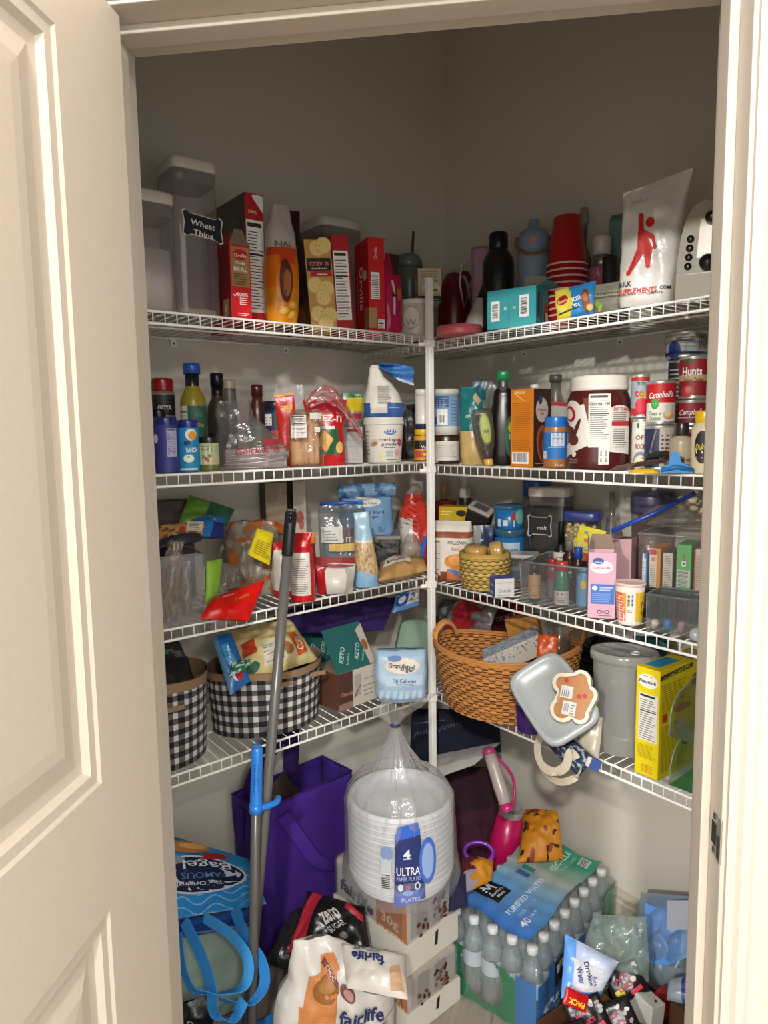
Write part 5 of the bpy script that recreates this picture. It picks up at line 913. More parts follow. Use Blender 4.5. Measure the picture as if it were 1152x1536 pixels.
w, h = b.w, b.h; pr = Print(b.S); pr.ell(-w*.02, h*.74, w*.26, h*.10, 'c9c4bc'); pr.quad([(-w*.26, h*.86), (-w*.1, h*.76), (w*.04, h*.80), (-w*.1, h*.92)], 'c3bdb4'); pr.text('Great Value', -w*.02, h*.72, .007, '4a3a34', w*.36); pr.text('Powdered Blend', -w*.02, h*.52, .010, '24365a', w*.62); pr.text('& Pan Sugar', -w*.02, h*.42, .009, '24365a', w*.44); pr.text('Sal', w*.24, h*.14, .014, '3f5f8c'); pr.rect(-w*.2, h*.1, w*.05, h*.2, '587ca4'); pr.done(b.T)
m = MB(); n = 16
m.grid(lambda u, v: Vector((w*(-.53+1.04*u), -.030-.020*cos(2*pi*v)+.002*noise.noise(Vector((u*9, v*5, 1))), h*(.975+.03*u)+.020*sin(2*pi*v)+.003*noise.noise(Vector((u*7, v*4, 5))))), 22, n, lambda u, v: '7295b8' if int((u*9+v*3)) % 3 else '3f638f')
m.build('rolled_top', 'paper', b.T)
b = Pouch('onion_bag', 'orange-red net bag with white produce left of the pole', 'bag', 594, 650, 'L3', .17, 727, .11, [(0, .9, .0, .8), (.3, 1, 0, 1), (.6, .86, -.02, .85), (.82, .5, -.05, .5), (1, .2, .02, .2)], lambda u, v: 'c9c2ba' if u < -.15 and v < .58 else ('cc3a2c' if v < .86 else '9c8f88'), seed=80, wr=.008, kind='foil')
m = MB()
for i in range(7):
    t = .45+.06*i; m.tube([b.S(b.w*(-.40+.05*i), b.h*t, .001), b.S(0, b.h*(t-.05), .001), b.S(b.w*(.38-.03*i), b.h*(t+.02), .001)], .0012, '7c1a16', 5)
m.build('net_cords', 'matte', b.T)
b = Pouch('garlic_bag', 'small clear bag with a pale bulb above the bread pack', 'bag', 598, 630, 'L3', .05, 800, .05, [(0, .9, 0, .8), (.4, 1, 0, 1), (.75, .6, .05, .6), (1, .25, .05, .2)], 'b0a79c', kind='clearheavy', dz=.055, seed=81, wr=.006)
blob(0, 0, b.h*.36, b.w*.36, .022, b.h*.33, 'a89a8a', 4, .1).build('bulb', 'matte', b.T)
def prh(pr): pr.quad([(.06, .36), (.62, .30), (.66, .92), (.14, .95)], 'd3cabb', 10); pr.text('Harvest', .46, .70, .16, '8a2c30', .34, slant=.2); pr.text('BUTTERBRED', .32, .50, .12, '2c2622', .36); pr.ell(.16, .56, .03, .05, '2c2622'); pr.ell(.72, .6, .04, .1, 'c9a468')
BZ = Vector((0, 0, .022)); flatbag('bread_pack', 'wrapped tan bread pack with a white label lying at the front by the pole', [at(566, 'L3', .012)+BZ*.55, at(640, 'L3', .022)+BZ*.55, at(634, 'L3', .115)+BZ*1.6, at(570, 'L3', .115)+BZ*1.6], .050, lambda u, v: 'b58d58' if noise.noise(Vector((u*5, v*3, 6))) > -.3 else 'a37b48', kind='gloss', seed=86, wr=.004, cat='bread', nu=30, nv=24, prints=prh)
P = at(633, 'L3', .035); T = thing('blue_clip', 'blue bag clip beside the pole at the end of the bread pack', 'clip', P+Vector((0, 0, .075)), face(P, 10), None, 0, radians(14)); MB().box(-.006, -.004, -.020, .006, .004, .032, '1d4fa0').box(-.010, -.003, -.024, .010, .003, -.016, '1d4fa0').build('clip', 'gloss', T, .002)

# ------------------------------------------------------------------ third shelf, right wall
T, r, h = bottle('wine_bottle', 'dark bottle with a gold neck at the back by the pole', 654, 680, 'R3', .24, 728, [(.95, 0), (1, .02), (1, .55), (.9, .64), (.45, .74), (.40, .80)], .80, '1a120e', 'a8864c', cap_r=.44)
T, r, h, f = jar('small_jar', 'small jar with a white cap at the back behind the dark tilted box', 'jar', 688, 708, 'R3', .27, 732, 745, '2a2420', 'b3aca2')
Box('red_box', 'deep red box at the back right of the pole', 'box', 652, 674, 'R3', .21, 752, .05, '6b1214', -30)
b = Pouch('flour_bag', 'white and brown flour bag with a picture of golden bread, right of the pole', 'bag', 655, 713, 'R3', .055, 783, .085, [(0, .96, 0, .9), (.05, 1, 0, 1), (.75, 1, 0, .9), (.9, .98, -.02, .55), (1, .96, -.03, .10)], lambda u, v: 'd3cabd' if v < .74 and v > .16 or v > .84 else ('8a4424' if v > .3 else '7a3a20'), kind='paper', turn=-10, seed=91, wr=.003, p=5)
w, h = b.w, b.h; pr = Print(b.S); pr.text('FOLLOWIN', w*.16, h*.66, .009, '3a302a', w*.5); pr.text('Gold', w*.1, h*.56, .010, 'b5603c', w*.2); pr.ell(w*.16, h*.34, w*.34, h*.13, 'c9822c'); pr.ell(w*.18, h*.37, w*.26, h*.09, 'd99a48'); pr.quad([(-w*.12, h*.22), (w*.44, h*.18), (w*.4, h*.02), (-w*.02, h*.02)], '5f6c92'); pr.quad([(-w*.12, h*.02), (w*.30, h*.02), (w*.1, h*.12), (-w*.1, h*.2)], 'b5662c'); pr.facts(-w*.5, h*.10, -w*.28, h*.70, 14, 'c4bcb0', '3c3834', 5); pr.done(b.T)
T, w, h = Box('yellow_carton', 'yellow carton at the back above the flour bag', 'box', 658, 700, 'R3', .17, 760, .06, 'c9a81c', -20, cols={'t': 'a88d1a'})
pr = Print(S_front()); pr.ell(w*.3, h*.9, w*.18, h*.05, '2a2416'); pr.lines(-w*.4, h*.86, w*.0, h*.96, 2, 'e8d48c', .4); pr.done(T)
T, w, h = Box('cocoa_box', 'brown box lying behind the basket of cakes', 'box', 694, 738, 'R3', .145, 800, .08, '4a3020', -15)
hB = h
P = at(716, 'R3', .17, hB+.001); T = thing('spice_tin', 'black tin with a pale lid tilted on the brown box', 'tin', P+Vector((0, 0, .012)), face(P, -20), None, radians(20), radians(22)); T.location.z += .012; MB().box(-.035, -.02, 0, .035, .025, .045, '2a2824').build('tin_body', 'gloss', T, .004); MB().box(-.036, -.021, .045, .036, .026, .056, 'a39a94').build('lid', 'gloss', T, .004)
pr = Print(lambda s, t, e: (s, t, .056+e)); pr.rect(-.022, -.012, .022, .016, '4a4644'); pr.done(T)
b = Pouch('blue_packet', 'crumpled blue and clear packet between the flour bag and blue tubs', 'packet', 710, 740, 'R3', .12, 788, .04, BAGP, lambda u, v: '2a3350' if u > -.2 else '8d8c8c', kind='foil', seed=93, wr=.007)
hh = 0
for i, (yt, lb) in enumerate(((792, 'lower blue sprinkle tub with a white label'), (757, 'upper blue sprinkle tub with a red dot, stacked behind the basket of cakes'))):
    T, r, h = Round('sprinkle_tub', lb, 'tub', 739, 786, 'R3', .20, yt, [('tub_body', 'gloss', [(.86, 0, '1f6ba4'), (.90, .05, '1f6ba4'), (.97, .86, '2273ae')]), ('lid', 'frostlid', [(1, .85, '4f88ac'), (1, .96, '4f88ac'), (.95, 1, '4f88ac'), (0, 1, '4f88ac')])], dz=hh)
    pr = Print(S_cyl(r*.96))
    if i: pr.ell(r*.30, h*.52, r*.22, h*.20, '9c2030'); pr.ell(r*.72, h*.55, r*.34, h*.34, '6fa8a0'); pr.rect(-r*.4, h*.15, -r*.1, h*.4, 'c9d4da'); pr.rect(-r*.8, h*.12, -r*.55, h*.45, 'c9d4da'); pr.rect(r*.26, h*.12, r*.32, h*.4, 'c9d4da')
    else: pr.rect(-r*.6, h*.2, r*.7, h*.75, 'b5c4cf'); pr.lines(-r*.5, h*.28, r*.6, h*.68, 4, '4a6a84', .4)
    pr.done(T); hh += h+.001
# small straw basket with cakes
def woven(name, label, P, rz, prof, rows, cols, c1, c2, p=2, sy=1, amp=.003, n=96, handles=None, kind='matte', squash=None):
    """a basket woven in rows: every row bulges over alternate stakes"""
    T = thing(name, label, 'basket', P, rz); m = MB(); H = prof[-1][1]; sub = 3
    def ring(t): return interp([(z/H, r) for r, z in prof], t)[0]
    R_ = rows*sub; N = cols*4
    def f(u, v):
        th = 2*pi*u; c, d = cos(th), sin(th)
        if p != 2: q = (abs(c)**p+abs(d)**p)**(-1/p); c *= q; d *= q
        row = min(rows-1, int(v*rows-1e-6)); fr = v*rows-row
        b_ = amp*(sin(pi*fr)**.7)*(1+.75*(cos(cols*th+pi*(row % 2))))
        r_ = ring(v); return Vector(((r_+b_)*c, (r_*sy+b_)*d, v*H+(squash(th)*v if squash else 0)))
    def cf(u, v):
        row = min(rows-1, int(v*rows)); fr = v*rows-row; ph = cos(cols*2*pi*u+pi*(row % 2))
        return c2 if (fr < .17 or fr > .83) and ph < .3 or ph < -.92 else c1[(row*7+int(u*cols/3)*3) % len(c1)]
    m.grid(f, N, R_, cf); m.grid(lambda u, v: f(u, v)*1 - Vector((cos(2*pi*u)*.006, sin(2*pi*u)*.006, 0)), N, rows*3, cf, flip=True); m.build('woven_wall', kind, T)
    r0 = ring(0); MB().lathe([(r0, .003), (r0*.5, .003), (0, .003)], c1[0], 40, sy=sy, p=p, cap=False).build('woven_base', kind, T)
    m = MB(); N2 = 60; pts = [f(i/N2, 1.0) for i in range(N2)]
    m.tube(pts, amp*1.5, c1[0], 7, closed=True); m.tube([q+Vector((0, 0, amp*2.0)) for q in pts], amp*1.3, c1[-1], 7, closed=True); m.build('rolled_rim', kind, T)
    return T, f
P = at(727, 'R3', .055); k = kk(P); r = 36*k
T, _ = woven('straw_basket', 'small pale straw basket holding round cakes', P, face(P), [(r*.82, 0), (r*.98, .03), (r, 50*k)], 9, 18, ['b8984c', 'c2a45c', 'ad8c42'], '5c451c', amp=.0028)
SB = T
for i, (dx, dy, tz, rr, hh_, rot, lb) in enumerate(((-.024, -.004, .096, .030, .034, 0, 'round golden cake lying flat in the straw basket'), (.036, -.006, .100, .028, .030, 78, 'golden cake standing on edge at the right of the straw basket'))):
    q = P+Matrix.Rotation(face(P), 3, 'Z') @ Vector((dx, dy, tz)); T = thing('wrapped_cake', lb, 'cake', q, face(P), None, radians(8), radians(rot))
    MB().lathe([(rr*.9, -hh_/2), (rr, -hh_*.4), (rr, hh_*.35), (rr*.9, hh_/2), (0, hh_*.52)], 'c79a45', 24).build('cake', 'matte', T); MB().lathe([(rr*.96, -hh_*.55), (rr*1.07, -hh_*.4), (rr*1.07, hh_*.4), (rr*.94, hh_*.56), (0, hh_*.6)], 'd8c49a', 24).build('wrapper', 'clearbag', T)
P, k, w, h, rz = spot(760, 800, 'R3', .135, 832, -10); T = thing('lidded_box', 'clear box with a white lid under the blue tubs', 'container', P, rz); MB().box(-w/2, 0, 0, w/2, .07, h-.01, '8f8d88').build('box_body', 'clearheavy', T, .003); MB().box(-w*.53, -.003, h-.01, w*.53, .073, h, 'b9b3aa').build('lid', 'gloss', T, .003)
T, w, h = Box('bandage_box', 'small blue and white carton at the front edge by the straw basket', 'box', 742, 772, 'R3', .008, 868, .045, 'c9c6bf', -10, cols={'l': '2a4f9c', 't': '33489a'})
T.rotation_euler.z += radians(28)
pr = Print(S_front()); pr.text('Gentle', 0, h*.36, .009, '7c7f88', w*.66); pr.lines(-w*.4, h*.1, w*.3, h*.22, 1, '8f9094', .4); pr.lines(-w*.4, h*.75, w*.4, h*.88, 1, '9a9a9c', .3); pr.done(T)
pr = Print(S_left(w, .045)); pr.text('CARE', .022, h*.60, .006, 'd9deea', .03); pr.text('PRO', .022, h*.2, .009, 'd9deea', .026); pr.done(T, 'side_print')
# tall canister with a black tag
T, w, h, dep = oxo('storage_container', 'dark-filled canister with a pale lid and a black tag saying malt', 792, 856, 'R3', .20, 734, -14, inner=fill_block(.03, .80, '3a332f'), tint='5e5a58', dep=.075)
pr = Print(lambda s, t, e: (s, -e-.001, t)); tz = h*.60; tw = w*.56; th_ = h*.22
pr.poly([(a*tw*1.06-w*.18, tz+b_*th_*1.1) for a, b_ in tg], 'b5b0a8'); pr.poly([(a*tw*.97-w*.18, tz+b_*th_*.98) for a, b_ in tg], '121214'); pr.text('malt', -w*.12, tz-.005, .011, 'd3cfc8', slant=.15); pr.done(T, 'chalkboard_tag')
T, r, h = Round('blue_cup', 'clear cup with a blue base upside down, at the back under the second shelf', 'cup', 782, 828, 'R3', .29, 719, [('cup_wall', 'frost', [(1, 0, '6c6862'), (.93, .84, '6c6862')]), ('blue_base', 'gloss', [(.94, .83, '244f8c'), (.92, .98, '24569a'), (.85, 1, '24569a'), (0, 1, '24569a')])])
# clear bin of baking bottles
T, w, h = clear_bin('clear_bin', 'clear bin of baking bottles left of the pink carton', 776, 884, 'R3', .02, 848, .17, -24, taper=.95)
BN = T
def inb(x, y, z=.004): return tuple(inbin(BN, x, y, z))
def vial(label, x, y, w_, ytop, body, capc, lab=None, kind='gloss', name='spice_bottle', labc=None, lf=(.15, .6), capf=.80, cr=.8, nk=.7, pr_=None):
    q = Vector(inb(x, y)); px, py = proj(q); hw = w_/2/kk(q)
    T, r, h, f = jar(name, label, 'bottle', px-hw, px+hw, tuple(q), 0, ytop, 0, body, capc) if False else (None,)*4
    h = zt(q, ytop); r = w_/2
    T = thing(name, label, 'bottle', q, face(q))
    MB().lathe([(r*.92, 0), (r, .004), (r, h*(capf-.14)), (r*.95, h*(capf-.09)), (r*nk, h*(capf-.03)), (r*nk, h*capf)], body, 26).build('bottle_body', kind, T)
    MB().lathe([(r*cr, h*(capf-.005)), (r*cr, h*.985), (r*cr*.9, h), (0, h)], capc, 24).build('cap', 'gloss', T)
    if labc: MB().lathe([(r*1.012, h*lf[0]), (r*1.012, h*lf[1])], labc, 26, cap=False).build('paper_label', 'paper', T)
    if pr_: pr = Print(S_cyl(r*1.02)); pr_(pr, r, h); pr.done(T)
    return T
vial('flavour bottle with a tan label at the left of the baking bin', -.062, .028, .030, 846, '2f2a26', '23201d', labc='b39068', lf=(.08, .72), pr_=lambda pr, r, h: pr.lines(-r*.7, h*.15, r*.7, h*.5, 5, '6b5238', .35))
vial('red-capped small bottle behind the tan-labelled flavour bottle', -.036, .075, .028, 838, '6c6a68', 'a8282c', labc='8a2c34', lf=(.5, .75))
vial('green bottle with a red cap and white label in the baking bin', .010, .026, .036, 842, '3f7a62', 'c03a36', labc='c9c2b8', lf=(.02, .34), pr_=lambda pr, r, h: (pr.rect(-r*.6, h*.24, r*.1, h*.30, 'a8282c'), pr.lines(-r*.6, h*.08, r*.7, h*.2, 3, '7c5a56', .35)))
vial('pale blue bottle with a yellow mark at the right of the baking bin', .060, .040, .036, 852, '5a86a8', '4c789c', capf=.9, labc='5f8db0', lf=(.05, .8), pr_=lambda pr, r, h: pr.ell(-r*.1, h*.6, r*.4, h*.12, 'c9a93c'))
vial('tall black bottle with a white label standing at the back of the baking bin', -.034, .120, .040, 783, '15120f', '100e0d', capf=.72, cr=.42, nk=.40, labc='c9c4ba', lf=(.40, .60), pr_=lambda pr, r, h: pr.lines(-r*.6, h*.44, r*.6, h*.56, 3, '7c776e', .35))
vial('brown vanilla bottle with a grey-green cap in the middle of the baking bin', -.002, .098, .034, 811, '3a1c0e', '6b7466', capf=.84, cr=.55, nk=.45, pr_=lambda pr, r, h: pr.lines(-r*.5, h*.38, r*.6, h*.52, 2, 'b5a89a', .45))
vial('small blue-capped bottle in the baking bin behind the green bottle', .032, .085, .026, 821, '2c221e', '24449c', capf=.8)
P = Vector(inb(.052, .085, .070)); T = thing('brown_dish', 'shallow brown dish resting on the bottles in the baking bin', 'dish', P, face(P)); MB().lathe([(.018, 0), (.034, .006), (.036, .011), (.032, .009), (0, .005)], '4a2418', 28, sy=.8).build('dish', 'gloss', T)
P = Vector(inb(.022, .115, .094)); b = Pouch('drink_mix_packet', 'yellow drink mix packet standing tilted above the baking bin', 'packet', 834, 874, tuple(P), 0, 792, .008, [(0, 1, 0, .8), (.5, 1, 0, 1), (1, 1, 0, .3)], lambda u, v: 'd8c81a' if v > .12 else 'c8685c', seed=95, wr=.002, ry=radians(14), kind='paper')
w, h = b.w, b.h; pr = Print(b.S); pr.text('Kool-Aid', 0, h*.40, .013, '23233a', w*.84, rot=-4, bold=.06); pr.text('Kool-Aid', 0, h*.405, .012, 'e6e6e0', w*.80, rot=-4, bold=.02); pr.ell(-w*.1, h*.62, w*.12, h*.06, 'c8602c'); pr.ell(w*.05, h*.66, w*.10, h*.06, 'd07a3c'); pr.ell(0, h*.2, w*.3, h*.06, 'c9604c'); pr.ell(-w*.2, h*.84, w*.09, h*.05, '6d9a86'); pr.ell(w*.28, h*.86, w*.1, h*.04, 'a8b03a'); pr.done(b.T)
P = Vector(inb(.050, .125, .062)); T = thing('drink_mix_packet', 'white-edged packets standing behind the yellow drink mix packet', 'packet', P, face(P), None, 0, radians(12)); MB().box(-.02, 0, 0, .02, .012, .085, 'b5b2a8').build('packet', 'paper', T, .002)
# popcorn box with blue lid
P, k, w, h, rz = spot(846, 902, 'R3', .24, 768, -10); T = thing('popcorn_container', 'clear container of popcorn with a blue lid behind the drink mix packet', 'container', P, rz)
MB().lathe([(w*.44, 0), (w*.47, h*.9)], '9a958a', 30, cy=w*.3, sy=.66, p=4, cap=False).build('clear_body', 'clearbin', T); MB().lathe([(w*.43, .003), (w*.455, h*.80), (0, h*.82)], 'b59f6c', 24, cy=w*.3, sy=.66, p=4).build('popcorn', 'matte', T)
MB().lathe([(w*.50, h*.88), (w*.51, h*.90), (w*.51, h*.98), (w*.47, h), (0, h)], '3f4f94', 32, cy=w*.3, sy=.68, p=4).build('lid', 'gloss', T)
rn = random.Random(7); m = MB()
for i in range(60): m.add(blob(w*rn.uniform(-.40, .40), w*.3-w*.30-.001+rn.uniform(-.001, .003), rn.uniform(h*.45, h*.84), .006, .004, .005, rn.choice(('cbb885', 'd6c79c', 'b89a5c')), i, .3, 6))
m.build('kernels', 'matte', T)['kind'] = 'stuff'
T, w, h = Box('pink_carton', 'tall pink carton with an open brown top at the front of the shelf', 'carton', 885, 925, 'R3', .052, 826, .05, 'c79cab', 3, open_top=True, cols={'f': 'c79cab', 'l': 'a8a09c', 'r': 'b98a98'})
pr = Print(S_front()); pr.ell(-w*.02, h*.78, w*.42, h*.10, 'e3d4d3'); pr.ell(-w*.14, h*.87, w*.20, h*.05, '33518e'); pr.text('value', -w*.14, h*.855, .005, 'dfe6f0', w*.26); pr.text('Cupcake Mix', 0, h*.765, .007, 'b5607c', w*.66); pr.rect(-w*.40, h*.22, w*.46, h*.52, '3f68b0'); pr.ell(-w*.26, h*.46, w*.1, h*.035, 'd8dfea'); pr.lines(-w*.08, h*.42, w*.42, h*.5, 2, 'a9bcdc', .5); pr.lines(-w*.36, h*.25, w*.4, h*.4, 5, '7f9ccc', .3, 3)
for a in (-.08, .2): pr.ell(w*a, h*.10, w*.09, h*.03, '4a3c42', 0, 12); pr.ell(w*a, h*.10, w*.05, h*.016, 'd3a6b4', 0, 12)
pr.rect(w*.02, h*.095, w*.1, h*.105, '4a3c42'); pr.lines(-w*.1, h*.04, w*.36, h*.06, 1, '6c5660', .4); pr.done(T)
m = MB(); m.poly([(-w/2, .05, h), (w/2, .05, h), (w*.36, .052, h+.034), (-w*.36, .052, h+.034)], '7c6450'); m.poly([(-w/2, 0, h), (-w/2, .05, h), (-w*.50, .05, h+.032), (-w*.46, .012, h+.030)], '9a8f86'); m.build('flap', 'paper', T, solid=.001)
P, k, w, h, rz = spot(921, 969, 'R3', .035, 872, 0); r = w/2; T = thing('noodle_cup', 'yellow, red and white noodle cup at the front of the shelf', 'cup', P, rz)
MB().lathe([(r*.74, 0), (r*.76, .003), (r*.94, h*.93)], 'd8d0c4', 36).build('cup_wall', 'paper', T); MB().lathe([(r*.94, h*.92), (r, h*.93), (r, h*.97), (r*.95, h), (r*.90, h*.985), (r*.5, h*.97), (0, h*.965)], 'd4b8ae', 36).build('lid', 'paper', T)
SF = lambda s, t, e: S_cyl(r*(.755+.20*t/h))(s, t, e); pr = Print(SF); pr.rect(-r*1.25, h*.10, -r*.2, h*.78, 'd36a3a'); pr.rect(-r*1.25, h*.12, -r*.5, h*.56, 'cf7482'); pr.rect(r*.10, h*.10, r*1.2, h*.80, 'd8ad2a'); pr.quad([(-r*.5, h*.78), (-r*.2, h*.78), (-r*.2, h*.3), (-r*.3, h*.3)], 'd9912c'); pr.rect(-r*.24, h*.06, r*.34, h*.86, 'd8d2c8'); pr.bars(-r*.18, h*.44, r*.26, h*.78, 10, 5, 'd8d2c8', '2c2a28', False); pr.lines(-r*.15, h*.33, r*.2, h*.40, 2, '5a5650', .4); pr.lines(-r*1.1, h*.15, -r*.35, h*.75, 9, 'e8c4b8', .3, 3); pr.ell(r*.86, h*.42, r*.12, h*.16, '2a2422'); pr.ell(r*.86, h*.42, r*.08, h*.11, 'd8ad2a'); pr.done(T)
# right end: rack, clear bin of jelly boxes
P, k, w, h, rz = spot(948, 1062, 'R3', .12, 889, -14); T = thing('black_rack', 'low black slotted rack under the clear bin of dessert boxes', 'rack', P, rz); m = MB(); m.box(-w/2, 0, 0, w/2, .19, .006, '1a1918'); m.box(-w/2, 0, h-.006, w/2, .19, h, '1a1918')
for i in range(17): x = -w/2+w*i/16; m.box(x-.002, 0, .006, x+.002, .006, h-.006, '1a1918'); m.box(x-.002, .184, .006, x+.002, .19, h-.006, '1a1918')
m.build('rack', 'gloss', T); RK = T; rw, rh = w, h
T = thing('clear_bin', 'clear bin holding five upright dessert mix boxes at the right end', 'bin', tuple(inbin(RK, 0, .004, rh+.001)), RK.rotation_euler.z); w = rw*.98; h = .125; m = MB(); ta = 'a39f9a'
m.quad((-w/2, 0, 0), (w/2, 0, 0), (w/2, -.006, h), (-w/2, -.006, h), ta); m.quad((-w/2, .18, 0), (-w/2, .18, h), (w/2, .18, h), (w/2, .18, 0), ta); m.quad((-w/2, 0, 0), (-w/2, -.006, h), (-w/2, .18, h), (-w/2, .18, 0), ta); m.quad((w/2, 0, 0), (w/2, .18, 0), (w/2, .18, h), (w/2, -.006, h), ta); m.quad((-w/2, 0, .001), (w/2, 0, .001), (w/2, .18, .001), (-w/2, .18, .001), ta); m.build('bin_body', 'clear', T)
m = MB(); m.tube([(-w/2, -.006, h), (w/2, -.006, h), (w/2, .18, h), (-w/2, .18, h)], .003, 'b5b0aa', 6, closed=True); m.build('rim', 'frost', T)
BX = T
for i, (a, c, hh_, dp_, cl, tp, lb) in enumerate(((-.47, -.40, .076, .02, 'd0c8c0', '2a6cb4', 'blue and white dessert mix box, leftmost in the clear bin'), (-.385, -.225, .088, .026, 'd3c9b4', 'd8903a', 'orange dessert mix box with a red top label, second in the clear bin'), (-.21, -.06, .080, .03, 'cfc6ba', '4a2f28', 'white and brown dessert mix box, third in the clear bin'), (-.04, .165, .100, .035, '4fae5c', '3f9a4e', 'bright green dessert mix box in the clear bin'), (.185, .40, .092, .03, 'cfc0ae', 'b5602c', 'orange-edged dessert mix box at the right in the clear bin'))):
    q = inbin(BX, (a+c)/2*rw, .012+.004*i, .003); w = (c-a)*rw*.94; T = thing('dessert_mix_box', lb, 'box', q, BX.rotation_euler.z); h = hh_
    MB().box(-w/2, 0, 0, w/2, .085, h, tp, {'f': cl, 'l': ['9c5a8a', 'b5622c', '4a2f28', '3f9a4e', '8a5a34'][i]}).build('carton', 'paper', T, .001); pr = Print(S_front())
    if i == 0: pr.rect(-w*.1, 0, w*.5, h, '2a6cb4'); pr.rect(-w*.28, h*.1, w*.28, h*.85, 'c4ccd4'); pr.lines(-w*.2, h*.15, w*.2, h*.8, 8, '7c8490', .3)
    if i == 1: pr.rect(w*.16, 0, w*.5, h, 'd08a34'); pr.rect(-w*.45, h*.84, w*.14, h*.97, 'b5282c'); pr.lines(-w*.42, h*.05, w*.12, h*.62, 12, '8c7f6c', .3, 3); pr.ell(-w*.12, h*.72, w*.2, h*.06, 'c97a6c')
    if i == 2: pr.lines(-w*.34, h*.06, w*.34, h*.94, 18, '7c7468', .3, 4); pr.rect(w*.42, 0, w*.5, h, '3a2620')
    if i == 3: pr.rect(-w*.14, h*.52, w*.14, h*.64, 'dfe6d8'); pr.rect(-w*.06, h*.55, w*.06, h*.61, '2a5a30'); pr.bars(-w*.44, h*.06, w*.44, h*.44, 12, 3, 'c9cfc2', '5a6a58', False); pr.text('!', 0, h*.72, .016, 'b5302c')
    if i == 4: pr.rect(w*.34, 0, w*.5, h, 'b5602c'); pr.lines(-w*.42, h*.1, w*.3, h*.9, 16, '8f8474', .3, 7); pr.rect(-w*.5, 0, -w*.42, h, 'b5602c')
    pr.done(T)
T, w, h = clear_bin('clear_box', 'clear plastic box of small odds and ends at the front right corner', 968, 1058, 'R3', .022, 897, .085, -18, tint='8f979c', taper=.97)
CB = T
for i, (x, y, rr, cl, lb) in enumerate(((-.025, .03, .009, '3f7ab0', 'small blue cap in the front clear box'), (.0, .035, .007, 'b58a9c', 'small pink tube in the front clear box'), (-.05, .02, .008, 'cbbfa8', 'small cream ball in the front clear box'), (.03, .04, .014, 'a3a6a8', 'clear round lid in the front clear box'))):
    q = inbin(CB, x, y, .004); T = thing('round_trinket', lb, 'trinket', q, CB.rotation_euler.z, None, radians(20*i), radians(15*i)); MB().lathe([(rr*.9, 0), (rr, .002), (rr, .016), (rr*.8, .02), (0, .02)], cl, 18).build('cap', 'gloss', T)
Box('pink_box', 'clear-sided pink box behind the pink carton', 'box', 914, 946, 'R3', .18, 806, .05, 'b58d90', -14, kind='paper', cols={'t': '8f7276'})
b = Pouch('zip_bag', 'large zip bag of white pasta with a long blue zip, lying over the clear bin', 'bag', 914, 1056, tuple(inbin(BX, .0, .10, .136)), 0, 792, .10, [(0, 1, 0, .8), (.4, 1, 0, 1), (1, .8, .06, .3)], 'a9a49c', kind='clearheavy', seed=97, wr=.008, h=.045)
P1, P2 = inbin(BX, -.115, .01, .150), inbin(BX, .070, .10, .245)
P1 = CAM+ray(912, 797)*((P1-CAM).dot(FW)); P2 = CAM+ray(1036, 740)*((P2-CAM).dot(FW))
m = MB(); m.tube([P1-b.T.location, (P1+P2)/2-b.T.location+Vector((0, 0, -.004)), P2-b.T.location], .0050, '1d3f94', 8); m.xf(Matrix.Rotation(-b.T.rotation_euler.z, 4, 'Z')); m.build('zip_strip', 'gloss', b.T)
m = MB(); Mi = Matrix.Rotation(-b.T.rotation_euler.z, 3, 'Z'); A, B_ = Mi @ (P1-b.T.location), Mi @ (P2-b.T.location)
m.grid(lambda u, v: (A*(1-u)+B_*u)*(1-v)+Vector((A.x*(1-u)+b.w*.5*u, -.03+.05*u, .02))*v+Vector((0, .006*noise.noise(Vector((u*6, v*6, 3))), 0)), 18, 10, 'a5a29c'); m.build('loose_flap', 'clearbag', b.T)
rn = random.Random(3); m = MB()
for i in range(46): m.add(blob(b.w*rn.uniform(-.10, .46), rn.uniform(-.05, .03), .028+rn.uniform(0, .034), .012, .010, .008, rn.choice(('b5a88c', 'c4b89c', 'a8997a')), i, .25, 6))
m.build('pasta', 'matte', b.T)['kind'] = 'stuff'
P = inbin(BX, .095, .03, .130); T = thing('purple_box', 'purple and white box lying on the clear bin at the right jamb', 'box', P, BX.rotation_euler.z); MB().box(-.03, 0, 0, .045, .06, .036, '4f4a9c', {'f': 'c4bfcc'}).build('carton', 'paper', T, .001); pr = Print(S_front()); pr.rect(-.03, .022, .045, .036, '55509f'); pr.rect(-.03, 0, .045, .004, 'b53a6c'); pr.lines(-.022, .008, .03, .018, 2, '8a86a0', .4); pr.done(T)
T, r, h = Round('lidded_tub', 'clear tub with a purple lid and reddish contents at the back right', 'tub', 944, 1010, 'R3', .29, 737, [('tub_body', 'clearheavy', [(.85, 0, '8a7a84'), (.95, .80, '8a7a84')]), ('contents', 'matte', [(.82, .01, '7a4a40'), (.88, .68, '7a4a40'), (0, .70, '7a4a40')]), ('lid', 'gloss', [(.98, .80, '4a4660'), (1, .83, '4a4660'), (1, .95, '4a4660'), (.94, 1, '4a4660'), (0, 1, '4a4660')])])
T, r, h = Round('funnel', 'white plastic funnel standing upside down at the back', 'funnel', 900, 934, 'R3', .29, 738, [('funnel', 'frostlid', [(1, 0, '8f8a80'), (1, .30, '8f8a80'), (.55, .62, '8f8a80'), (.28, .75, '8f8a80'), (.22, 1, '8f8a80')])])
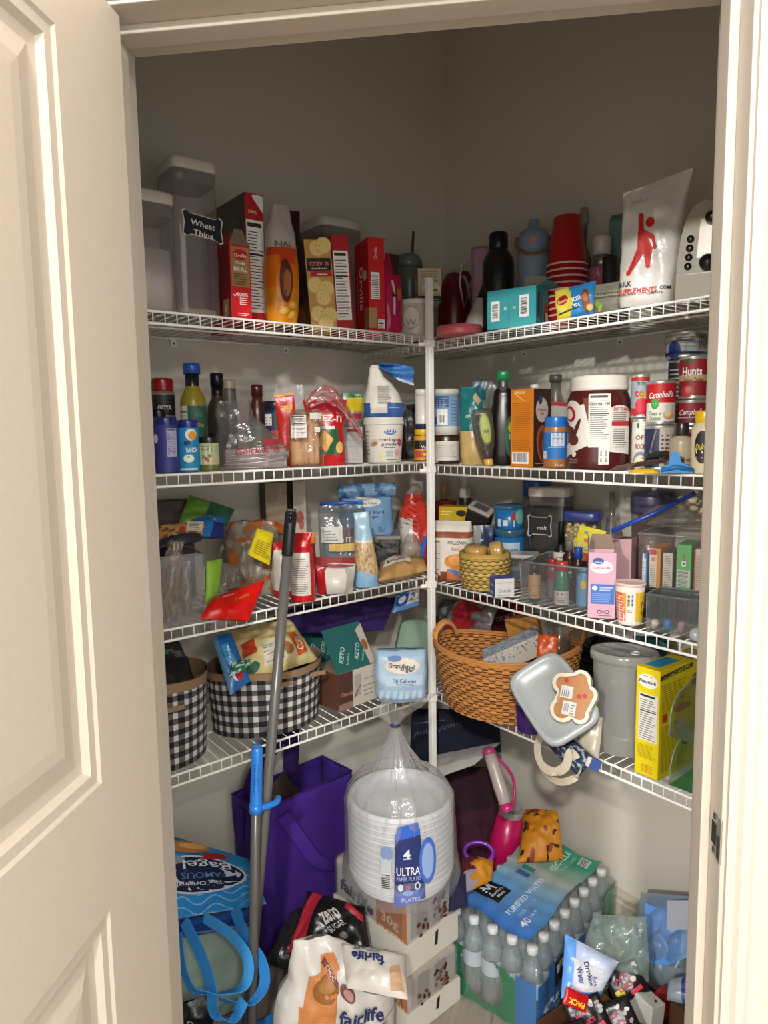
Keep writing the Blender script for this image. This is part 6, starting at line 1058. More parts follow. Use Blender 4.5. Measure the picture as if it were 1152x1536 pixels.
# white and red pouch at the front of the third shelf
P = at(503, 'L3', .035); T = thing('snack_pouch', 'open white and red pouch lying at the front beside the oats bag', 'pouch', P, face(P)); k = kk(P); w, h = 62*k, 46*k
m = MB(); m.grid(lambda u, v: Vector((w*(u-.5)*(.80+.2*v), -.03-.030*sin(pi*u)*(sin(pi*min(1, v*1.0+.12)))+.002*noise.noise(Vector((u*7, v*6, 1))), h*(v*.96+.03*sin(pi*u)))), 24, 16, lambda u, v: 'd0cac0' if u > .26 and (u-.5)**2*3.4+(v-.42)**2 < .33 else ('a8a399' if u > .35 else 'a31a1e')); m.grid(lambda u, v: Vector((w*(u-.5)*(.80+.2*v), .03, h*v)), 6, 6, 'a8a399', flip=True)
m.grid(lambda u, v: Vector((w*(u-.5), -.03+.06*v-.020*sin(pi*u)*(1-v), h*(.97+.12*v-.06*u))), 14, 8, 'b5181e'); m.build('pouch', 'foil', T)
# ------------------------------------------------------------------ lowest shelf, left wall
def gingham(th, z, c=.0115):
    a = int(math.floor(th/c)) % 2; b_ = int(math.floor(z/c)) % 2
    return 'ccc5bd' if a and b_ else ('16161a' if not a and not b_ else '5a5859')
def gbasket(label, P, rz, rx_, ry_, h, seed, dip=.012):
    T = thing('gingham_basket', label, 'basket', P, rz); N = 132; m = MB(); per = pi*(rx_+ry_); c = .0128
    def f(u, v, o=0):
        th = 2*pi*u; q = 1+.012*noise.noise(Vector((cos(th)*2, sin(th)*2+seed, v*2)))
        s_ = (.93+.07*v)*q; return Vector(((rx_+o)*s_*cos(th), (ry_+o)*s_*sin(th), h*v-dip*(sin(th)**2)*v*0+.004*sin(3*th+seed)*v))
    NV = int(h/c*2); m.grid(f, N, NV, lambda u, v: gingham(u*per+c*.25, v*h, c)); m.build('checked_wall', 'fabric', T)
    m = MB(); m.grid(lambda u, v: f(u, 1-.0*v, 0)+Vector((0, 0, .001)) if False else (f(u, .90+.11*v, .0022)), 60, 3, '8a6f52'); m.grid(lambda u, v: f(u, 1.01-.25*v, -.003), 60, 3, '7a6248'); m.build('tan_rim', 'fabric', T)
    m = MB(); m.grid(lambda u, v: f(u, .75*(1-v), -.004), 60, 6, '2a2724'); m.lathe([(.5, .004), (0, .004)], '2a2724', 40, sx=rx_*1.84, sy=ry_*1.84, cap=False); m.build('lining', 'fabric', T)
    return T, f
P = at(236, 'L4', .105, .0035); BA, _ = gbasket('black and white gingham basket cut off by the left jamb', P, 0, .120, .100, zt(P, 1012), 1)
PA = P.copy(); hA = zt(P, 1012)
P = at(400, 'L4', .118, .0045); BB, fB = gbasket('wide black and white gingham basket holding a yellow crisp bag', P, radians(-6), .148, .112, zt(P, 990), 2)
PB_ = P.copy(); hB_ = zt(P, 990)
for x in (.40, -.02):
    q = fB(.75+x*.28, .82, .006); MB().box(q.x-.028, q.y-.003, q.z-.006, q.x+.028, q.y+.003, q.z+.006, '8a6f52').build('grab_tab', 'fabric', BB, .002)
q = fB(.0, 0); 
MB().box(-.022, -.104, hA*.70, .032, -.100, hA*.76, '8a6f52').build('grab_tab', 'fabric', BA, .002)
flatbag('red_packet', 'dark green and red packet inside the gingham basket at the left jamb', [PA+Vector((-.08, -.07, hA-.05)), PA+Vector((.08, -.06, hA-.05)), PA+Vector((.09, .02, hA+.02)), PA+Vector((-.06, .02, hA+.03))], .03, lambda u, v: '9c1a20' if v < .34 else ('1c4a3c' if u < .55 else '1b1c1e'), seed=101)
flatbag('dark_packet', 'dark crumpled packet behind the red and green packet in the left gingham basket', [PA+Vector((-.06, .03, hA-.03)), PA+Vector((.10, .02, hA-.03)), PA+Vector((.09, .07, hA+.05)), PA+Vector((-.03, .07, hA+.06))], .03, lambda u, v: '22211f' if noise.noise(Vector((u*4, v*5, 2))) < .2 else '56605a', seed=102, wr=.01)
def pry(pr): pr.quad([(.74, .10), (.90, .16), (.88, .62), (.76, .58)], 'c4541c'); pr.text('CORN', .82, .34, .09, 'e8d9b0', .3, rot=80); pr.quad([(.30, .1), (.62, .12), (.60, .55), (.36, .5)], 'cfc8b4'); pr.lines(.34, .15, .58, .48, 6, '8c8670', .3, 3); pr.quad([(.08, .34), (.26, .36), (.28, .62), (.12, .60)], 'b53a1c'); pr.ell(.16, .14, .10, .07, '2f6a4a', 30); pr.ell(.66, .30, .07, .12, '9c6a3c')
flatbag('crisp_bag', 'pale yellow crisp bag lying in the wide gingham basket', [PB_+Vector((-.10, -.085, hB_-.025)), PB_+Vector((.128, -.070, hB_-.015)), PB_+Vector((.11, .04, hB_+.075)), PB_+Vector((-.075, .05, hB_+.072))], .06, 'cdbb82', seed=103, wr=.010, prints=pry, nu=30, nv=22)
def prbl(pr): pr.ell(.52, .24, .24, .12, 'cfd6dc'); pr.ell(.62, .20, .20, .10, 'b5232c'); pr.rect(.25, .45, .6, .8, '2f86c4', 6, 6); pr.text('Sea', .45, .58, .14, 'dfe8ee', .4, rot=70)
q = pp(352, 1046, 'L4', -.012)
flatbag('blue_snack_bag', 'blue snack bag with a pointed end hanging over the front of the wide gingham basket', [pp(345, 1046, 'L4', -.006), pp(376, 1024, 'L4', -.003), pp(346, 950, 'L4', .08), pp(318, 958, 'L4', .08)], .024, lambda u, v: '1d62a0' if u > .18 else '4a7a9c', seed=104, prints=prbl)
flatbag('green_packet', 'small green and white packet poking out beside the blue bag in the wide gingham basket', [pp(344, 1015, 'L4', .01), pp(370, 1005, 'L4', .01), pp(378, 988, 'L4', .03), pp(350, 992, 'L4', .03)], .014, lambda u, v: '2a6a48' if noise.noise(Vector((u*5, v*5, 1))) > -.1 else 'b9cfcc', seed=105)
flatbag('purple_bag', 'folded dark purple fabric bag lying at the back behind the gingham basket', [pp(380, 952, 'L4', .20), pp(575, 945, 'L4', .16), pp(596, 896, 'L4', .24), pp(420, 916, 'L4', .27)], .05, '2d1554', kind='fabric', seed=106, wr=.014, nu=30)
# keto boxes: a low carton whose sloping teal lid stands open
def keto(label, x0, x1, s, d, hpx, rzoff, full=True):
    P = at((x0+x1)/2, s, d); k = kk(P); w = (x1-x0)*k; T = thing('keto_box', label, 'box', P, radians(rzoff)); h = zt(P, hpx); dep = .11
    MB().box(-w/2, 0, 0, w/2, dep, h, '4a2a22', {'t': '8a7c6a', 'l': '5a3a2c'}).build('carton', 'paper', T, .001)
    pr = Print(S_front()); pr.rect(-w*.5, 0, w*.5, h*.18, '8a6a5c'); pr.text('Chocolate', -w*.26, h*.42, .012, 'b5806c', w*.36)
    if full: pr.rect(-w*.14, 0, w*.5, h, 'c0b6a8'); pr.rect(-w*.10, h*.25, w*.08, h*.85, 'a39a8e'); pr.quad([(-w*.1, h*.2), (w*.06, h*.5), (w*.07, h*.56), (-w*.1, h*.27)], '4a4642'); pr.text('brightsmile', w*.3, h*.66, .006, '6c665e', w*.26); pr.lines(w*.14, h*.2, w*.46, h*.58, 3, '8a8378', .25)
    pr.done(T); m = MB(); m.obox((-w/2, .004, h), (w, 0, 0), (0, .062, .105), (0, -.0012, .0008), '1f5a58'); m.build('sloping_lid', 'paper', T)
    SL2 = lambda s, t, e: (s, .004+t*.508-(e+.0016)*.861, h+t*.861+(e+.0016)*.508); pr = Print(SL2)
    for a in (-.24, .16): pr.text('KETO', w*a, .045, .014, 'a9c8c0', w*.34, rot=58, bold=.02); pr.text('kreme', w*(a+.10), .030, .008, '8fb5ae', w*.24, rot=58)
    pr.quad([(w*.36, 0), (w*.5, 0), (w*.5, .115), (w*.30, .10)], 'b5a99a'); pr.ell(w*.40, .055, .010, .016, '8a5a30'); pr.done(T, 'lid_print'); return T
keto('teal and brown keto snack box with a white label, right of the wide gingham basket', 499, 576, 'L4', .045, 1003, 8)
keto('second teal keto snack box half hidden behind the wide gingham basket', 462, 516, 'L4', .165, 1000, 8, False)
flatbag('mint_pillow', 'soft mint green bag at the back left of the pole', [pp(592, 985, 'L4', .16), pp(650, 1000, 'L4', .15), pp(650, 930, 'L4', .22), pp(604, 928, 'L4', .22)], .09, '8aa58e', kind='fabric', seed=107, wr=.004)
def prn(pr): pr.ell(.30, .42, .24, .34, '1d3f86'); pr.ell(.30, .42, .15, .22, 'b9c4d4'); pr.quad([(.52, .1), (.98, .15), (.95, .9), (.55, .85)], 'c4b8aa'); pr.ell(.70, .42, .10, .2, '2f569c'); pr.quad([(.56, .7), (.8, .7), (.8, .95), (.56, .95)], '8a5a40')
flatbag('wipes_pack', 'small blue and white pack hanging just under the third shelf left of the pole', [pp(588, 920, 'L4', .10), pp(628, 908, 'L4', .08), pp(632, 880, 'L4', .12), pp(594, 892, 'L4', .14)], .03, '4f7aa8', seed=108, prints=prn)
b = Pouch('sugar_bag', 'pale blue granulated sugar bag at the very edge of the shelf by the pole', 'bag', 562, 641, 'L4', -.004, 974, .075, [(0, .86, .0, .6), (.12, .95, 0, .9), (.5, 1, 0, 1), (.85, .98, 0, .85), (.96, .96, .0, .6), (1, .92, 0, .3)], lambda u, v: '9fb9cf' if v < .40 or v > .9 or abs(u) > .82 else ('b4c8d8' if v < .45 or u < -.5 else 'a9c1d4'), kind='gloss', turn=2, seed=109, wr=.004, p=3.2)
w, h = b.w, b.h; pr = Print(b.S); pr.ell(w*.02, h*.74, w*.33, h*.155, 'd9cdba'); pr.ell(w*.02, h*.74, w*.30, h*.135, 'e0d8c8'); pr.text('Granulated', w*.0, h*.74, .013, '4a4650', w*.48, rot=-5, bold=.025); pr.text('Sugar', w*.10, h*.66, .013, '4a4650', w*.25, rot=-5, bold=.025); pr.ell(-w*.12, h*.885, w*.13, h*.055, '5b7fae'); pr.rect(-w*.30, h*.36, w*.40, h*.56, 'b7cbdb'); pr.text('30 Calories', w*.06, h*.46, .010, '4a5874', w*.42); pr.text('Per Serving', w*.06, h*.39, .007, '4a5874', w*.32)
for i in range(7): pr.quad([(-w*.42+i*w*.12, h*.08), (-w*.36+i*w*.12, h*.08), (-w*.32+i*w*.12, h*.28), (-w*.40+i*w*.12, h*.26)], 'b9cddc')
pr.done(b.T)

# ------------------------------------------------------------------ lowest shelf, right wall
P = at(758, 'R4', .072); P.z += .0; k = kk(P); rzW = face(P)+radians(-14)
def wsq(th): return .030*max(0, cos(th))**2+.018*max(0, -cos(th))**2
WB, fW = woven('wicker_basket', 'big honey-brown wicker basket with a looped left handle', P, rzW, [(.150, 0), (.168, .04), (.182, .10), (.192, .158)], 17, 34, ['b8793a', 'c08344', 'ad6f32', 'b57a3e'], '4a2a10', sy=.72, amp=.0034, n=120, squash=wsq)
pts = curve([(-.180, -.045, .168), (-.186, -.03, .200), (-.172, .0, .222), (-.160, .035, .206), (-.155, .060, .172)], 18)
m = MB(); m.tube(pts, .0062, 'b8793a', 8); m.tube([p+Vector((.006, -.007, -.003)) for p in pts], .0055, 'c28848', 8); m.build('loop_handle', 'matte', WB)
pts = curve([(.185, .03, .18), (.195, .05, .215), (.172, .07, .226), (.15, .085, .20), (.14, .09, .175)], 18); MB().tube(pts, .006, 'a86c30', 8).build('loop_handle', 'matte', WB)
def inw(x, y, z): return P+Matrix.Rotation(rzW, 3, 'Z') @ Vector((x, y, z))
c0 = inw(.035, -.010, .150)
T = thing('patterned_box', 'long box with a grey and white speckled pattern leaning out of the wicker basket', 'box', c0, rzW+radians(14), None, radians(14), radians(-27)); rn = random.Random(5)
MB().box(-.075, -.022, -.03, .085, .028, .028, '8f969e', {'f': 'c9c0b2', 't': '8f969e'}).build('carton', 'paper', T, .002)
pr = Print(lambda s, t, e: (s, t, .028+e))
for i in range(110): pr.ell(rn.uniform(-.072, .082), rn.uniform(-.020, .026), rn.uniform(.002, .0035), .0016, rn.choice(('c9cdd2', '5d6a80', 'b0b5bc', '4a5670')), 35+rn.uniform(-15, 15), 8); pr.e -= .00013
pr.done(T); pr = Print(lambda s, t, e: (s, -.022-e, t))
for i in range(70): pr.ell(rn.uniform(-.072, .082), rn.uniform(.0, .026), rn.uniform(.002, .0035), .0016, rn.choice(('9aa0a8', '5d6a80', '7c8492')), 35+rn.uniform(-15, 15), 8); pr.e -= .00013
pr.done(T, 'side_print')
flatbag('orange_packet', 'bright orange packet standing in the right of the wicker basket', [inw(.085, -.012, .15), inw(.135, .0, .15), inw(.135, .02, .215), inw(.085, .01, .212)], .02, lambda u, v: 'd0501a' if noise.noise(Vector((u*4, v*4, 1))) < .25 else 'dd7434', seed=111, wr=.005)
b = thing('tan_box', 'tan cardboard box standing at the back of the wicker basket', 'box', inw(.062, .055, .10), rzW, None, 0, radians(-12)); MB().box(-.05, 0, 0, .04, .035, .135, 'a5682a', {'f': 'a8702e', 'l': 'a3481e'}).build('carton', 'paper', b, .002)
for i in range(3):
    T = thing('clear_cup', 'clear plastic cup stacked at the right end of the wicker basket', 'cup', inw(.128, .020, .07+.028*i), rzW, 'clear cups in the wicker basket'); MB().lathe([(0, .001), (.022, 0), (.030, .085), (.031, .088)], '9a9088', 24, cap=False).build('cup_wall', 'clearbin', T)
flatbag('foil_bag', 'shiny red and silver foil bag slumped behind the wicker basket', [pp(658, 952, 'R4', .18), pp(735, 945, 'R4', .18), pp(752, 896, 'R4', .24), pp(690, 896, 'R4', .24)], .06, lambda u, v: 'a3222c' if .25 < u+.3*noise.noise(Vector((u*2, v*6, 4))) < .72 else '7d7472', kind='foil', seed=112, wr=.014, nu=28, nv=22)
flatbag('silver_bag', 'dark silver crumpled bag between the pole and the red foil bag', [pp(652, 955, 'R4', .22), pp(680, 950, 'R4', .22), pp(700, 900, 'R4', .27), pp(662, 900, 'R4', .27)], .05, lambda u, v: '4a4846' if noise.noise(Vector((u*5, v*4, 7))) < .1 else '8f8d8a', kind='foil', seed=113, wr=.014)
flatbag('black_packet', 'black packet with red print at the back above the wicker basket', [pp(722, 945, 'R4', .26), pp(782, 950, 'R4', .26), pp(785, 905, 'R4', .30), pp(740, 900, 'R4', .30)], .03, lambda u, v: '17110f' if u < .35 else '5c1016', seed=114, prints=lambda pr: pr.text('CRUNCH', .64, .45, .16, 'b5aca4', .5, rot=30))
# stacked black trays
for i in range(5):
    P_ = at(920, 'R4', .265, .105+.012*i); T = thing('black_tray', ['lowest black tray of the stack behind the tilted container', 'black tray in the middle of the stack behind the tilted container', 'black tray in the middle of the stack behind the tilted container', 'black tray in the middle of the stack behind the tilted container', 'topmost black tray of the stack behind the tilted container'][i], 'tray', P_, -pi/2+radians(8), 'stacked black trays')
    m = MB(); A = [(-.070, -.045, 0), (.070, -.045, 0), (.070, .045, 0), (-.070, .045, 0)]; B_ = [(-.082, -.057, .020), (.082, -.057, .020), (.082, .057, .020), (-.082, .057, .020)]
    for j in range(4): m.quad(A[j], A[(j+1) % 4], B_[(j+1) % 4], B_[j], '141315')
    m.quad(*A, '121113'); m.build('tray', 'gloss', T); MB().tube(B_, .0022, '1d1c1e', 6, closed=True).build('rim', 'gloss', T)
P_ = at(920, 'R4', .265); T = thing('tray_box', 'dark box underneath the stacked black trays', 'box', P_, -pi/2+radians(8)); MB().box(-.05, -.045, 0, .07, .045, .103, '1e1b19').build('carton', 'paper', T, .002)
P_ = at(938, 'R4', .25); T = thing('gold_wire_rack', 'small gold wire ornament behind the grey pitcher', 'ornament', P_+Vector((0, 0, .155)), face(P_)); m = MB()
for i in range(7): a = radians(-60+20*i); m.tube(curve([(0, 0, 0), (.02*sin(a), -.01, .02), (.045*sin(a), -.006, .032*cos(a)+.004)], 8), .0018, '7a5a2a', 6)
m.build('wire', 'metal', T); MB().tube([(0, 0, -.155), (0, 0, .0)], .004, '3a2c1c', 8).build('stem', 'metal', T)
flatbag('teal_packet', 'dark teal packet at the back between the pitcher and the yellow box', [pp(945, 1000, 'R4', .22), pp(1000, 1000, 'R4', .22), pp(1000, 950, 'R4', .27), pp(950, 948, 'R4', .27)], .03, lambda u, v: '123a40' if noise.noise(Vector((u*5, v*5, 2))) < .2 else '3a6a6c', seed=115, wr=.008)
# purple tub under the tilted container
P_ = at(801, 'R4', .008, 0); P_.z = shelf_z('R4')+.001; k = kk(P_); T = thing('purple_tub', 'purple tub with a clear lid wedged right of the wicker basket', 'tub', P_, face(P_, -10)); w = 50*k
MB().lathe([(w*.40, 0), (w*.46, .006), (w*.52, .072)], '3a1a66', 30, p=4).build('tub_body', 'gloss', T); MB().lathe([(w*.54, .072), (w*.55, .078), (w*.50, .098), (0, .102)], '9a8fa0', 30, p=4).build('clear_lid', 'frost', T)
# tilted grey lidded container seen from its top
C0 = CAM+ray(832, 1040)*((at(836, 'R4', -.035)-CAM).dot(FW)); T = thing('food_container', 'grey rounded food container tipped up on its corner beside the wicker basket', 'container', C0, 0)
zdir = (CAM-C0).normalized(); zdir = (zdir+RT*-.20+UP*.38).normalized(); xd = RT*cos(radians(32))+UP*sin(radians(32)); xd = (xd-zdir*xd.dot(zdir)).normalized(); yd = zdir.cross(xd)
Rm = Matrix((xd, yd, zdir)).transposed(); T.rotation_euler = Rm.to_euler()
def rrect(m, a, b_, z0, z1, col, s0=1, s1=1): return m.lathe([(a*s0, z0), (a*s1, z1)], col, 40, sy=b_/a, p=5, cap=False)
a, b_ = .070, .094
m = MB(); m.lathe([(a*.90, -.055), (a, -.012)], '1e1d1f', 40, sy=b_/a, p=5); m.build('container_base', 'gloss', T)
m = MB(); m.lathe([(a*1.03, -.012), (a*1.05, -.006), (a*1.05, .004), (a*1.0, .008), (a*.90, .0085), (a*.86, .004), (a*.5, .004), (0, .0045)], 'a3a8a8', 48, sy=b_/a, p=5); m.build('lid', 'gloss', T)
# cream gingerbread-shaped board leaning on it
C1 = CAM+ray(862, 1046)*((at(862, 'R4', -.055)-CAM).dot(FW)); T = thing('gingerbread_dish', 'cream dish in the shape of a gingerbread man with price stickers', 'dish', C1, 0)
zd = ((CAM-C1).normalized()+RT*-.25+UP*.15).normalized(); xd = (RT*cos(radians(-14))+UP*sin(radians(-14))); xd = (xd-zd*xd.dot(zd)).normalized(); T.rotation_euler = Matrix((xd, zd.cross(xd), zd)).transposed().to_euler()
k = kk(C1); q = k
def shape(sc, off=0):
    L = []
    for cx, cy, r, a0, a1 in ((-18, 16, 14, 80, 250), (-12, -22, 17, 140, 330), (14, -24, 12, 250, 380), (22, 6, 12, -30, 80), (8, 26, 13, 10, 150)):
        for i in range(9): a = radians(a0+(a1-a0)*i/8); L.append(((cx+(r+off)*cos(a))*q*sc, (cy+(r+off)*sin(a))*q*sc))
    return L
o_ = shape(1, 1.5); i_ = shape(1, -4); n = len(o_); m = MB()
for j in range(n):
    t = (j+1) % n; m.quad((*o_[j], 0), (*o_[t], 0), (*o_[t], .020), (*o_[j], .020), 'd6c8b0'); m.quad((*o_[j], .020), (*o_[t], .020), (*i_[t], .020), (*i_[j], .020), 'd9ccb6'); m.quad((*i_[j], .020), (*i_[t], .020), (*i_[t], .010), (*i_[j], .010), 'cbbda4')
m.build('cream_rim', 'gloss', T); MB().poly([(*p_, .010) for p_ in i_], 'a8713a').build('biscuit_centre', 'gloss', T)
pr = Print(lambda s, t, e: (s, t, .0105+e)); pr.rect(-20*q, -4*q, -2*q, 14*q, 'c9c8c4'); pr.lines(-18*q, -2*q, -6*q, 12*q, 4, '6a6866', .4, 3, .4, True); pr.rect(-14*q, -28*q, 6*q, -8*q, 'ccc9c4'); pr.bars(-12*q, -26*q, -4*q, -10*q, 6, 4, 'ccc9c4', '3a3836'); pr.lines(-2*q, -26*q, 4*q, -10*q, 4, '6a6866', .35)
for a_, b2 in ((8, 2), (16, 4), (-14, 22)): pr.ell(a_*q, b2*q, 3.4*q, 3.4*q, 'a82a20')
pr.done(T)
T, _ = flatbag('flour_pack', 'zip bag of cream flour wedged below the gingerbread dish', [pp(862, 1118, 'R4', -.012), pp(896, 1146, 'R4', -.016), pp(902, 1080, 'R4', .02), pp(872, 1066, 'R4', .02)], .035, 'b5ad98', kind='foil', seed=116, wr=.006)
SAME = at(893, 'R4', -.012); T = thing('blue_clip', 'small blue and white clip at the shelf edge left of the pitcher', 'clip', CAM+ray(893, 1140)*((SAME-CAM).dot(FW)), face(SAME), None, 0, radians(18)); MB().box(-.011, -.004, -.012, .011, .004, .013, '2c4a8c').box(-.020, -.003, -.010, -.011, .003, .012, 'c4beb4').build('clip', 'gloss', T, .001)
# patterned pouch with cream straps hanging over the edge
def leaf(u, v):
    n1 = noise.noise(Vector((u*9, v*9, 3))); return '8f9aa2' if n1 > .22 else ('1d2a3c' if n1 < .05 else '34465a')
T, S = flatbag('leaf_pouch', 'navy leaf-patterned cloth pouch drooping over the shelf edge', [pp(812, 1108, 'R4', -.03), pp(868, 1166, 'R4', -.045), pp(890, 1138, 'R4', -.03), pp(838, 1088, 'R4', -.015)], .045, leaf, kind='fabric', seed=117, wr=.006, nu=34, nv=26)
O = T.location
rp = lambda a: [pp(x, y, 'R4', d)-O for x, y, d in a]
ribbon(curve(rp([(812, 1100, -.035), (806, 1122, -.05), (812, 1146, -.055), (830, 1158, -.06), (848, 1150, -.062), (856, 1128, -.06), (866, 1138, -.055)]), 30), .021, .002, 'd3c7b2', side=lambda i: tuple(RT*.55+UP*.3-FW*.8)).build('cream_strap', 'fabric', T)
ribbon(curve(rp([(806, 1112, -.028), (812, 1150, -.04), (836, 1172, -.05), (860, 1168, -.055), (872, 1152, -.05)]), 24), .016, .002, 'c9bca6', side=lambda i: tuple(RT*.3+UP*.8-FW*.5)).build('cream_strap', 'fabric', T)
# pitcher
P_, k, w, h, rz = spot(882, 980, 'R4', .055, 978, -4); T = thing('pitcher', 'frosted grey pitcher with an oval lid', 'pitcher', P_, rz); r = w/2; sy = .80
MB().lathe([(r*.78, 0), (r*.82, .004), (r*.92, h*.5), (r*.98, h*.90)], 'c9c9c2', 48, sy=sy, cap=False).build('pitcher_wall', 'frost', T); MB().lathe([(r*.78, .002), (0, .002)], 'c9c9c2', 40, sy=sy, cap=False).build('pitcher_base', 'frost', T)
MB().lathe([(r*.98, h*.89), (r*1.06, h*.90), (r*1.07, h*.955), (r*1.03, h*.985), (r*.95, h*.985), (r*.92, h*.965), (r*.4, h*.965), (0, h*.97)], 'b5b5ae', 48, sy=sy).build('lid', 'frostlid', T)
MB().tube([(r*.35+.010*cos(a/10*pi), -r*.25+.010*sin(a/10*pi), h*.985) for a in range(20)], .0022, 'b5b8b4', 6, closed=True).build('vent_ring', 'gloss', T)
pr = Print(lambda s, t, e: ((r*(.82+.14*t/h)+e)*sin(s/r), -(r*(.82+.14*t/h)+e)*sy*cos(s/r), t)); pr.quad([(-r*.55, h*.20), (r*.18, h*.20), (-r*.02, h*.78), (-r*.72, h*.78)], '3b3f42', 10); pr.quad([(-r*.45, h*.72), (-r*.12, h*.72), (-r*.22, h*.755), (-r*.38, h*.755)], '7a7d7e', 4); pr.done(T, 'grip_panel')
# yellow biscuit mix box
T, w, h = Box('baking_mix_box', 'tall yellow baking mix box at the right end of the lowest shelf', 'box', 953, 988, 'R4', .008, 1003, .20, 'd9c402', -33, cols={'r': 'd3bd08', 't': 'cdb80a'})
pr = Print(S_front()); pr.ell(0, h*.885, w*.42, h*.065, 'e6e0d0'); pr.text('Bisquick', 0, h*.875, .010, '2a3a78', w*.74, bold=.03, slant=.2); pr.lines(-w*.2, h*.925, w*.2, h*.935, 1, 'a83a2c', .5); pr.facts(-w*.36, h*.33, w*.44, h*.77, 18, 'd9d6cc', '2a2a34', 9); pr.lines(-w*.38, h*.17, w*.40, h*.30, 8, '8a7c0c', .3, 5); pr.lines(-w*.2, h*.04, w*.3, h*.12, 4, 'b5542c', .3, 7); pr.done(T)
pr = Print(S_right(w, .20)); pr.quad([(.0, h*.91), (.12, h*.945), (.12, h*.99), (.0, h*.955)], '2c2812'); pr.text('CLASSIC RECIPES', .06, h*.945, .007, 'd9c83c', .10, rot=7); pr.lines(.008, h*.62, .10, h*.88, 13, '7c700a', .3, 3); pr.lines(.008, h*.06, .11, h*.50, 22, '7c700a', .3, 8); pr.ell(.085, h*.60, .035, h*.035, 'b56a2c'); pr.rect(.010, h*.52, .028, h*.60, 'b53a1c'); pr.ell(.15, h*.82, .035, h*.07, '8a5a28'); pr.ell(.11, h*.28, .025, h*.06, '7a4a22'); pr.ell(.08, h*.45, .020, h*.045, 'c9b0a4'); pr.done(T, 'side_print')
pr = Print(S_top(h)); pr.quad([(-w*.4, .02), (w*.2, .02), (w*.2, .10), (-w*.4, .10)], '2c86b5'); pr.quad([(-w*.3, .13), (w*.4, .12), (w*.4, .19), (-w*.3, .19)], 'b5ab7c'); pr.done(T, 'top_print')
# clear green-bottomed bins at the right end
for i, (dz, lb, cb) in enumerate(((0, 'lower clear bin with a green base at the right jamb', '2f9a58'), (.105, 'upper clear stacking bin with a curved front at the right jamb', '6f8a6a'))):
    P_ = at(1050, 'R4', .015, dz); T = thing('stacking_bin', lb, 'bin', P_, -pi/2+radians(4), 'clear stacking bins'); w = .13; m = MB(); dp_ = .26; n = 12
    prof = [(0, .0)]+[(.004+.055*(1-cos(a/n*pi/2)), .028+.060*sin(a/n*pi/2)) for a in range(n+1)]+[(.10, .10), (dp_, .10), (dp_, 0)]
    for sx in (-w/2, w/2): m.poly([(sx, y, z) for y, z in prof], cb if i else '7fae8c')
    m.quad((-w/2, 0, 0), (w/2, 0, 0), (w/2, .004, .028), (-w/2, .004, .028), cb); m.quad((-w/2, dp_, 0), (-w/2, dp_, .10), (w/2, dp_, .10), (w/2, dp_, 0), cb); m.build('bin_body', 'clearbin', T)
    m = MB(); m.quad((-w/2, 0, .001), (w/2, 0, .001), (w/2, dp_, .001), (-w/2, dp_, .001), cb); m.build('bin_floor', 'frostlid', T)
    m = MB()
    for sx in (-w/2, w/2): m.tube([(sx, y, z) for y, z in prof[:-1]], .0018, 'a9c4ae', 5)
    m.build('bin_edges', 'frost', T)
# ------------------------------------------------------------------ on the floor
# floorboards
m = MB(); rn = random.Random(11)
a = radians(38); ux, uy = Vector((cos(a), sin(a), 0)), Vector((-sin(a), cos(a), 0)); PLK = []
# wrapped bottles of water
A = fl(674, 1462)-Vector((.018, 0, 0)); B_ = fl(815, 1556); ex = (B_-A).normalized(); ey = Vector((-ex.y, ex.x, 0))
if ey.dot(FW) < 0: ey = -ey
ang = atan2(ex.y, ex.x); nx, ny, D_ = 5, 8, .0555
WP = thing('water_pack', 'shrink-wrapped pack of forty small water bottles with a blue and green film', 'bottles', A, ang, None)
lx, ly = nx*D_, ny*D_
body = None
for i in range(nx):
    for j in range(ny):
        x, y = D_*(i+.5), D_*(j+.5)
        if body is None:
            pr_ = [(.024, 0), (.030, .004), (.031, .02)]+[(.031-.0012*((q_ % 2)), .02+.008*q_) for q_ in range(1, 14)]+[(.031, .128), (.029, .142), (.020, .168), (.0125, .184), (.0125, .188)]; pr_ = [(q_[0]*D_/.0645, q_[1]) for q_ in pr_]
            body = MB().lathe(pr_, 'd8e6e8', 20, cap=False).build('water_bottle', 'clearheavy', WP); cap_ = MB().lathe([(.0130, .187), (.0135, .188), (.0135, .199), (.0122, .203), (0, .203)], 'd3d6d8', 18).build('bottle_cap', 'gloss', body); lab_ = MB().lathe([(.0283, .085), (.0283, .125)], 'c2d0d8', 20, cap=False).build('bottle_label', 'paper', body); body.location = (x, y, 0)
        else:
            c = body.copy(); COL.objects.link(c); c.location = (x, y, 0)
            for ch in (cap_, lab_): d = ch.copy(); COL.objects.link(d); d.parent = c
FH = .2045
def film(m, u0, u1, f, nu, nv, col): m.grid(f, nu, nv, col)
def topc(u, v):
    return None
def bump(x, y): return .0012*(cos(2*pi*(x/D_-.5))+cos(2*pi*(y/D_-.5)))
x0, x1, y0, y1 = -.004, lx+.004, -.004, ly+.004
m = MB()
TX0, TX1, TY0, TY1 = .022, lx-.045, .042, ly+.008
def tcol(u, v):
    t = v
    if t < .40: c = (.05+.30*t, .20+.5*t, .62+.25*t)
    elif t < .62: f = (t-.40)/.22; c = (.18+.24*f, .44+.06*f, .72-.26*f)
    else: f = min(1, (t-.62)/.25); c = (.42-.40*f, .50-.16*f, .46-.26*f)
    return c
SD = sorted
m.grid(lambda u, v: (TX0+(TX1-TX0)*u+.012*sin(v*9)*(u-.5), TY0+(TY1-TY0)*v+.012*sin(u*6), FH+bump(TX0+(TX1-TX0)*u, TY0+(TY1-TY0)*v)), 24, 40, tcol)
m.build('printed_film_top', 'gloss', WP)
